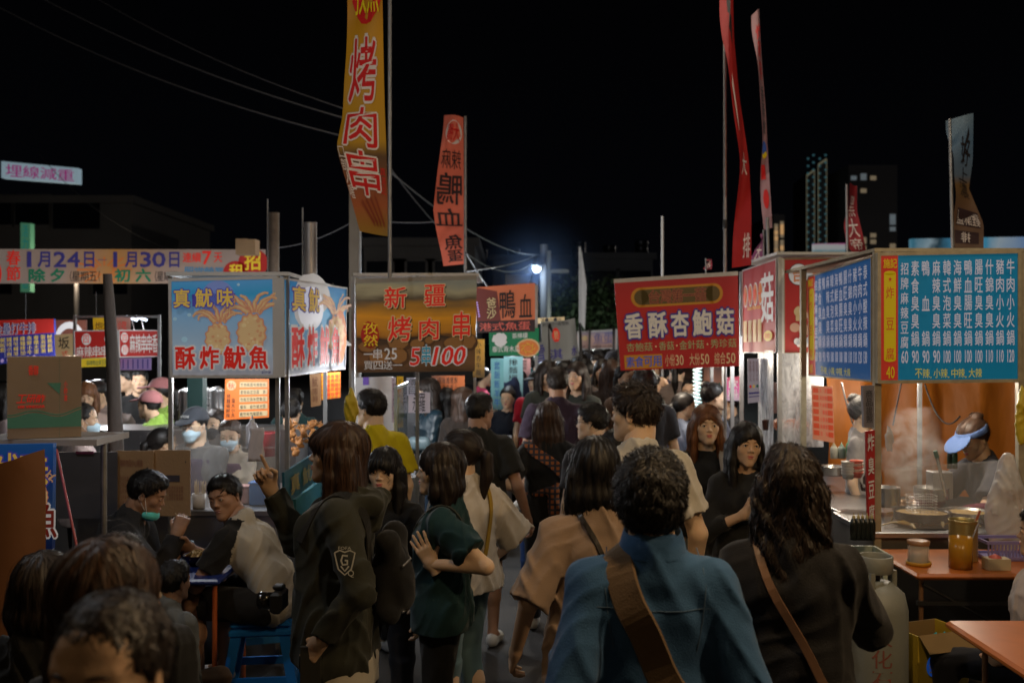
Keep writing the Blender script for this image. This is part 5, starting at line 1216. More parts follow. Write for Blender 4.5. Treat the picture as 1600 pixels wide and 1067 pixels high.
# vats and trays on side counter, teal lettered board
for i, (px,py,d,lb) in enumerate(((350,812,6.1,'foam tray on the counter behind the raglan man'),(380,804,6.2,'pink foam box on the squid counter'),(405,790,6.15,'blue printed cup stack by the pointing hand'))):
    q = P(px,py,d); q.z = .902; c = ((.5,.45,.42),(.5,.28,.26),(.05,.16,.4))[i]; o = MB().box((-.05,-.05,0),(.05,.05,.07+.03*i),bev=.006).box((-.055,-.055,.072+.03*i),(.055,.055,.08+.03*i)).build('food_box', pl(c), None, q); tag(o, lb, 'box')
r, p = board('lettered_board', 'slanted teal board with yellow lettering on the side of the squid cart', 'sign', *quadP((444,738),(520,690),(520,730),(446,790),5.85,6.95), mat('teal_board',(.01,.07,.10),.35,var=.2), .015); 
for i, ch in enumerate('真魷味炸'): p.text(ch,.08+.23*i,.22,.26+.23*i,.80,mat('mustard_paint',(.30,.22,.05),.5,var=0),off=.02,k=3)
p.build(r)
# sheets hanging beside side sign
r, p = board('hanging_sheet', 'tan paper menu hung under the side squid sign', 'menu sheet', *quadP((484,585),(501,583),(501,633),(486,636),7.6), sm('tan',(120,90,62)), .004); p.text('魷',.2,.1,.8,.4,PBR,k=3); p.text('限時',.25,.45,.75,.9,PBR,vertical=True,k=3); p.build(r)
r, p = board('price_grid', 'orange price grid under the side squid sign', 'menu sheet', *quadP((502,583),(532,581),(532,621),(502,625),7.7), sm('og',(160,75,25)), .004)
for i in range(6): p.rect(.02,.05+i*.17,.98,.07+i*.17,PY,2)
for i in range(5): p.rect(.05+i*.21,.0,.07+i*.21,1,PY,2)
menu_rows(p,.08,.08,.95,.94,4,5,PR,seed=7); p.build(r)

# ================= sheep canvas stall =================
SHP = gm('sheep_field', [(0,(46,30,16)),(.12,(78,52,30)),(.30,(66,44,26)),(.37,(30,20,14)),(.42,(120,76,18)),(.55,(150,98,14)),(.68,(105,72,24)),(.76,(60,50,36)),(.86,(112,104,80)),(1,(62,74,78))], .80, 2, .15, 3.2, stretch=(.7,1,3.2))
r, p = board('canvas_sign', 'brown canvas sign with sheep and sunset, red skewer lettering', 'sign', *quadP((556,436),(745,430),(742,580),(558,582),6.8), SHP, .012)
p.rect(0,0,1,.045,mat('canvas_hem',(.30,.28,.24),.8,var=.3,emit=.02),1)
SB = sm('sheep', (100,68,36), .7); SBD = sm('sheep_dark', (58,38,22), .7)
for i, (u,v,ru,rv) in enumerate(((.10,.74,.09,.07),(.36,.70,.10,.09),(.36,.84,.085,.10),(.52,.72,.07,.06),(.62,.68,.04,.05),(.83,.72,.10,.08),(.95,.70,.07,.09),(.20,.86,.10,.08),(.72,.88,.10,.07))):
    p.disc(u,v,ru,rv,SBD,1,20,.05,i); p.disc(u-.01,v-.015,ru*.85,rv*.82,SB,2,20,.07,i+9)
p.disc(.115,.60,.075,.145,RDB,2,24,.06,4); p.text('孜然',.06,.47,.18,.73,PY,off=.02,vertical=True,k=4)
for ch,a,b,c_,d_ in (('新',.24,.43,.10,.32),('疆',.57,.75,.09,.31),('烤',.27,.47,.41,.67),('肉',.53,.70,.44,.66),('串',.81,.96,.38,.66)): p.text(ch,a+.012,c_+.015,b+.012,d_+.015,PK,off=.05,k=3); p.text(ch,a,c_,b,d_,PR,off=.045,k=6,outline=PCR,ooff=.075)
p.text('一串',.06,.75,.22,.86,PW,off=.0,k=4); p.text('25',.235,.745,.34,.865,PW,off=.02,k=4); p.text('買四送一',.06,.88,.39,.97,PW,off=.0,k=4)
p.text('5',.45,.75,.53,.93,PR,off=.05,k=5,slant=.12,outline=PW,ooff=.09); p.text('串',.55,.72,.63,.93,sm('cyan',(20,100,120)),off=.03,k=5,outline=PW,ooff=.06); p.text('100',.64,.74,.90,.93,PR,off=.05,k=5,slant=.12,outline=PW,ooff=.09); p.build(r)
e = empty('food_stall', (P(650,0,7.0).x, 7.0, 0)); tag(e, 'grilled skewer stall under the sheep canvas', 'food stall')
def lx(px, d=7.0): return P(px,0,d).x-e.location.x
for px in (552, 652): MB().box((lx(px)-.012,-.012,0),(lx(px)+.012,.012,P(0,432,7).z)).build('post', POST, e)
MB().box((lx(552),.0,P(0,431,7).z),(lx(748),.9,P(0,431,7).z+.02)).build('roof', WHITE, e)
MB().box((lx(520),.05,.0),(lx(652),.6,.95),bev=.008).build('counter', STEEL, e)
fr_ = MB().box((lx(634),-.7,.55),(lx(634)+.02,-.68,1.62)); fr_.box((lx(634)+.001,-.68,1.60),(lx(634)+.019,.0,1.62)); fr_.box((lx(634)+.001,-.68,.55),(lx(634)+.019,.0,.57)); fr_.build('glass_frame', mat('white_frame',(.4,.5,.58),.4,var=0), e)
MB().box((lx(634)+.006,-.67,.575),(lx(634)+.012,-.01,1.595)).build('glass_pane', mat('tinted_glass',(.10,.2,.28),.08,var=.2,alpha=.55,spec=.8), e)
# plastic curtains / boards at that stall
r, p = board('plastic_curtain', 'wrinkled white plastic curtain behind the man in yellow', 'curtain', *quadP((549,590),(614,588),(616,690),(550,690),7.3), mat('glowing_plastic',(.5,.5,.5),.5,var=.3,vscale=5,emit=.10,ecol=(1,.9,.85),bump=.8,bscale=6,stretch=(.4,1,2)), .008); p.rect(.28,.0,.42,.12,sm('violet',(80,60,130)),2); p.build(r)  # curtain emission stands in for lamp light coming through the plastic
for a, lb, c, t in (((620,588,630,668),'narrow yellow price strip beside the plastic curtain',(150,115,20),'羊肉牛肉豬肉雞肉串'),((612,590,618,660),'narrow pale price strip on the plastic curtain',(120,105,110),'二五元一串買四送一'),((635,590,654,618),'white sheet with a purple price behind the stall frame',(130,130,140),'價目'),((638,613,672,645),'white card with brush lettering beside the woman in leather',(135,128,135),'永羅')):
    r, p = board('price_strip', lb, 'price sign', *quadP((a[0],a[1]),(a[2],a[1]),(a[2],a[3]),(a[0],a[3]),7.15), sm('ps%d' % a[0], c), .004); p.text(t,.2,.05,.8,.95,PK if c[0] < 140 else PBR,vertical=(a[3]-a[1] > 1.2*(a[2]-a[0])),k=3); p.build(r)
YB = pl((.50,.38,.02), .5, var=.2)
def bag(label, px, py, d, w_, h, m, seed=0, name='plastic_bag'):
    g = Grid((-w_-.02,-w_*.6-.02,-h-.02), (w_+.02,w_*.6+.02,.04), .010); g.add(Cone((0,0,0),(0,0,-h*.3),w_*.3,w_*.62),.03); g.add(Ell((0,0,-h*.6),(w_,w_*.5,h*.42)),.03); g.folds(.012,75,seed,st=(1,1,.35)); v,q,m_ = g.mesh(); o = mesh_np(name, v, q, m); o.location = P(px,py,d); tag(o, label, 'bag'); return o
bag('yellow plastic bags hung left of the man in yellow', 548, 610, 5.6, .045, .19, YB, 1)
bag('yellow plastic bag hanging beside the yellow price strip', 624, 625, 6.9, .04, .16, YB, 2)
# small lit goods behind
rr = random.Random(12)
for i, (px, py, w_, h, d, c, lb) in enumerate(((700,600,52,26,9.0,(150,80,40),'orange lit food picture board left of the girl in pink'),(777,600,20,80,10.4,(90,135,140),'left white and blue LED banner under the green sign'),(802,590,30,66,10.6,(110,145,150),'right pale blue LED banner under the green sign'),(748,560,18,60,9.4,(130,95,30),'yellow lit menu strip beside the green sign'),(820,575,18,30,11.4,(140,100,95),'small pinkish banner behind the white and blue banners'))):
    r, p = board('lit_banner', lb, 'banner', *quadP((px-w_/2,py-h/2),(px+w_/2,py-h/2),(px+w_/2,py+h/2),(px-w_/2,py+h/2),d), gm('lb%d' % i, [(0,tuple(x*.5 for x in c)),(.5,c),(1,tuple(min(170,x*1.15) for x in c))], .9, 2 if i else 0, .2, 8), .02)
    menu_rows(p,.2,.05,.8,.95,1 if h > w_ else 5,5 if h > w_ else 2,PK if c[0] > 100 else PBL,seed=i); p.build(r)
# small shelves, pots left aisle stalls
e = empty('food_stall', (P(770,0,9.6).x, 9.6, 0)); tag(e, 'small stall under the duck sign and green sign', 'food stall')
for px in (742, 838): x = P(px,0,9.6).x-e.location.x; MB().box((x-.014,-.014,0),(x+.014,.014,P(0,445,9.6).z)).build('post', POST, e)
MB().box((P(700,0,9.6).x-e.location.x,.02,0),(P(800,0,9.6).x-e.location.x,.5,.95),bev=.01).build('counter', STEEL, e)
DUK = sm('duck_orange', (150,82,55), .6)
r, p = board('canvas_sign', 'orange duck blood sign with a brown corner', 'sign', *quadP((743,449),(836,442),(836,518),(745,520),8.6), DUK, .015)
p.poly([(0,0),(.36,.12),(.44,1),(0,1)], sm('maroon',(78,34,30)), 1); p.rect(0,.75,1,1,sm('dkb',(34,22,24)),2); p.text('爸沙',.18,.25,.34,.72,PCR,off=.03,vertical=True,k=4,outline=PK,ooff=.07)
p.text('鴨',.40,.12,.68,.70,PK,off=.03,k=4); p.text('血',.73,.22,.96,.70,PK,off=.03,k=4); p.text('港式魚蛋',.05,.79,.93,.96,sm('rose',(150,70,60)),off=.02,k=4)
for i in range(7): p.disc(.02+.005*i,.34+.05*i,.012,.016,sm('uv',(150,130,190),1.2),4)
p.build(r)
r, p = board('canvas_sign', 'green sign with a bowl of noodles under the duck sign', 'sign', *quadP((764,517),(842,512),(842,555),(765,556),9.4), sm('green_face',(8,82,52)), .015)
p.disc(.22,.35,.15,.25,PW,1,20,.25,3); p.text('泰式青木瓜',.06,.62,.62,.86,PW,k=3,off=.02); p.text('茶檸檬',.46,.15,.78,.36,PW,k=3,off=.02)
p.disc(.78,.72,.24,.34,PCR,2); p.disc(.78,.73,.21,.29,POR,3,22,.05)
for i in range(14): a = i*.9; p.line([(.78+.15*math.cos(a),.73+.2*math.sin(a)),(.78+.1*math.cos(a+1.4),.73+.15*math.sin(a+1.4))], .012, MY, 4)
p.build(r)
WB = sm('greycloth', (92,92,88), .6)
for a, t, lb in (((845,503,890,500,894,562,848,566),'淇','middle grey ice cream banner with one blue character'),((884,500,898,497,905,556,890,560),'冰','right narrow grey ice cream banner'),((832,537,852,533,856,566,836,570),'雪','small left ice cream banner lettered blue')):
    r, p = board('hanging_banner', lb, 'banner', *quadP((a[0],a[1]),(a[2],a[3]),(a[4],a[5]),(a[6],a[7]),10+(.15 if t == '冰' else -.15 if t == '雪' else 0)), WB, .006)
    p.text(t,.22 if t == '淇' else .1,.70 if t != '雪' else .15,.72 if t == '淇' else .9,.95,PNV,off=.04,k=3)
    if t == '淇': p.text('新世紀一級雪糕',.05,.03,.98,.12,PK,k=3); p.disc(.5,.35,.13,.18,PR,2,16,.1); p.text('脆',.42,.24,.6,.46,PCR,k=3)
    p.build(r)
r, p = board('canvas_sign', 'yellowish lettered sign behind the ice cream banners', 'sign', *quadP((838,497),(882,495),(882,502),(838,506),11.5), PCR, .02); p.text('沐·小·冰',.15,.1,.9,.9,PK,k=3); p.build(r)
r, p = board('canvas_sign', 'far pale fish ball sign over the crowd', 'sign', *quadP((893,521),(962,517),(962,543),(893,545),16.5), gm('fish', [(0,(110,85,80)),(.6,(130,105,95)),(1,(90,90,110))], .8), .02, frame=WHITE, fw=.03)
p.rect(.14,.0,.16,1,PW,2); p.text('魚蛋',.5,.08,.95,.75,sm('steel2',(60,62,100)),off=.01,k=3); p.text('豆丁滷味小吃',.2,.82,.95,.97,PK,k=3); p.disc(.3,.35,.06,.16,PCR,2); p.build(r)
r, p = board('canvas_sign', 'long low far sign just above the crowd', 'sign', *quadP((893,549),(968,547),(968,560),(893,560),18), gm('far2', [(0,(90,60,60)),(1,(120,110,125))], .8, 0, .3, 3), .02); p.text('台南小吃香腸熟肉',.1,.2,.9,.8,PBR,k=3); p.build(r)

# ================= mushroom stall =================
RD = gm('mushroom_red', [(0,(112,14,14)),(.5,(122,18,15)),(1,(105,16,18))], .75, 2, .1, 2)
tl, tr, br, bl = P(960,441,7.4), P(1153,429,7.4), P(1155,572,7.4), P(970,579,7.4)
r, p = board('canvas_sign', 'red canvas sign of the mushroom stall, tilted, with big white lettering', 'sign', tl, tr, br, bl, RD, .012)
p.rect(-.005,-.035,1.0,.01,mat('white_hem',(.5,.48,.44),.7,var=.25,emit=.02),2); GD = sm('gold', (130,85,25)); GDD = sm('gold_dark', (62,48,24))
p.disc(.20,.19,.075,.11,GD,1); p.disc(.80,.19,.075,.11,GD,1); p.rect(.20,.08,.80,.30,GD,1); p.disc(.21,.19,.06,.085,GDD,2); p.disc(.79,.19,.06,.085,GDD,2); p.rect(.21,.105,.79,.275,GDD,2)
p.text('台灣第一菇',.27,.12,.74,.265,PBR,off=.02,k=4,outline=sm('rosy',(130,70,50)),ooff=.05)
for ch,a,b in (('香',.06,.21),('酥',.255,.41),('杏',.44,.59),('鮑',.62,.78),('菇',.815,.96)): p.text(ch,a,.37,b,.64,sm('bone',(150,140,125)),off=.09,k=8,outline=PNV,ooff=.15)
for ch,a,b in (('杏鮑菇',.06,.28),('香菇',.33,.46),('金針菇',.50,.71),('秀珍菇',.76,.98)): p.text(ch,a,.695,b,.79,sm('sage',(100,115,75)),off=.0,k=4)
for u in (.305,.48,.735): p.disc(u,.745,.007,.01,PCR,4)
p.rect(.035,.83,.355,.985,GD,2); p.text('素食可用',.05,.85,.35,.965,PBL,off=.02,k=4); p.text('小份',.375,.84,.46,.97,PCR,k=4,off=.01); p.text('30',.465,.85,.53,.965,PCR,off=.02,k=4); p.text('大份',.58,.84,.67,.97,PCR,off=.01,k=4); p.text('50',.675,.85,.745,.965,PCR,off=.02,k=4); p.text('綜合',.79,.84,.885,.97,PCR,off=.01,k=4); p.text('50',.89,.85,.965,.965,PCR,off=.02,k=4)
p.build(r)
r, p = board('menu_board', 'slanted red mushroom poster on the side of the stall', 'sign', *quadP((1161,424),(1213,406),(1213,550),(1161,550),7.9,7.12), RD, .04, frame=WHITE, fw=.008)
for i, ch in enumerate('台灣第一'): p.disc(.10+.155*i,.32,.07,.14,PW,1); p.disc(.10+.155*i,.32,.055,.12,RDB if False else POR,2); p.text(ch,.05+.155*i,.26,.15+.155*i,.39,PR,off=.02,k=4)
p.text('菇',.62,.12,.98,.66,PW,off=.06,k=4); p.text('Taiwan Mushroom',.18,.45,.6,.50,PY,k=4)
for i in range(4): p.rect(.04+.15*i,.62,.15+.15*i,.88,PCR,2); p.disc(.095+.15*i,.72,.04,.07,SQ,3)
p.disc(.80,.82,.12,.06,PY,3); p.text('素食',.72,.79,.88,.85,PR,k=5); p.build(r)
r, p = board('menu_board', 'flat red mushroom poster half hidden by the blue side menu', 'sign', *quadP((1226,406),(1380,404),(1380,549),(1226,551),7.15), RD, .04, frame=POSTW, fw=.012)
for i, ch in enumerate('台灣'): p.disc(.14+.19*i,.16,.105,.12,PK,1); p.disc(.14+.19*i,.16,.10,.112,PW,2); p.text(ch,.08+.19*i,.09,.20+.19*i,.24,POR,off=.05,k=4)
MUS = sm('mushroom',(150,115,95)); 
for (u,v,a,b) in ((.18,.60,.06,.05),(.10,.73,.05,.05),(.20,.76,.06,.06),(.28,.70,.05,.05)): p.disc(u,v,a,b,MUS,2)
p.disc(.15,.56,.06,.06,PCR,3); p.rect(.11,.58,.16,.66,PCR,3)
for i in range(9): p.disc(.12+.025*i,.88+.03*math.sin(i*2),.03,.035,PW,3)
p.build(r)
e = empty('food_stall', (P(1218,0,7.1).x, 7.1, 0)); tag(e, 'mushroom stall with cloudy plastic sheets behind the two women facing us', 'food stall')
def mx_(px, d): return P(px,0,d).x-e.location.x
MB().box((-.014,-.014,0),(.014,.014,P(0,402,7.1).z)).build('post', POST, e)
x = mx_(1157,8.0); MB().box((x-.014,.85,0),(x+.014,.878,P(0,425,8.0).z)).build('post', POST, e)
MB().box((-.02,.0,P(0,398,7.1).z),(.8,1.0,P(0,398,7.1).z+.02)).build('roof', WHITE, e)
a, b = mx_(1182,7.6), .65
MB().slab((a,.45,.98),(-.03,.06,.98),(-.03,.06,1.84),(a,.45,1.84),.004).build('plastic_sheet', FILM, e)
MB().slab((.02,.02,1.15),(.32,.02,1.15),(.32,.02,1.82),(.02,.02,1.82),.004).build('plastic_sheet', FILM, e)
MB().box((a,.1,.0),(.35,.7,.93),bev=.01).build('counter', STEEL, e)
MB().box((a-.05,.02,.94),(.36,.16,1.0),bev=.01).build('counter_edge', mat('red_white_edge',(.5,.42,.4),.5,var=.3,vscale=14), e)
OR_ = pl((.50,.13,.02), .4)
o = MB().box((-.12,-.06,0),(.12,.06,.08),bev=.02).build('orange_tray', OR_, None, P(1235,672,7.25)); tag(o, 'orange tray on the counter behind the sheets', 'tray')
o = MB().lathe([(.001,0),(.02,0),(.026,.07),(.029,.075),(.001,.078)], n=14).build('paper_cup', pl((.08,.03,.02)), None, P(1196,672,7.2)); tag(o, 'dark paper cup on the counter edge beside the dark haired woman', 'cup')
r, p = board('price_sheet', 'white price sheet with coloured dots stuck on the plastic sheet', 'menu sheet', *quadP((1168,560),(1186,560),(1187,628),(1169,630),7.5), sm('psheet',(125,118,125)), .004)
for i in range(3): p.disc(.2+.3*i,.63,.1,.035,(PR,MY,PG)[i],2)
p.rect(.05,.76,.95,.80,PNV,2); p.rect(.05,.85,.95,.87,PNV,2)
for i in range(3): p.text('香菇類三十元',.12+.28*i,.06,.3+.28*i,.52,PBR,vertical=True,k=3)
p.build(r)
r, p = board('price_sheet', 'brownish sheet behind the plastic, beside the post', 'menu sheet', *quadP((1200,598),(1216,597),(1216,645),(1202,646),7.35), sm('bsh',(70,50,45)), .004); p.text('公告',.2,.1,.8,.5,PK,vertical=True,k=3); p.build(r)
r, p = board('price_sheet', 'orange and white price list hung from clips beside the orange tarp', 'menu sheet', *quadP((1268,602),(1301,604),(1304,692),(1270,686),6.95), sm('oplist',(150,95,70)), .004)
for j in range(7): p.rect(.05,.04+j*.13,.30,.13+j*.13,sm('orr',(150,50,22)),2); p.rect(.72,.04+j*.13,.95,.13+j*.13,sm('orr',(150,50,22)),2); menu_rows(p,.34,.04+j*.13,.7,.13+j*.13,3,1,PR,seed=40+j)
p.build(r)
# spring-like LED coil and posts between the canvas and the stall
o = MB(); a = P(1090,575,8.6); pts = [a+Vector((.035*math.cos(i*.8), .035*math.sin(i*.8), -i*.0042)) for i in range(100)]; o.tube(pts, .008, 5); o = o.build('light_coil', lampmat('coil',(.62,.85,.88),.5)); tag(o, 'pale coiled light tube hanging under the red canvas', 'lamp')
for i, (px, d, pt, lb) in enumerate(((1131,8.5,560,'thin white stall post behind the ginger haired woman'),(1144,8.2,560,'thicker white stall post left of the mushroom poster'),(1112,9.2,560,'far thin post under the red canvas'))):
    q = P(px,pt,d); o = MB().box((-.014,-.014,0),(.014,.014,q.z)).build('stall_post', POST, None, (q.x,d,0)); tag(o, lb, 'post')
r, p = board('lit_banner', 'pink and white lit banner under the right end of the red canvas', 'banner', *quadP((1134,590),(1156,588),(1156,626),(1134,626),8.8), gm('pk2', [(0,(120,110,120)),(.5,(140,50,100)),(1,(120,40,50))], .9), .02); p.text('飲料',.15,.1,.85,.9,PW,vertical=True,k=3); p.build(r)
r, p = board('lit_banner', 'brown lit banner with drink pictures under the red canvas', 'banner', *quadP((1100,574),(1130,574),(1130,640),(1100,640),9.4), gm('dk2', [(0,(70,40,35)),(.5,(120,80,60)),(1,(60,35,30))], .8), .02)
for i in range(4): p.disc(.2+.2*i,.45,.07,.1,(PR,PCR,MY,PG)[i],2)
p.build(r)

# ================= tofu stall =================
BLF = sm('menu_cyan', (0,86,116), .75); BLS = sm('menu_blue', (8,62,108), .75); RM = sm('menu_red', (140,34,24), .75); YM = sm('menu_yellow', (145,125,10), .75); LW = sm('letter_white', (140,140,150), .85); LY = sm('letter_yellow', (150,140,40), .85)
cols = ['招牌麻辣豆腐','素食臭臭鍋','鴨 血 鍋','麻辣臭臭鍋','韓式泡菜鍋','海鮮臭臭鍋','鴨血腸旺鍋','腸旺臭臭鍋','什錦臭臭鍋','豬肉小火鍋','牛肉小火鍋','泰式酸辣鍋']
prices = ['60','90','90','90','100','100','100','100','110','110','120','130']
def tofu(p, n):
    p.rect(0,0,.125,1,RM,1); p.text('施記',.015,.025,.115,.10,YM,off=.05,k=4); p.rect(.022,.14,.108,.835,YM,2); p.disc(.065,.14,.043,.018,YM,2); p.disc(.065,.835,.043,.018,YM,2)
    st = [(.065+.014*(1 if k_ % 2 == 0 else .42)*math.sin(k_*math.pi/5), .19-.022*(1 if k_ % 2 == 0 else .42)*math.cos(k_*math.pi/5)) for k_ in range(9,-1,-1)]; p.poly(st, RM, 3)
    for ch, v in (('炸',.25),('豆',.50),('腐',.74)): p.text(ch,.035,v,.095,v+.095,RM,off=.0,k=4)
    p.text('40',.035,.89,.095,.985,YM,off=.03,k=4)
    w_ = .85/n
    for i in range(n):
        u0 = .14+w_*i; u1 = u0+w_*.76; s_ = cols[i]
        if i == 0:
            for j, ch in enumerate(s_): p.text(ch,u0,.06+j*.118,u1,.155+j*.118,LW,off=.03,k=4)
        else:
            s5 = s_ if len(s_) == 5 else s_
            for j, ch in enumerate(s5):
                if ch != ' ': p.text(ch,u0,.045+j*.141,u1,.165+j*.141,LW,off=.03,k=4)
        p.text(prices[i],u0+.005,.765,u1-.005,.865,LW,off=.04,k=4)
    p.text('不辣',.245,.91,.355,.985,LY,off=.01,k=4); p.text('小辣',.38,.91,.485,.985,LY,off=.01,k=4); p.text('中辣',.51,.91,.61,.985,LY,off=.01,k=4); p.text('大辣',.635,.91,.735,.985,LY,off=.01,k=4)
    for u in (.36,.49,.615): p.disc(u,.98,.004,.006,LY,4)
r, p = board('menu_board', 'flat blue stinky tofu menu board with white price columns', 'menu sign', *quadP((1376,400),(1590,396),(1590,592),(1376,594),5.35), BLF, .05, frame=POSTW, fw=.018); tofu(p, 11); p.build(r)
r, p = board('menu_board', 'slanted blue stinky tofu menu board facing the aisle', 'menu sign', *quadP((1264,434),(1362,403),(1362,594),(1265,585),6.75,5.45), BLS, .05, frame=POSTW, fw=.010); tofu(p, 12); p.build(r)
e = empty('food_stall', (P(1370,0,5.4).x, 5.4, 0)); tag(e, 'stinky tofu stall with cream posts, steel counter and clear shield', 'food stall')
def tx(px, d=5.4): return P(px,0,d).x-e.location.x
ztop = P(0,394,5.4).z
MB().box((-.018,-.018,0),(.018,.018,ztop)).build('post', POSTW, e)
MB().box((tx(1594)-.018,-.018,0),(tx(1594)+.018,.018,ztop)).build('post', POSTW, e)
MB().box((-.018,1.35,.0),(.018,1.386,ztop)).build('post', POSTW, e)
MB().box((-.02,-.02,ztop+.001),(1.4,1.9,ztop+.02)).build('roof', POSTW, e)
MB().box((tx(1438,6.6)-.012,1.2,.9),(tx(1438,6.6)+.012,1.224,ztop)).build('inner_post', POST, e)
MB().box((-.04,-.03,.845),(1.5,.62,.88),bev=.006).build('counter_top', STEEL, e); MB().box((-.02,0,.05),(1.45,.55,.843)).build('counter_body', mat('grimy_steel',(.13,.12,.11),.5,metal=.5,var=.4,vscale=5), e)
MB().box((.02,.63,.83),(.55,2.3,.87),bev=.006).build('side_counter', STEEL, e); MB().box((.03,.65,.05),(.5,2.2,.827)).build('side_body', mat('grimy_steel',(.13,.12,.11)), e)
MB().slab((.03,-.035,.90),(tx(1580),-.035,.90),(tx(1580),-.035,1.27),(.03,-.035,1.22),.004).build('clear_shield', ACRYL, e)
MB().tube([(.03,-.037,1.222),(tx(1580),-.037,1.272)], .004, 5).build('shield_edge', ACRYL, e)
# tarp
TARP = mat('orange_tarp', (.46,.145,.015), .5, var=.45, vscale=3.5, bump=1.0, bscale=7, stretch=(1,1,.45))
V = []; n, m_ = 14, 30
for i in range(n+1):
    for j in range(m_+1):
        u = j/m_; x = tx(1285,7.9)+(tx(1700,7.9)-tx(1285,7.9))*u; V.append((x, 2.35+.05*math.sin(u*30+i*.15)+.03*math.sin(u*71+i*.4)+.05*math.sin(i*.5), .7+1.75*(1-i/n)))
o = mesh_np('back_tarp', V, [(i*(m_+1)+j,(i+1)*(m_+1)+j,(i+1)*(m_+1)+j+1,i*(m_+1)+j+1) for i in range(n) for j in range(m_)], TARP, e)
# vertical red sign + grey box
r, p = board('vertical_sign', 'narrow red vertical sign with white lettering on the cream post', 'sign', *quadP((1353,674),(1367,672),(1367,818),(1356,822),5.30), mat('red_vinyl',(.35,.02,.02),.4,var=.15,emit=.05), .02); 
for i, ch in enumerate('炸臭豆腐'): p.text(ch,.12,.03+i*.25,.88,.21+i*.25,mat('white_vinyl',(.6,.6,.58),.4,var=.05,emit=.04),off=.04,k=3)
p.build(r)
r, p = board('small_sign', 'grey lettered card fixed above the red vertical sign', 'sign', *quadP((1348,603),(1366,602),(1366,668),(1350,668),5.28), mat('grey_card',(.16,.15,.18),.6,var=.2), .03); p.text('商品證照',.2,.1,.8,.9,BLACK,vertical=True,k=3); p.build(r)
# pots, bowls, bottles on counters
POT = mat('pot_steel', (.5,.48,.45), .25, metal=.8, var=.3)
def pot(label, px, py, d, r_, h, fill=None, name='steel_pot', m=POT):
    o = MB().lathe([(.001,0),(r_*.9,0),(r_,h*.15),(r_,h),(r_*1.06,h+.004),(r_*.96,h),(r_*.93,h*.75),(.001,h*.75)], n=24).build(name, m, None, P(px,py,d)); tag(o, label, 'pot'); 
    if fill: MB().lathe([(r_*.925,h*.78),(r_*.5,h*.83),(.001,h*.86)], n=24).build('food', fill, o)
    return o
BRTH = mat('noodles', (.42,.27,.08), .4, var=.6, vscale=50, bump=.9, bscale=90); FOODM = mat('sauce_food', (.30,.10,.03), .4, var=.6, vscale=40, bump=.8, bscale=70)
pot('wide wok of noodles behind the clear shield', 1440, 812, 5.62, .15, .05, BRTH, 'wok', mat('black_wok',(.03,.03,.03),.3,metal=.5))
pot('steel hotplate pan at the right of the counter', 1510, 812, 5.65, .13, .05, BRTH)
pot('round steaming pot beside the post', 1385, 790, 5.95, .08, .11, FOODM)
pot('low steel bowl on the side counter', 1300, 742, 6.9, .085, .06)
pot('steel lid and basin next to the cook in the visor', 1455, 780, 5.95, .10, .07)
# noodles, baskets and utensils lying around the hotplate
rr = random.Random(31)
ORD = ['first','second','third','fourth','fifth','sixth','seventh','eighth','ninth','tenth','eleventh','twelfth']
for i in range(36):
    x, y = 1397+(i % 12)*14.5+rr.uniform(-4,4), (806,820,834)[i//12]+rr.uniform(-4,4); q = P(x, y, 5.45+(838-y)*.012); q.z = .884+rr.uniform(0,.012); a = rr.uniform(0,3.1); l_ = rr.uniform(.03,.09)
    c = rr.choice([(.45,.30,.10),(.3,.28,.25),(.5,.42,.25),(.12,.10,.09),(.4,.12,.05),(.5,.5,.48)])
    g = MB(); g.tube([(-l_*math.cos(a),-l_*math.sin(a)*.5,0),(0,0,.012),(l_*math.cos(a),l_*math.sin(a)*.5,.004)], [.004,.014 if i % 3 else .006,.005], 6)
    o = g.build('food_piece', mat('food_%02d' % int(c[0]*100), c, .4, metal=0, var=.4, vscale=30), None, q); tag(o, '%s piece of food from the left, %s row behind the clear shield' % (ORD[i % 12], ('back','middle','front')[i//12]), 'food', 'food lying on the tofu counter')
mb = MB()
for i in range(7):
    mb.tube([(-.07+.023*i,-.04,.10),(-.06+.02*i,-.035,.0),(-.06+.02*i,.035,.0),(-.07+.023*i,.04,.10)], .0012, 4)
    mb.tube([(-.072,-.042,.015*i+.005),(.072,-.042,.015*i+.005),(.072,.042,.015*i+.005),(-.072,.042,.015*i+.005),(-.072,-.042,.015*i+.005)], .0012, 4)
o = mb.build('wire_basket', mat('chrome_wire',(.5,.5,.5),.3,metal=.8), None, P(1440,800,5.52)); tag(o, 'wire strainer basket on the tofu counter', 'basket')
for i,(px,py,d,h,r_,c,cc,lb) in enumerate(((1303,716,6.9,.11,.026,(.50,.48,.40),(.5,.45,.3),'left cream jar on the side counter'),(1315,716,6.9,.11,.026,(.42,.50,.46),(.3,.5,.4),'pale green jar on the side counter'),(1328,714,6.85,.13,.028,(.02,.30,.12),(.1,.4,.2),'bright green bottle on the side counter'),(1492,732,6.15,.14,.016,(.02,.06,.03),(.5,.5,.4),'left dark bottle by the cook in the visor'),(1484,732,6.2,.14,.016,(.03,.05,.03),(.5,.5,.4),'dark bottle left of its twin by the visor cook'))): bottle(lb, px, py, d, h, r_, c, cc)
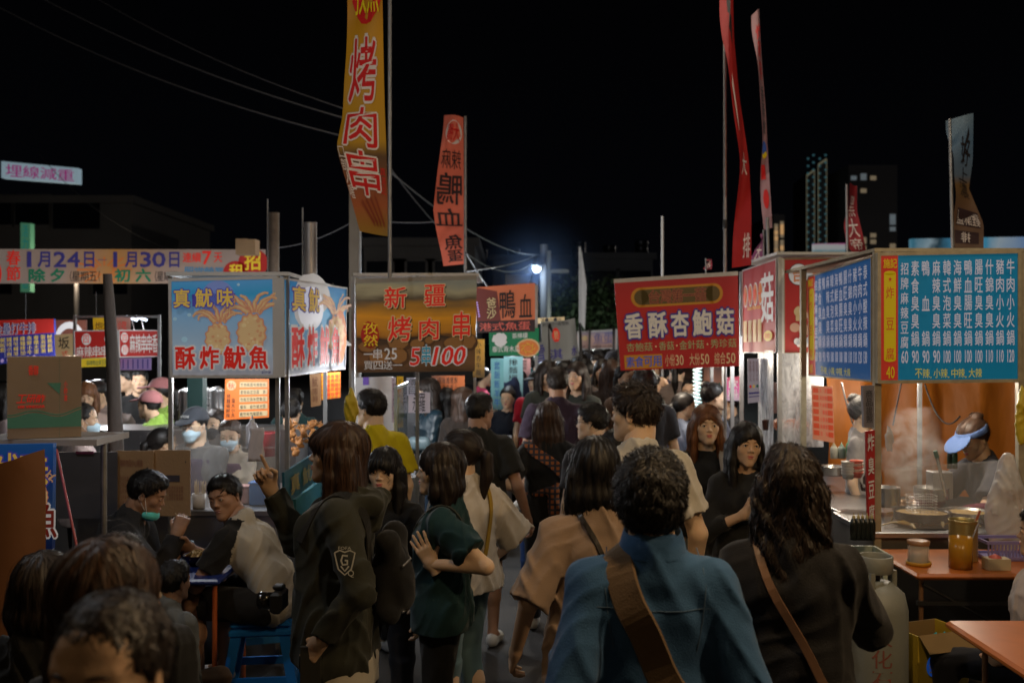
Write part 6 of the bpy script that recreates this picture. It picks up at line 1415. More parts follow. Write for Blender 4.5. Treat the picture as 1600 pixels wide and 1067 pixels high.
for i,(px,py,c,lb) in enumerate(((1325,748,(.6,.58,.55),'stack of white foam bowls'),(1338,746,(.55,.10,.06),'stack of red rimmed paper bowls beside the post'))):
    mb = MB(); 
    o = None
    for k_ in range(5):
        b_ = MB().lathe([(.001,.0),(.030,.0),(.042,.035),(.045,.038),(.040,.034),(.028,.004)], n=16).build('bowl', pl(c if k_ % 2 == 0 else (.6,.55,.5)), None if o is None else o, P(px,py,6.3) if o is None else (0,0,.018*k_))
        if o is None: o = b_; o.name = 'bowl_stack'; tag(o, lb, 'bowls')
bag('large white plastic bag hung at the right of the clear shield', 1574, 716, 5.28, .12, .50, mat('white_bag',(.62,.60,.58),.35,var=.1,alpha=.62), 5)
bag('yellow plastic bag at the right post', 1598, 605, 5.25, .045, .30, YB, 7)
bag('small clear bag hanging on the inner side of the cream post', 1389, 668, 5.6, .028, .14, mat('white_bag',(.62,.60,.58)), 8)
# ladle / tongs standing
o = MB().tube([(0,0,0),(-.05,.0,.22)], .010, 8).build('knife_sharpener', POT, None, P(1478,775,5.7)); tag(o, 'steel tool standing in the box beside the visor cook', 'tool')
MB().tube([(-.05,0,.22),(-.062,0,.26)], .013, 8).build('handle', pl((.1,.16,.12)), o)
o = MB().box((-.06,-.05,0),(.06,.05,.16),bev=.003).build('steel_box', STEEL, None, P(1468,778,5.95)); tag(o, 'steel box in front of the visor cook', 'box')
# clips & cables inside
for a, b, s_, lb in ((P(1408,598,7.2),P(1395,665,7.2),0,'cord hanging before the orange tarp, left'),(P(1445,600,7.3),P(1500,650,7.0),.15,'black cable sagging behind the visor cook'),(P(1315,598,7.0),P(1345,690,7.1),.05,'white cord down the yellow side of the tarp')):
    o = cable((a,b), .006, s_).build('cord', WHITE if 'white' in lb else WIRE); tag(o, lb, 'cord')
# steam over the hotplate
vm = bpy.data.materials.new('steam'); vm.use_nodes = True; nt = vm.node_tree; nt.nodes.remove(nt.nodes['Principled BSDF'])
vp = nt.nodes.new('ShaderNodeVolumePrincipled'); tc = nt.nodes.new('ShaderNodeTexCoord'); n1 = nt.nodes.new('ShaderNodeTexNoise'); n1.inputs['Scale'].default_value = 8; n1.inputs['Detail'].default_value = 3; n1.inputs['Distortion'].default_value = .8
nt.links.new(tc.outputs['Object'], n1.inputs['Vector']); r1 = nt.nodes.new('ShaderNodeMapRange'); r1.inputs[1].default_value = .46; r1.inputs[2].default_value = .78; r1.inputs[3].default_value = 0; r1.inputs[4].default_value = 15
nt.links.new(n1.outputs[0], r1.inputs[0])
mp = nt.nodes.new('ShaderNodeMapping'); mp.inputs['Location'].default_value = (-1,-1,-.8); mp.inputs['Scale'].default_value = (2,2,1.6); nt.links.new(tc.outputs['Generated'], mp.inputs[0])
gr = nt.nodes.new('ShaderNodeTexGradient'); gr.gradient_type = 'SPHERICAL'; nt.links.new(mp.outputs[0], gr.inputs[0]); mu = nt.nodes.new('ShaderNodeMath'); mu.operation = 'MULTIPLY'; nt.links.new(gr.outputs['Fac'], mu.inputs[0]); nt.links.new(r1.outputs[0], mu.inputs[1])
nt.links.new(mu.outputs[0], vp.inputs['Density']); vp.inputs['Color'].default_value = (.95,.93,.9,1)
nt.links.new(vp.outputs[0], nt.nodes['Material Output'].inputs['Volume'])
q = P(1425,715,5.9); o = MB().box((-.20,-.20,-.26),(.20,.20,.30)).build('steam', vm, None, q); tag(o, kind='stuff')

# ================= tables, stools, goods right =================
ORT = mat('orange_table', (.42,.12,.02), .35, var=.2, vscale=10, spec=.5)
def table(label, x0, x1, y0, y1, z, legs, th=.03, bend=.0):
    e = empty('folding_table', ((x0+x1)/2,(y0+y1)/2,0)); tag(e, label, 'table'); cx, cy = e.location.x, e.location.y
    MB().box((x0-cx,y0-cy,z-th),(x1-cx,y1-cy,z),bev=.012).build('table_top', ORT, e)
    for lx_, ly in legs: MB().tube([(lx_-cx,ly-cy,z-th-.001),(lx_-cx,ly-cy,0)], .012, 8).build('leg', mat('rusty_leg',(.22,.11,.05),.5,metal=.4,var=.3), e)
    ly0, ly1 = y0-cy+.05, y1-cy-.05
    MB().tube([(x0-cx+.05,ly0,.1),(x1-cx-.05,ly0,z-th-.03)], .008, 6).build('brace', BLACK, e); MB().tube([(x0-cx+.05,ly0,z-th-.03),(x1-cx-.05,ly0,.1)], .008, 6).build('brace', BLACK, e)
    MB().box((x0-cx+.02,ly0-.01,z-.16),(x1-cx-.02,ly0+.01,z-.14)).build('rail', BLACK, e)
    return e
table('orange folding table with the sauce jars, under the tofu counter', 1.93, 3.2, 4.75, 5.33, .80, ((1.98,4.82),(3.1,4.82),(3.1,5.25)))
table('nearer orange table at the bottom right corner', 1.79, 3.2, 3.42, 4.12, .76, ((1.9,3.5),(3.0,3.5),(3.0,4.0),(1.9,4.0)), .035)
GL = mat('jar_clear', (.75,.7,.6), .1, var=0, alpha=.35)
q = P(1435,886,4.95); q.z = .802; e = empty('sauce_jar', q); tag(e, 'left jar of dark sauce with a brown lid on the orange table', 'jar')
MB().lathe([(.001,0),(.050,0),(.052,.02),(.050,.10),(.046,.10),(.046,.005)], n=20).build('jar_body', GL, e); MB().lathe([(.001,.004),(.045,.004),(.045,.045),(.001,.05)], n=18).build('sauce', mat('dark_sauce',(.03,.012,.008),.3), e); MB().lathe([(.053,.10),(.055,.118),(.04,.122),(.001,.122)], n=20).build('lid', pl((.25,.12,.05)), e)
MB().lathe([(.056,.0),(.06,.0),(.06,.018),(.056,.018)], n=20).build('base_ring', pl((.45,.24,.02)), e)
q = P(1501,892,4.88); q.z = .802; e = empty('sauce_jar', q); tag(e, 'jar of orange sauce in front of the tin can, spoon in it', 'jar')
MB().lathe([(.001,0),(.055,0),(.056,.15),(.052,.15),(.051,.005)], n=20).build('jar_body', pl((.45,.22,.02), .2, alpha=.75), e); MB().lathe([(.001,.004),(.050,.004),(.050,.095),(.001,.10)], n=18).build('sauce', mat('chilli_sauce',(.22,.05,.01),.3,var=.3), e); MB().tube([(.02,0,.05),(.09,.0,.22)], .004, 6).build('spoon', STEEL, e)
q = P(1505,868,5.05); q.z = .802; e = empty('tin_can', q); tag(e, 'tall ribbed tin can behind the orange sauce jar', 'can')
pr = [(.001,0),(.07,0)]; 
for i in range(10): pr += [(.07,.01+i*.018),(.067,.019+i*.018)]
pr += [(.07,.20),(.072,.205),(.067,.205),(.066,.19)]; MB().lathe(pr, n=26).build('can_body', mat('gold_tin',(.45,.36,.15),.35,metal=.7,var=.2), e)
MB().box((-.012,-.0735,.09),(.012,-.071,.125)).build('label', pl((.4,.04,.03)), e); MB().tube([(.03,0,.1),(.085,.0,.25)], .006, 6).build('ladle', pl((.35,.08,.02)), e)
# purple basket with pink-lid box
q = P(1568,868,5.1); q.z = .802; e = empty('plastic_basket', q); tag(e, 'lilac plastic basket at the right end of the table', 'basket'); LI = pl((.22,.20,.45))
mb = MB(); mb.box((-.12,-.08,0),(.12,.08,.008)); 
for sy in (-.08,.08): mb.box((-.125,sy-.004,.085),(.125,sy+.004,.10)); mb.box((-.125,sy-.004,.009),(.125,sy+.004,.02))
for sx in (-.12,.12): mb.box((sx-.004,-.075,.085),(sx+.004,.075,.10)); mb.box((sx-.004,-.075,.009),(sx+.004,.075,.02))
mb.build('basket_frame', LI, e)
for i in range(14): 
    x = -.115+.0177*i; MB().box((x-.004,-.082,.021),(x+.004,-.078,.084)).build('slat', LI, e)
q = P(1555,886,4.85); q.z = .802; o = MB().box((-.05,-.035,0),(.06,.035,.055)).build('carton', pl((.45,.38,.25)), None, q); tag(o, 'small open cream carton on the table edge', 'carton'); MB().lathe([(.001,.045),(.03,.05),(.03,.06),(.001,.075)], n=12).build('pink_lid', pl((.5,.12,.10)), o)
# gas cylinder
GC = mat('cylinder_paint', (.20,.21,.185), .5, var=.2, vscale=5, bump=.1)
q = P(1368,0,4.35); e = empty('gas_cylinder', (q.x, 4.35, 0)); e.scale = (1,1,.87); tag(e, 'tall pale gas cylinder with red lettering behind the curly haired woman', 'gas cylinder')
MB().lathe([(.001,0),(.12,0),(.135,.03),(.135,.86),(.12,.94),(.07,.99),(.04,1.0),(.001,1.0)], n=32).build('body', GC, e)
mb = MB(); mb.lathe([(.070,1.04),(.074,1.045),(.074,1.12),(.070,1.125),(.067,1.12),(.067,1.045)], n=24); 
for a in range(3): mb.box((.08*math.cos(a*2.1)-.01,.08*math.sin(a*2.1)-.01,.97),(.08*math.cos(a*2.1)+.01,.08*math.sin(a*2.1)+.01,1.05))
mb.build('collar', GC, e); MB().lathe([(.02,1.0),(.02,1.06),(.035,1.07),(.035,1.09),(.001,1.1)], n=12).build('valve', BLACK, e)
RP = mat('faded_red_paint',(.22,.07,.05),.7,var=.3); mb = MB()
for j, ch in enumerate('液化石油氣'):
    V0, F0 = glyph(ch, .0); lo = V0.min(0); sz = V0.max(0)-lo; U = (V0-lo)/sz
    for nm_, th0 in (('a',-1.72),): mb.add([(.1365*math.cos(th0+(p_[0]-.5)*.62), .1365*math.sin(th0+(p_[0]-.5)*.62), .80-.105*j-.09*(1-p_[1])) for p_ in U], F0)
mb.build('lettering', RP, e)
# bottle crate behind
q = P(1345,0,4.8); e = empty('bottle_crate', (q.x, 4.8, .0)); tag(e, 'pale green bottle crates stacked beside the gas cylinder', 'crate'); CRM = pl((.38,.42,.34))
for lv in range(4):
    z0 = .23*lv; mb = MB()
    for sx in (-1,1): mb.box((sx*.1-.006,-.1,z0),(sx*.1+.006,.1,z0+.06)); mb.box((sx*.1-.006,-.1,z0+.17),(sx*.1+.006,.1,z0+.215))
    for sy in (-1,1): mb.box((-.093,sy*.1-.006,z0),(.093,sy*.1+.006,z0+.06)); mb.box((-.093,sy*.1-.006,z0+.17),(.093,sy*.1+.006,z0+.215))
    for sx in (-1,0,1):
        for sy in (-1,1): mb.box((sx*.08-.01,sy*.1-.005,z0+.061),(sx*.08+.01,sy*.1+.005,z0+.169))
    mb.build('crate', CRM, e)
for i in range(5): bottle('%s dark sauce bottle from the left in the top crate' % ['first','second','third','fourth','fifth'][i], 1334+i*7, 843, 4.8, .13, .018, (.01,.012,.01), (.3,.25,.1)); tag(COL.objects[-2], group='bottles in the crate'); 
# yellow box
YC = mat('yellow_card', (.50,.36,.03), .7, var=.12); YCD = mat('inner_card', (.2,.13,.05), .85, var=.2)
q = P(1448,0,4.5); a = P(1448,1010,4.5); e = empty('open_carton', (q.x, 4.5, 0)); e.rotation_euler = (0,0,.35); tag(e, 'open yellow printed carton under the table', 'carton'); H_ = .62
for nm_, lo, hi in (('front_panel',(-.14,-.10,0),(.14,-.094,H_)),('back_panel',(-.14,.094,0),(.14,.10,H_)),('side_panel',(-.14,-.0938,0),(-.134,.0938,H_)),('side_panel',(.134,-.0938,0),(.14,.0938,H_)),('bottom',(-.134,-.0938,.001),(.134,.0938,.006))): MB().box(lo, hi).build(nm_, YC if 'front' in nm_ or 'side' in nm_ else YCD, e)
MB().slab((-.14,-.102,H_+.002),(.14,-.102,H_+.002),(.14,-.17,H_-.06),(-.14,-.17,H_-.06),.004).build('flap', YCD, e)
p = Print((-.14,-.103,H_),(.14,-.103,H_),(.14,-.103,0),(-.14,-.103,0), .001); TQ = mat('print_teal',(.05,.32,.25),.7,var=.1); BP = mat('print_blue',(.02,.10,.30),.7,var=.1); KP = mat('print_black',(.03,.03,.03),.7,var=.1)
p.line([(.25,.0),(.45,.2),(.6,.5),(.95,.95)], .05, TQ, 1); p.line([(.45,.0),(.65,.15),(.75,.4),(.95,.7)], .035, TQ, 1); p.disc(.28,.22,.13,.075,BP,2); p.text('台農',.2,.17,.36,.27,YC,k=3); p.rect(.70,.06,.82,.08,KP,2); p.rect(.70,.42,.82,.44,KP,2); p.rect(.70,.06,.715,.44,KP,2); p.rect(.805,.06,.82,.44,KP,2); p.text('100入裝',.73,.1,.79,.40,KP,vertical=True,k=2)
p.text('心仍水',.50,.38,.68,.85,TQ,vertical=True,k=3); p.text('大包裝香',.24,.45,.42,.95,TQ,vertical=True,k=3); p.build(e, 'print')

# ================= left foreground props =================
# blue squid poster and the tarp at the left
r, p = board('squid_sign', 'blue squid poster standing at the left edge, partly behind the brown tarp', 'sign', *quadP((-60,696),(83,693),(81,858),(-60,860),4.15), gm('leftposter', [(0,(6,20,60)),(.4,(16,50,90)),(.7,(14,50,110)),(1,(20,70,130))], .45, 2, .1, 3), .03)
p.text('真魷味',.02,.08,.98,.40,MY,off=.04,k=4,outline=PUR,ooff=.08); p.text('酥魚',.50,.55,1.08,.88,mat('dim_red',(.35,.04,.03),.6,var=.1,emit=.05),off=.05,k=4,outline=PW,ooff=.1); squid_art(p,.90,.36,.5,9); p.build(r)
TB = mat('brown_tarp', (.20,.085,.035), .6, var=.3, vscale=3, bump=.3, bscale=6)
V = []; n, m_ = 18, 12
for i in range(n+1):
    for j in range(m_+1):
        u = j/m_; t = i/n; a = P(-160,712,3.7); b = P(60+4*math.sin(t*5),712,3.7); x = a.x+(b.x-a.x)*u; V.append((x, 3.7+.03*math.sin(u*14+t*2)+.02*math.sin(u*33+4*t), P(0,712,3.7).z*(1-t)+.03*math.sin(u*7)*(1-t)))
o = mesh_np('hanging_tarp', V, [(i*(m_+1)+j,(i+1)*(m_+1)+j,(i+1)*(m_+1)+j+1,i*(m_+1)+j+1) for i in range(n) for j in range(m_)], TB); tag(o, 'brown orange tarp hanging at the left edge', 'tarp')
# box on a stand, pipe
q = P(70,684,4.4); W_ = .148; H_ = P(0,558,4.4).z-q.z
o = MB().box((-W_,0,0),(W_,.25,H_)).build('cardboard_box', mat('vinegar_card',(.25,.165,.085),.8,var=.12,vscale=6), None, q); o.rotation_euler = (0,0,.42); tag(o, 'vinegar carton with green waves in plastic wrap, on the left stand', 'box')
p = Print((-W_,-.001,H_),(W_,-.001,H_),(W_,-.001,0),(-W_,-.001,0), .0012); GR = mat('print_green',(.03,.15,.06),.7,var=.1); RDp = mat('print_red',(.17,.04,.025),.7,var=.1)
top_ = [(u, .70+.035*math.sin(u*9+1.5)+ .02*math.sin(u*4)) for u in [i/20 for i in range(21)]]
p.poly(top_+[(1,.87),(0,.87)], GR, 1)
p.line([(u, v-.025) for u, v in top_], .008, GR, 1); p.text('工研酢',.12,.46,.50,.56,RDp,off=.03,k=3,slant=.2); p.text('600 VINEGAR',.14,.59,.50,.625,RDp,off=.02,k=3); p.text('香醇',.28,.10,.42,.22,RDp,off=.02,k=3); p.poly([(.53,.32),(.72,.32),(.70,.46)], GR, 1); p.rect(.70,.0,.703,1,GR,1); p.text('小酢盒',.76,.30,.81,.55,RDp,vertical=True,k=3); p.build(o, 'print')
MB().box((-W_-.004,-.004,-.002),(W_+.004,.254,H_+.004)).build('plastic_wrap', mat('thin_wrap',(.8,.8,.8),.15,var=0,alpha=.10,spec=.7,bump=.6,bscale=14), o)
e = empty('stand', (q.x, 4.5, 0)); tag(e, 'small stand carrying the vinegar carton', 'stand'); MB().box((-.30,-.15,q.z-.03),(.25,.22,q.z-.003)).build('board', mat('pale_board',(.35,.33,.32),.6,var=.2), e)
for sx in (-.27,.22): MB().tube([(sx,0,0),(sx,0,q.z-.031)], .015, 8).build('leg', POST, e)
o = cable((P(88,702,4.35), P(123,868,4.2)), .006, .0).build('cord', pl((.45,.10,.12))); tag(o, 'pink cord hanging down beside the metal sheet', 'cord')
# eaters' table
BT = mat('blue_table', (.02,.035,.16), .25, var=.2, vscale=6)
e = empty('eating_table', (-1.72, 5.15, 0)); tag(e, 'low blue table between the two seated men', 'table'); TZ = .755
MB().box((-.30,-.32,TZ-.03),(.30,.30,TZ),bev=.01).build('table_top', BT, e)
for sx in (-1,1):
    for sy in (-1,1): MB().tube([(sx*.26,sy*.26,0),(sx*.26,sy*.26,TZ-.031)], .013, 8).build('leg', mat('orange_leg',(.4,.09,.02),.5,var=.1), e)
def bowl_food(px, py, d, z, r_, lb):
    q = P(px,py,d); q.z = z; e = empty('food_bowl', q); tag(e, lb, 'bowl'); MB().lathe([(.001,0),(r_*.55,0),(r_,.055),(r_*1.03,.058),(r_*.93,.055),(r_*.5,.01)], n=24).build('bowl', pl((.04,.012,.012), .25), e)
    mb = MB(); rr = random.Random(int(px))
    for i in range(40):
        a = rr.uniform(0,6.28); b = a+rr.uniform(.6,2.4); ra, rb = rr.uniform(.2,.9)*r_, rr.uniform(.2,.9)*r_; mb.tube([(ra*math.cos(a),ra*math.sin(a),.040),(ra*.5*math.cos((a+b)/2),ra*.5*math.sin((a+b)/2),.058+rr.random()*.02),(rb*math.cos(b),rb*math.sin(b),.042)], .003, 5)
    o = mb.build('noodles', BRTH, e); o['kind'] = 'stuff'; return e
bowl_food(312,852,5.15,TZ+.001,.085,'black bowl of noodles in front of the man in the raglan shirt'); bowl_food(270,853,5.25,TZ+.001,.07,'smaller dark bowl in front of the man with the lowered mask')
q = P(292,836,4.95); q.z = TZ+.001; o = MB().lathe([(.001,0),(.026,0),(.034,.085),(.036,.088),(.031,.084),(.024,.004)], n=18).build('paper_cup', pl((.16,.30,.42)), None, (P(292,0,5.3).x, 5.3, TZ+.001)); tag(o, 'pale blue paper cup between the bowls', 'cup')
o = MB().box((-.07,-.02,0),(.07,.02,.006),bev=.002).build('chopstick_sleeve', pl((.03,.12,.5)), None, (P(243,0,4.95).x, 4.95, TZ+.001)); tag(o, 'blue chopstick sleeve at the near edge of the blue table', 'sleeve')
# stools
BS = mat('blue_plastic', (.012,.17,.58), .35, var=.12, vscale=5, spec=.5)
def stool(label, x, y, h, rz=0, m=BS, w_=.15):
    e = empty('plastic_stool', (x,y,0), rz); tag(e, label, 'stool', 'blue plastic stools'); MB().box((-w_,-w_,h-.035),(w_,w_,h),bev=.014).build('seat', m, e)
    MB().box((-w_-.005,-w_-.005,h-.075),(w_+.005,w_+.005,h-.037),bev=.01).build('seat_rim', m, e)
    for sx in (-1,1):
        for sy in (-1,1):
            a = Vector((sx*(w_-.03),sy*(w_-.03),h-.076)); b = Vector((sx*(w_+.045),sy*(w_+.045),0)); d_ = .026
            mb = MB(); mb.add([(a.x-d_,a.y-d_,a.z),(a.x+d_,a.y-d_,a.z),(a.x+d_,a.y+d_,a.z),(a.x-d_,a.y+d_,a.z),(b.x-d_*.8,b.y-d_*.8,0),(b.x+d_*.8,b.y-d_*.8,0),(b.x+d_*.8,b.y+d_*.8,0),(b.x-d_*.8,b.y+d_*.8,0)], [(0,1,2,3),(7,6,5,4),(0,4,5,1),(1,5,6,2),(2,6,7,3),(3,7,4,0)]); mb.build('leg', m, e)
    zz = h*.38; k_ = w_+.02
    for q_ in (((-k_+.03,-k_-.008,zz),(k_-.03,-k_+.008,zz+.04)),((-k_+.03,k_-.008,zz),(k_-.03,k_+.008,zz+.04)),((-k_-.008,-k_+.03,zz+.001),(-k_+.008,k_-.03,zz+.041)),((k_-.008,-k_+.03,zz+.001),(k_+.008,k_-.03,zz+.041))): MB().box(*q_).build('rung', m, e)
    return e
stool('blue plastic stool under the man in the raglan shirt', P(412,0,5.15).x, 5.15, .50, .12)
stool('paler blue stool seen behind the first one', P(418,0,5.9).x, 5.9, .45, .3, mat('pale_blue_plastic',(.03,.17,.34),.4,var=.1))
stool('blue stool under the man with the lowered mask', P(205,0,5.35).x, 5.35, .48, 0)
# ================= the people =================
BK=(.010,.010,.011); DG_=(.03,.032,.035); 
def item(name, label, cat, mb, m, info=None, group=None):
    o = mb.build(name, m); tag(o, label, cat, group)
    if info: o.matrix_world = info['M']
    return o
# ---- nearest, seen from behind
a = person('person in blue denim shirt with curly black hair and tan sling strap, seen from behind', 1018, 703, 2.6, yaw=-3, hy=-8, sex='m', skin='mid', hair='curly', top_='denim', topc=(.038,.105,.23), ease=.020, bw=.93, L=(-.08,-.02,-.50), R=(.12,.06,-.49), hs=1.0, fold=.009)
e_ = a['e']; sh = a['sh']; Ch = a['Ch']; Pl_ = a['Pl']; Nb = a['Nb']
strap(a, [((-.085,.03,Nb[2]+.00),(-.2,.3,1)), ((-.090,-.055,Nb[2]-.01),(-.3,-.6,1)), ((-.070,-.115,Nb[2]-.10),(-.1,-1,.4)), ((-.03,-.135,Ch[2]-.02),(0,-1,.1)), ((.03,-.133,Ch[2]-.16),(.1,-1,0)), ((.10,-.135,Pl_[2]+.10),(.3,-1,0)), ((.15,-.11,Pl_[2]+.0),(.6,-1,0))], .082, cloth((.16,.105,.06),'strap_canvas'), 'bag_strap', None, .006)
tag(COL.objects[-1], 'wide tan canvas sling strap across the denim shirt', 'strap')
DT = mat('denim_thread',(.06,.11,.19),.8,var=0)
z = a['Ch'][2]; sx_ = a['sh'][1][0]
seam(a, [(-sx_,-.16,z+.035),(-.07,-.2,z+.030),(0,-.2,z+.028),(.07,-.2,z+.030),(sx_,-.16,z+.035)], DT)
for sg in (-1,1):
    S1 = a['sh'][sg]; seam(a, [(S1[0]-sg*.03,-.03,S1[2]+.09),(S1[0]-sg*.02,-.10,S1[2]+.02),(S1[0]-sg*.03,-.12,S1[2]-.07),(S1[0]-sg*.045,-.10,S1[2]-.15)], DT)
rr = random.Random(4)
a = person('person with long wavy black hair in black denim jacket, seen from behind at the right', 1236, 690, 2.8, yaw=-18, hair='wavy', hc='dark', top_='jacket', topc=(.016,.016,.018), ease=.024, L=(-.12,.08,-.45), R=(-.10,.24,-.06), Rp=(1,-.3,-.8), fold=.010, hs=1.0, bw=.97)
Ch = a['Ch']; Nb = a['Nb']
strap(a, [((-.07,.05,Nb[2]),(-.2,.3,1)), ((-.09,-.06,Nb[2]-.02),(-.3,-.8,1)), ((-.03,-.150,Ch[2]+.0),(0,-1,.2)), ((.06,-.165,Ch[2]-.14),(.1,-1,0)), ((.15,-.145,Ch[2]-.27),(.5,-1,0)), ((.19,-.08,Ch[2]-.34),(.9,-.6,0))], .024, mat('brown_leather',(.16,.085,.05),.5,var=.2), 'bag_strap'); tag(COL.objects[-1], 'thin brown leather bag strap across the black denim jacket', 'strap')
a = person('person in loose beige tee with straight black bob, seen from behind', 930, 682, 3.55, yaw=4, hair='bob', hc='black', top_='half', topc=(.28,.20,.145), ease=.022, L=(-.16,.05,-.46), R=(.14,.05,-.46), fold=.012, hem=.70, bw=1.03, hs=1.06)
Ch = a['Ch']; Nb = a['Nb']
strap(a, [((-.06,.05,Nb[2]),(-.2,.3,1)), ((-.07,-.05,Nb[2]-.0),(-.3,-.8,1)), ((-.02,-.140,Ch[2]+.05),(0,-1,.2)), ((.06,-.155,Ch[2]-.10),(.1,-1,0)), ((.15,-.13,Ch[2]-.25),(.5,-1,0))], .018, mat('black_leather',(.015,.012,.01),.4,var=.1), 'bag_strap'); tag(COL.objects[-1], 'thin black strap across the beige tee', 'strap')
a = person('tall person in white tee with short spiky hair, face turned left', 992, 597, 4.25, yaw=12, hy=48, sex='m', skin='fair', hair='spiky', hc='dark', top_='tee', topc=(.52,.50,.45), ease=.018, L=(-.05,.16,-.42), R=(.10,.05,-.50), fold=.011, hs=.98)
Ch = a['Ch']; Nb = a['Nb']
strap(a, [((.11,.06,Nb[2]-.02),(.2,.3,1)), ((.125,-.05,Nb[2]-.03),(.2,-.5,1)), ((.12,-.11,Nb[2]-.11),(.1,-1,.4)), ((.11,-.13,Ch[2]-.04),(0,-1,0))], .030, cloth((.012,.012,.012)), 'bag_strap'); tag(COL.objects[-1], 'black shoulder strap on the white tee of the tall man', 'strap')
# ---- facing us at the right
person('smiling woman with long ginger hair, grey cardigan over a black top, facing the camera', 1104, 629, 5.5, yaw=176, hy=4, skin='fair', hair='long', hc='ginger', top_='tee', topc=(.014,.013,.013), ease=.012, bot='skirt', botc=(.16,.155,.14), smile=1, hs=.98, R=(.03,.12,-.48), L=(-.05,.2,-.33), fold=.008, part=.02, hem=.92)
info = PEOPLE[-1]
cg = info
def vest(info, label):  # open grey cardigan fronts
    Nb, Ch, Pl_ = info['Nb'], info['Ch'], info['Pl']; mb = MB(); 
    for sx in (-1,):
        pts = []
        for t, (x, y, z) in enumerate(((.055,.03,Nb[2]+.01),(.06,.10,Nb[2]-.09),(.075,.155,Ch[2]-.02),(.085,.155,Ch[2]-.16),(.09,.15,Pl_[2]+.08))):
            pts.append([(sx*x,y,z),(sx*(x+.06),y-.01+.004*t,z-.005),(sx*(x+.115),y-.065,z-.01)])
        V = [q for r_ in pts for q in r_]; fs = [(i*3+j,i*3+j+1,i*3+4+j,i*3+3+j) for i in range(4) for j in range(2)]; mb.add(V, fs, 0, True)
    o = mb.build('cardigan', cloth((.30,.27,.24)), info['root']); o.modifiers.new('s','SUBSURF').levels = 2; o.modifiers[-1].render_levels = 2; o.modifiers.new('t','SOLIDIFY').thickness = .010
vest(info, '')
a = person('woman facing the camera in black jacket, long straight black hair, hand at her chest', 1166, 657, 5.1, yaw=170, hy=14, hr=-4, skin='mid', hair='long', hc='black', top_='jacket', topc=(.013,.013,.014), ease=.016, R=(-.12,.20,-.13), Rp=(.9,-.2,-.7), Rh='hold', Rz_=(0,1,0), cuff=.10, L=(.0,.12,-.45), fold=.010, hs=1.0, part=.0)
h = a['hand'][1]
item('phone', 'phone held by the woman in the black jacket', 'phone', MB().box((h[0][0]-.06,h[0][1]+.02,h[0][2]+.02),(h[0][0]-.05,h[0][1]+.09,h[0][2]+.15),bev=.003), pl((.35,.30,.10),.3), a)
# ---- left centre group
a = person('woman with long brown hair in dark olive hooded jacket, facing left and pointing', 527, 656, 3.75, yaw=88, hy=4, hp=-3, skin='mid', hair='vlong', hc='brown', fringe=True, top_='hoodie', topc=(.030,.031,.022), ease=.026, R=(-.02,.34,.06), Rp=(.1,.1,-1), Rh='point', Rz_=(0,.5,1), L=(-.06,.05,-.45), Lh='hold', fold=.012, hem=.70, hs=1.02, bw=1.12, bulk=.06, Lz=(-1,.2,0))
s = a['s']; h = a['hand'][-1][0]
item('phone', 'dark phone in the lowered hand of the woman in the hooded jacket', 'phone', MB().box((h[0]-.005,h[1]+.0,h[2]-.16),(h[0]+.007,h[1]+.075,h[2]-.02),bev=.003), pl((.03,.03,.025),.3), a)
# sleeve crest, white shirt front, camera on the chest
A_ = a['arms'][-1]; mb = MB(); c0 = (A_[0]*.45+A_[1]*.55); c = Vector(c0)+Vector((-.082,.0,.0)); 
PWp = mat('white_crest', (.55,.55,.52), .7, var=.1)
p = Print((c.x,c.y+.045,c.z+.055),(c.x,c.y-.045,c.z+.055),(c.x,c.y-.045,c.z-.055),(c.x,c.y+.045,c.z-.055), .001)
p.line([(.1,.2),(.3,.12),(.5,.18),(.7,.12),(.9,.2),(.82,.5),(.75,.72),(.5,.9),(.25,.72),(.18,.5),(.1,.2)], .022, PWp, 1); p.line([(.62,.30),(.42,.28),(.36,.45),(.42,.58),(.6,.56),(.6,.44),(.5,.44)], .03, PWp, 1); p.line([(.35,.62),(.5,.78),(.66,.62)], .025, PWp, 1); p.text('FOFA',.25,.0,.75,.10,PWp,k=1); p.text('Q',.62,.74,.86,.98,PWp,off=.02,k=1)
p.build(a['root'], 'sleeve_crest')
q = (-.03,.235,a['Ch'][2]-.26); mb = MB(); mb.box((q[0]-.055,q[1]-.03,q[2]-.04),(q[0]+.055,q[1]+.015,q[2]+.04),bev=.01); mb.box((q[0]-.02,q[1]-.028,q[2]+.041),(q[0]+.02,q[1]+.012,q[2]+.06),bev=.005)
o = item('camera_body', 'black camera hanging at the chest of the woman in the hooded jacket', 'camera', mb, BLACK, a); Mr = Matrix.Rotation(-math.pi/2,4,'X'); MB().lathe([(.001,.0),(.03,.0),(.032,.05),(.028,.055),(.001,.05)], M=Matrix.Translation((q[0],q[1]+.016,q[2])) @ Mr, n=18).build('lens', pl((.01,.01,.01),.15), o)
mb = MB(); mb.box((-.10,-.19,a['Pl'][2]-.20),(.10,.17,a['Pl'][2]-.05)); 
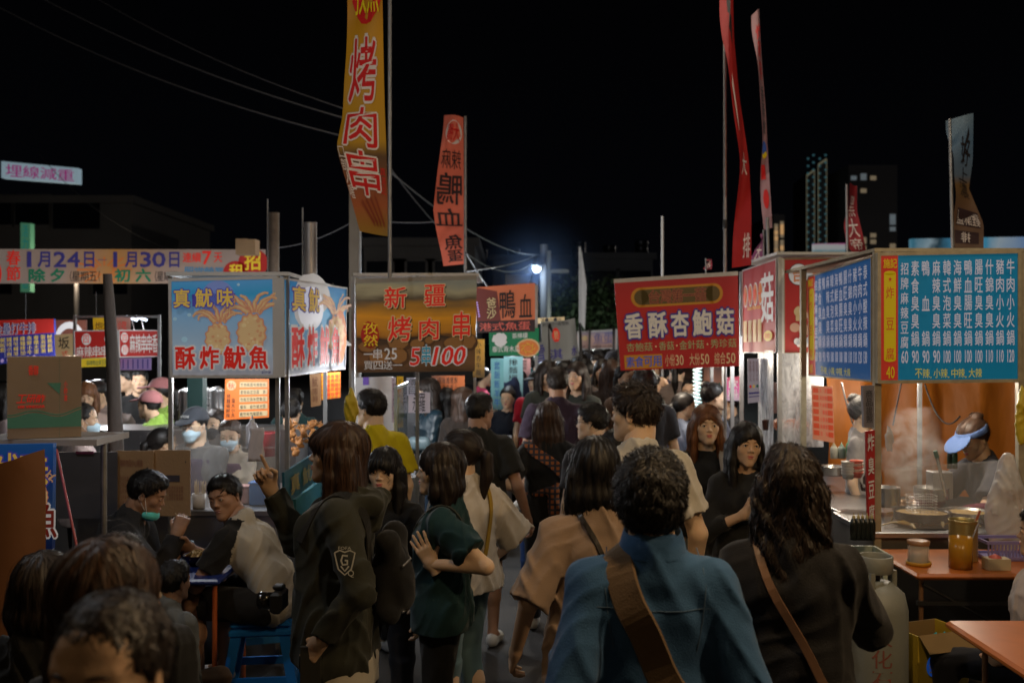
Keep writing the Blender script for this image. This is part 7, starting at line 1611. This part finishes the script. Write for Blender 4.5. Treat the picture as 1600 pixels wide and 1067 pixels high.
# cream shirt hem below the jacket
g = Grid((-.22,-.25,a['Pl'][2]-.32),(.22,.25,a['Pl'][2]-.1),.01); Pq = a['Pl']
for sx in (-1,1): g.add(Cyl((sx*.065,0,Pq[2]-.13),(sx*.068,0,Pq[2]-.27),.130,.134),.04)
g.folds(.006,30,3); v,q_,m_ = g.mesh(); mesh_np('shirt_hem', v, q_, cloth((.42,.38,.30)), a['root'])
Nb = a['Nb']; Ch = a['Ch']
strap(a, [((-.10,.09,Ch[2]-.02),(-.3,1,.1)), ((-.11,.04,Nb[2]-.01),(-.3,.3,1)), ((-.11,-.06,Nb[2]-.015),(-.3,-.5,1)), ((-.10,-.14,Ch[2]+.0),(-.3,-1,.2)), ((-.07,-.17,Ch[2]-.18),(-.2,-1,0))], .040, cloth((.012,.012,.011)), 'backpack_strap'); tag(COL.objects[-1], 'black backpack strap over the hooded jacket', 'strap')
def backpack(info, label, m, w_=.13, h=.36, dp=.10, zc=-.12, yb=-.17):
    g = Grid((-w_-.05,yb-dp*2-.03,info['Ch'][2]+zc-h/2-.05),(w_+.05,yb+.06,info['Ch'][2]+zc+h/2+.05),.012); c = info['Ch']
    for x in (-1,1):
        for z in (-1,1): g.add(Cone((x*w_*.6,yb-dp*.5,c[2]+zc+z*h*.36),(0,yb-dp*.5,c[2]+zc),dp*.62,dp*.75),.05)
    g.add(Ell((0,yb-dp*1.1,c[2]+zc-h*.15),(w_*.8,dp*.55,h*.24)),.02); g.folds(.006,22,5); v,q,m_ = g.mesh(); o = mesh_np('backpack', v, q, m); o.matrix_world = info['M']; tag(o, label, 'backpack')
    mb = MB(); z = c[2]+zc+h*.12; mb.tube([(-w_*.7,yb-dp*1.2,z),(0,yb-dp*1.42,z+.01),(w_*.7,yb-dp*1.2,z)], .004, 5); mb.build('zip', pl((.2,.2,.2)), o); return o
backpack(a, 'black backpack on the back of the woman in the hooded jacket', cloth((.010,.010,.010)), .12, .36, .08, -.16, -.15)
a = person('woman with black bob in dark green tee, facing left with one hand raised', 687, 689, 4.3, yaw=82, hy=10, skin='fair', hair='bob', hc='dark', fringe=False, top_='tee', topc=(.012,.040,.045), ease=.022, L=(-.05,.03,-.17), Lp=(-.3,-1,-.6), Lh='open', Ldir=(-.1,.45,.85), Lz=(-1,.0,.2), R=(.02,.15,-.4), fold=.012, smile=1, hs=1.0, botc=(.012,.012,.013))
Nb = a['Nb']; Ch = a['Ch']
strap(a, [((-.03,.14,Ch[2]-.12),(0,1,0)), ((-.055,.09,Ch[2]+.06),(-.1,1,.4)), ((-.10,.0,Nb[2]-.02),(-.3,0,1)), ((-.09,-.08,Nb[2]-.04),(-.3,-.8,.6)), ((-.04,-.135,Ch[2]),(0,-1,.1)), ((.02,-.14,Ch[2]-.18),(0,-1,0))], .022, cloth((.02,.024,.018)), 'bag_strap'); tag(COL.objects[-1], 'dark strap over the green tee', 'strap')
person('woman with black fringe facing us between the hooded jacket and the green tee', 600, 697, 4.9, yaw=170, hy=2, hp=0, skin='fair', hair='long', hc='black', fringe=True, topc=(.012,.012,.012), hs=1.02, fold=.008)
a = person('woman in loose white tee with low ponytail and yellow strap, seen from behind', 718, 669, 4.75, yaw=50, hy=22, skin='fair', hair='tail', hc='dark', top_='half', topc=(.50,.46,.41), ease=.040, L=(.05,.2,-.34), R=(.16,.10,-.38), bot='jeans', botc=(.10,.17,.20), fold=.012, bw=1.1, hem=.88)
Nb = a['Nb']; Ch = a['Ch']
strap(a, [((.09,.03,Nb[2]-.02),(.2,.3,1)), ((.085,-.07,Nb[2]-.04),(.2,-.8,.8)), ((.06,-.145,Ch[2]+.0),(0,-1,.1)), ((.02,-.160,Ch[2]-.15),(0,-1,0)), ((-.03,-.155,Ch[2]-.24),(0,-1,0))], .024, cloth((.30,.19,.02)), 'bag_strap'); tag(COL.objects[-1], 'mustard yellow strap on the loose white tee', 'strap')
# ---- second row
a = person('man in bright yellow tee with short black hair and glasses, facing the sheep canvas stall', 579, 607, 6.1, yaw=34, hy=26, sex='m', skin='fair', hair='short', topc=(.52,.42,.008), ease=.024, glasses=True, botc=BK, L=(-.05,.22,-.40), fold=.011, bw=1.08)
p = Print((.0,-.155,a['Ch'][2]+.02),(.09,-.152,a['Ch'][2]+.02),(.09,-.152,a['Ch'][2]-.07),(.0,-.155,a['Ch'][2]-.07), -.0015); KI = mat('black_ink',(.02,.02,.015),.7,var=0)
p.line([(.0,.25),(.1,.08),(.45,.08),(.4,.4),(.15,.38),(.0,.25)], .02, KI, 3); p.line([(.55,.4),(.55,.08),(.9,.08),(1,.25),(.85,.4),(.55,.4)], .02, KI, 3); p.text('回卍',.1,.1,.9,.36,KI,k=3); p.text('一一',.2,.5,.8,.56,KI,k=3); p.text('T',.3,.72,.7,.95,KI,k=3); p.build(a['root'], 'shirt_print')
person('man in black tee with short hair and glasses, seen from behind, heading away', 750, 613, 6.3, yaw=-14, hy=-28, sex='m', skin='tan', hair='short', topc=(.018,.018,.015), ease=.022, glasses=True, L=(-.10,.02,-.5), R=(.16,.04,-.49), bot='shorts', botc=(.02,.02,.022), fold=.010, bw=1.06)
a = person('small child with a navy backpack holding the hand of the man in black', 831, 737, 7.5, yaw=8, hy=25, sex='k', skin='fair', hair='short', topc=(.35,.33,.30), top_='long', bot='jeans', botc=(.02,.05,.16), R=(.07,.05,-.5), L=(-.10,.10,-.15), shoec=(.3,.16,.02))
backpack(a, 'small navy backpack with a white mark on the child', cloth((.015,.03,.055)), .10, .30, .07, -.12, -.13)
a = person('woman with long brown hair, black tee and orange plaid shirt tied at the waist', 856, 625, 6.6, yaw=-4, hy=6, skin='fair', hair='mid', hc='brown', topc=(.012,.012,.012), ease=.018, L=(-.10,.14,-.30), R=(.10,.22,-.16), Rp=(1,-.2,-.6), Rh='hold', botc=(.02,.022,.03), fold=.009)
def plaid(name='orange_plaid'):
    if name in MATS: return MATS[name]
    m = mat(name, (.28,.08,.02), .85, var=.1); nt = m.node_tree; b = nt.nodes['Principled BSDF']; tc = nt.nodes.new('ShaderNodeTexCoord'); mixs = None; src = None
    for ax, rot in ((0,(0,0,0)),(1,(0,1.5708,0))):
        w_ = nt.nodes.new('ShaderNodeTexWave'); w_.inputs['Scale'].default_value = 9; mp = nt.nodes.new('ShaderNodeMapping'); mp.inputs['Rotation'].default_value = rot; nt.links.new(tc.outputs['Object'], mp.inputs[0]); nt.links.new(mp.outputs[0], w_.inputs[0])
        r_ = nt.nodes.new('ShaderNodeMath'); r_.operation = 'GREATER_THAN'; r_.inputs[1].default_value = .62; nt.links.new(w_.outputs['Fac'], r_.inputs[0])
        mx = nt.nodes.new('ShaderNodeMix'); mx.data_type = 'RGBA'; mx.inputs[6].default_value = (.30,.09,.02,1); mx.inputs[7].default_value = (.025,.022,.03,1)
        if src: nt.links.new(src, mx.inputs[6])
        nt.links.new(r_.outputs[0], mx.inputs[0]); src = mx.outputs[2]
    nt.links.new(src, b.inputs['Base Color']); return m
info = a; g = Grid((-.24,-.26,info['Pl'][2]-.34),(.24,.26,info['Pl'][2]+.22),.012); z = info['W'][2]
for i in range(12):
    t0, t1 = i*math.pi/6, (i+1)*math.pi/6; g.add(Cone((.135*math.cos(t0),.105*math.sin(t0),z-.03*math.sin(t0*2)),(.135*math.cos(t1),.105*math.sin(t1),z-.03*math.sin(t1*2)),.024),.02)
g.add(Cone((.03,-.13,z),(.05,-.145,z-.28),.03,.04),.02); g.add(Cone((.05,-.13,z),(.09,-.14,z-.24),.025,.035),.02); g.add(Ell((.04,-.145,z),(.035,.03,.03)),.02); g.folds(.008,40,2)
v,q,m_ = g.mesh(); mesh_np('tied_plaid_shirt', v, q, plaid(), info['root'])
strap(info, [((.14,-.02,z+.02),(.5,-.6,.2)), ((.08,-.13,z+.14),(.2,-1,0)), ((-.02,-.14,info['Ch'][2]+.04),(0,-1,0)), ((-.10,-.09,info['Nb'][2]-.06),(-.3,-.8,.5)), ((-.13,.0,info['Nb'][2]-.03),(-.5,0,1))], .07, plaid(), 'plaid_sash', info['root'])
person('young man with glasses facing left, between the brown haired woman and the white tee', 925, 629, 6.1, yaw=30, hy=42, sex='m', skin='fair', hair='short', topc=(.02,.02,.024), glasses=True, botc=BK)
person('man in dark purple tee with cropped hair, back to us, mid aisle', 871, 573, 7.7, yaw=-3, hy=4, sex='m', skin='tan', hair='short', hc='dark', topc=(.032,.020,.036), ease=.02, bw=1.1, botc=BK, det=2)
person('man in red tee and black cap walking towards the camera', 838, 579, 10.0, yaw=165, hy=-22, sex='m', skin='fair', hair='crop', cap=((.012,.012,.012),'cap'), topc=(.34,.006,.018), bot='jeans', botc=(.10,.20,.28))
person('woman in pale tee with tied hair behind the man in the red tee', 811, 576, 11.2, yaw=180, skin='fair', hair='mid', topc=(.34,.24,.24), botc=BK)
person('woman with a teal headband hidden behind the black cap', 824, 574, 11.6, yaw=170, skin='fair', hair='mid', cap=((.02,.20,.26),'cap'), topc=BK, botc=BK)
person('older woman in dark navy dress holding something, left of the red tee', 793, 604, 10.4, yaw=195, hy=-30, skin='fair', hair='bun', hc='dark', topc=(.008,.012,.022), top_='half', ease=.03, R=(-.05,.24,-.3), L=(.05,.24,-.32), hem=.7, botc=BK)
person('person in navy tee behind the dark patterned tee', 897, 577, 9.2, yaw=10, sex='m', hair='short', topc=(.012,.016,.05), botc=BK)
person('stocky man in black tee with a shaved greying head, seen from behind', 928, 584, 10.2, yaw=-8, hy=-25, sex='m', skin='tan', hair='crop', hc='grey', topc=(.016,.016,.017), bw=1.25, botc=BK, glasses=True)
person('woman with very long brown hair seen from behind, right of the stocky man', 955, 560, 9.2, yaw=-8, hair='vlong', hc='brown', topc=(.035,.025,.02), top_='long', botc=BK)
person('woman with black ponytail in grey blue top, profile to the right', 1070, 612, 8.4, yaw=-62, hy=-14, skin='fair', hair='tail', hc='black', topc=(.16,.19,.27), botc=BK, top_='half')
person('woman with tied black hair in pale blue top, beside the thin post', 1116, 597, 8.2, yaw=-66, hy=-16, skin='fair', hair='bun', hc='black', topc=(.17,.19,.25), botc=BK, top_='half', L=(-.05,.28,-.3), R=(.05,.28,-.3))
person('bald man with glasses under the red canvas', 1033, 587, 9.8, yaw=168, hy=-10, sex='m', skin='mid', hair='bald', glasses=True, topc=(.12,.11,.11), top_='long', botc=BK)
person('person with tied hair leaning beside the bald man', 1018, 581, 9.2, yaw=-60, hair='bun', topc=(.35,.30,.24), top_='long', botc=BK)
person('person with glasses and a pale face mask under the red canvas', 1076, 592, 9.6, yaw=170, hair='crop', sex='m', mask='blue', glasses=True, topc=(.03,.03,.035), botc=BK)
person('woman in black and blue jacket under the right part of the red canvas', 1048, 573, 12, yaw=178, hair='mid', topc=(.01,.05,.20), top_='long', botc=BK)
person('dark haired person at the end of the plastic sheet, looking down', 1137, 608, 9.0, yaw=100, hair='short', sex='m', glasses=True, topc=(.02,.02,.02), botc=BK)
person('woman with a dark bob behind the white tee, ear showing', 962, 668, 5.2, yaw=40, hy=30, skin='fair', hair='tail', topc=BK, botc=BK, legs=False)
# ---- at the sheep stall
a = person('woman in blue black leather jacket with long hair and lit face, looking left', 668, 589, 8.6, yaw=112, hy=-6, skin='fair', hair='long', hc='dark', top_='jacket', topc=(.015,.03,.042), L=(.05,.30,-.28), R=(-.02,.28,-.26), Lh='hold', Rh='hold', cuff=.03, topmat=mat('blue_leather',(.015,.035,.05),.3,var=.2,bump=.4,bscale=40), det=2, bot='jeans', botc=(.02,.04,.07))
h = a['hand'][-1][0]; item('paper_bag', 'white snack bag in the hands of the woman in leather', 'bag', MB().box((h[0]-.0,h[1]+.03,h[2]-.02),(h[0]+.09,h[1]+.11,h[2]+.08),bev=.01), pl((.55,.5,.5)), a)
g = Grid((-.1,-.1,-.1),(.1,.1,.1),.01); g.add(Cone((-.05,0,0),(.05,0,0),.045,.045),.02); g.add(Cone((-.05,0,-.03),(.05,0,-.03),.045,.045),.02); v,q,m_ = g.mesh(); o = mesh_np('shoulder_bag', v, q, mat('pale_blue_leather',(.15,.22,.25),.4,var=.1)); o.location = P(655,778,8.4); o.location.z = P(0,690,8.4).z; tag(o, 'small pale blue bag of the woman in leather', 'bag')
person('woman with very long black hair seen from behind, next to the leather jacket', 698, 604, 8.9, yaw=20, hair='long', hc='black', topc=(.015,.012,.012), top_='long', botc=BK)
person('woman with long brown hair and an off shoulder dark coat, seen from behind', 725, 603, 8.3, yaw=-25, hy=-30, hair='long', hc='brown', topc=(.025,.018,.014), top_='long', botc=BK, ease=.03)
person('girl in pink tee at the far stall', 756, 574, 12, yaw=-70, hair='bun', topc=(.50,.05,.12), botc=(.3,.3,.35), R=(.0,.3,-.3))
# ---- cooks of the squid stall
person('cook in dark cap and blue face mask with purple apron behind the clear shield', 304, 636, 7.0, yaw=175, hy=-12, hp=6, sex='m', skin='fair', hair='crop', mask='blue', cap=((.05,.055,.065),'cap'), topc=(.10,.10,.10), top_='long', apron=(.055,.045,.07), ease=.02, L=(.12,.26,-.36), R=(-.08,.26,-.38), s=.97, det=2)
info = PEOPLE[-1]; p = Print(*[info['HP'](q) for q in ((.040,.10,.090),(-.040,.10,.090),(-.040,.108,.068),(.040,.108,.068))], .001); p.text('SKYLINE',.05,.1,.95,.9,PWp,off=.02,k=6); p.build(info['root'], 'cap_lettering')
person('woman in blue face mask and cream top stooping beside the capped cook', 359, 652, 7.4, yaw=172, hy=12, hp=14, skin='fair', hair='tail', hc='brown', mask='blue', topc=(.36,.31,.24), top_='long', s=.92, lean=8, L=(.05,.26,-.38), R=(-.02,.26,-.34), det=2, apron=(.06,.03,.05))
person('girl with a black face mask below the chin between the two cooks', 336, 638, 7.7, yaw=175, hy=-8, skin='fair', hair='tail', hc='dark', mask='black', topc=(.3,.2,.16), s=.95, det=2)
person('person with black hair in dark grey top behind the cart, seen from behind', 455, 622, 8.2, yaw=-5, sex='m', hair='short', topc=(.035,.04,.05), top_='long', botc=BK, ease=.03, bw=1.1)
person('second dark haired person just behind him, taller', 461, 606, 9.2, yaw=10, sex='m', hair='short', topc=(.02,.05,.05), botc=BK)
# ---- background left
person('person in lime green tee and pink cap, leaning over the counter', 233, 602, 8.2, yaw=75, sex='f', hair='crop', cap=((.35,.14,.14),'cap'), topc=(.22,.36,.06), botc=BK, lean=22, L=(-.05,.32,-.2), R=(.05,.32,-.2))
person('person in lime green tee, pink cap and face mask, standing behind the leaning one', 249, 590, 8.5, yaw=110, sex='f', hair='tail', mask='blue', cap=((.35,.14,.14),'cap'), topc=(.22,.36,.06), botc=BK, L=(.05,.3,-.25))
person('man in black shirt behind the wooden post, looking right', 218, 575, 9.8, yaw=195, sex='m', hair='short', topc=BK, top_='long', botc=BK)
person('man in black jacket left of the man in the black shirt', 201, 575, 10.0, yaw=120, sex='m', hair='short', topc=(.02,.02,.02), top_='long', botc=BK)
person('woman with reddish hair in a pale top behind the vinegar carton', 135, 595, 8.3, yaw=200, hp=16, hair='mid', hc='ginger', topc=(.40,.30,.26), L=(.1,.3,-.25), botc=BK)
person('woman in a patterned pale top looking down beside the reddish haired woman', 150, 593, 8.6, yaw=160, hp=20, hair='tail', topc=(.30,.24,.22), botc=BK)
person('person in greyish top behind the wooden post', 170, 600, 9.0, yaw=170, hair='short', sex='m', topc=(.20,.17,.16), botc=BK)
person('man in pinkish white tee and face mask behind the metal sheet', 130, 628, 6.6, yaw=-60, hy=-10, sex='m', skin='mid', hair='crop', mask='blue', topc=(.48,.38,.36), ease=.03, bw=1.15, det=2, botc=BK)
person('girl in white tee bending forward beside the urns', 256, 650, 7.0, yaw=-60, hair='tail', lean=30, topc=(.45,.38,.36), botc=BK, s=.9)
person('person in a pale top at the left edge behind the carton', 8, 598, 7.6, yaw=-40, hair='mid', topc=(.42,.34,.36), botc=BK)
# ---- seated eaters
a = person('seated man in raglan shirt with black sleeves turning his head to the camera', 352, 741, 5.15, yaw=76, hy=84, hr=14, hp=4, sex='m', skin='tan', hair='short', top_='tee', topc=(.42,.39,.33), sleevec=(.012,.012,.012), ease=.012, lean=30, seated=True, s=.93, bw=.78, L=(.02,.33,-.20), Lp=(-.8,-.1,-1), Lh='hold', R=(-.08,.34,-.10), Rh='hold', Rp=(.5,0,-1), bot='shorts', botc=(.010,.010,.011), det=3, shoec=(.5,.48,.50), fold=.011)
a = person('seated man in black hooded jacket eating, turquoise face mask pulled under the chin', 230, 735, 5.3, yaw=-84, hp=20, sex='m', skin='tan', hair='short', mask='chin', top_='hoodie', topc=(.022,.022,.022), ease=.022, lean=24, seated=True, s=.97, R=(-.06,.26,.01), Rp=(.5,-.2,-1), Rh='grip', L=(.08,.28,-.20), botc=BK, det=3, fold=.011)
h = a['hand'][1][0]; item('chopsticks', 'chopsticks in the hand of the man with the lowered mask', 'chopsticks', MB().tube([(h[0]-.02,h[1]+.03,h[2]+.03),(h[0]-.05,h[1]-.02,h[2]+.10)], .003, 5), WD, a)
# ---- foreground heads bottom left
person('blurred person with long brown hair at the lower left, nearest but one', 172, 836, 1.85, yaw=-30, hy=-10, skin='fair', hair='mid', hc='brown', topc=(.02,.02,.022), top_='long', hs=1.0)
person('blurred person with dark hair at the bottom left, nearest the camera', 170, 922, 1.4, yaw=165, hy=8, hp=-4, skin='mid', hair='crop', hc='dark', sex='m', topc=(.03,.035,.035))
person('person with a dark bob by the brown tarp', 72, 858, 2.9, yaw=-20, skin='fair', hair='bob', hc='dark', topc=(.012,.012,.015), top_='long', s=.88)
person('person with black hair just behind the blurred brown haired person', 183, 832, 3.0, yaw=10, hair='short', sex='m', hc='black', topc=(.015,.015,.015), s=.92)
person('seated child in grey hooded jacket with black hair, back to the camera', 272, 876, 4.4, yaw=-28, sex='m', hair='short', skin='tan', top_='hoodie', topc=(.13,.14,.14), seated=True, s=.74, lean=18, botc=(.06,.035,.02), shoec=(.45,.12,.02), det=2)
# ---- tofu stall cooks
a = person('cook in blue sun visor and dark tee with maroon sleeve guards bending over the hotplate', 1520, 640, 6.15, yaw=105, hy=8, hp=26, skin='mid', hair='bun', hc='brown', cap=((.09,.15,.33),'visor'), topc=(.045,.045,.055), ease=.022, lean=24, s=.97, R=(.05,.40,-.22), L=(-.02,.42,-.24), Lh='grip', det=2, fold=.008)
s = a['s']
for k_, v_ in a['arms'].items():
    mb = MB(); e0, w0 = Vector(v_[1]), Vector(v_[2]); mb.tube([e0.lerp(w0,-.12), e0.lerp(w0,.2), e0.lerp(w0,.5), e0.lerp(w0,.86)], [.050,.052,.046,.040], 14); mb.build('sleeve_guard', cloth((.10,.012,.03)), a['root'])
person('cook in dark top behind the cream post, only partly seen', 1352, 618, 6.9, yaw=-120, hair='bun', hc='grey', skin='fair', topc=(.30,.28,.27), apron=(.03,.02,.02), det=2, s=.93)
person('person in white top seated at the right edge, only a shoulder in view', 1628, 790, 4.3, yaw=60, sex='f', hair='short', topc=(.46,.42,.42), top_='half', ease=.04, s=.9, seated=True, L=(-.05,.2,-.35))

# ---- the crowd down the aisle: each person an object
def copy_tree(o, parent=None):
    c = o.copy(); COL.objects.link(c); c.parent = parent
    for ch in list(o.children): copy_tree(ch, c)
    return c
rr = random.Random(21); protos = []
base = [dict(sex='m', hair='short', topc=(.02,.02,.024)), dict(sex='f', hair='long', topc=(.03,.02,.02)), dict(sex='m', hair='crop', topc=(.10,.10,.11)), dict(sex='f', hair='tail', topc=(.16,.12,.10)),
        dict(sex='m', hair='short', topc=(.015,.02,.05), hc='dark'), dict(sex='f', hair='bob', topc=(.05,.04,.04), hc='brown'), dict(sex='m', hair='short', topc=(.06,.04,.03), cap=((.015,.015,.02),'cap')), dict(sex='f', hair='mid', topc=(.03,.035,.03), hc='dark')]
adj = ['black tee and short hair','dark top and long hair','grey tee and cropped hair','tan top and a ponytail','navy tee and dark hair','brown top and a bob','brown tee and dark cap','olive top and loose hair']
spots = []
rows = [(7.9,(1003,),(572,576)),(8.6,(884,905,985,1008),(560,570)),(9.6,(850,915,942,975,1000,1062,1092),(553,562)),(10.8,(800,858,880,902,930,956,984,1015,1045,1118),(550,558)),(12.2,(838,865,890,912,938,962,990,1020,1050,1080),(547,556)),(13.8,(845,868,893,917,940,965,988,1012,1036),(545,553)),(15.5,(841,852,863,874,885,896,907,918,928,938,949,960,971,982,993,1004,1030),(544,551)),(17.5,(850,860,870,880,890,900,910,920,930,941,950,960,970,980,990,1000),(543,549)),(20,(866,884,902,920,938,956,974,992),(541,547)),(23,(872,888,905,921,938,955,971,988),(540,545))]
place = {7.9:'loose nearest row',8.6:'nearest far crowd row',9.6:'second far crowd row',10.8:'third far crowd row',12.2:'fourth far crowd row',13.8:'fifth far crowd row',15.5:'sixth far crowd row',17.5:'seventh far crowd row',20:'eighth far crowd row',23:'last crowd row'}
k = 0
for d, xs, (t0, t1) in rows:
    for i, px in enumerate(xs):
        j = (k*3+i) % 8; k += 1; top = rr.uniform(t0, t1); towards = rr.random() < .45
        if j >= len(protos) or True:
            while len(protos) <= j:
                b_ = dict(base[len(protos)]); pr_ = person('crowd member', 700, 560, 10, yaw=0, det=0, faces=True, botc=BK, skin=rr.choice(['fair','mid']), **b_); pr_['root']['used'] = 0; protos.append(pr_)
        src = protos[j]; sc = (CAMH-(top-HOR)/F*d)/(CAMH-(560-HOR)/F*10)
        o = src['root'] if src['root']['used'] == 0 else copy_tree(src['root'])
        src['root']['used'] = 1
        o.location = ((px+rr.uniform(-5,5)-800)/F*d, d+rr.uniform(-.4,.4), 0); o.scale = (sc*rr.uniform(.95,1.05), sc, sc); o.rotation_euler = (0,0,math.radians((180 if towards else 0)+rr.uniform(-35,35)))
        tag(o, 'person in %s, %s, %s in %s' % (adj[j], 'facing us' if towards else 'walking away', ['first','second','third','fourth','fifth','sixth','seventh','eighth','ninth','tenth','eleventh','twelfth','thirteenth','fourteenth','fifteenth','sixteenth','seventeenth'][i], place[d]), 'person', 'crowd filling the aisle')
for pr_ in protos:
    r_ = pr_['root']
    if r_['used'] == 0:
        for ch in list(r_.children_recursive): bpy.data.objects.remove(ch)
        bpy.data.objects.remove(r_)
for o in S.objects:
    if 'used' in o.keys(): del o['used']
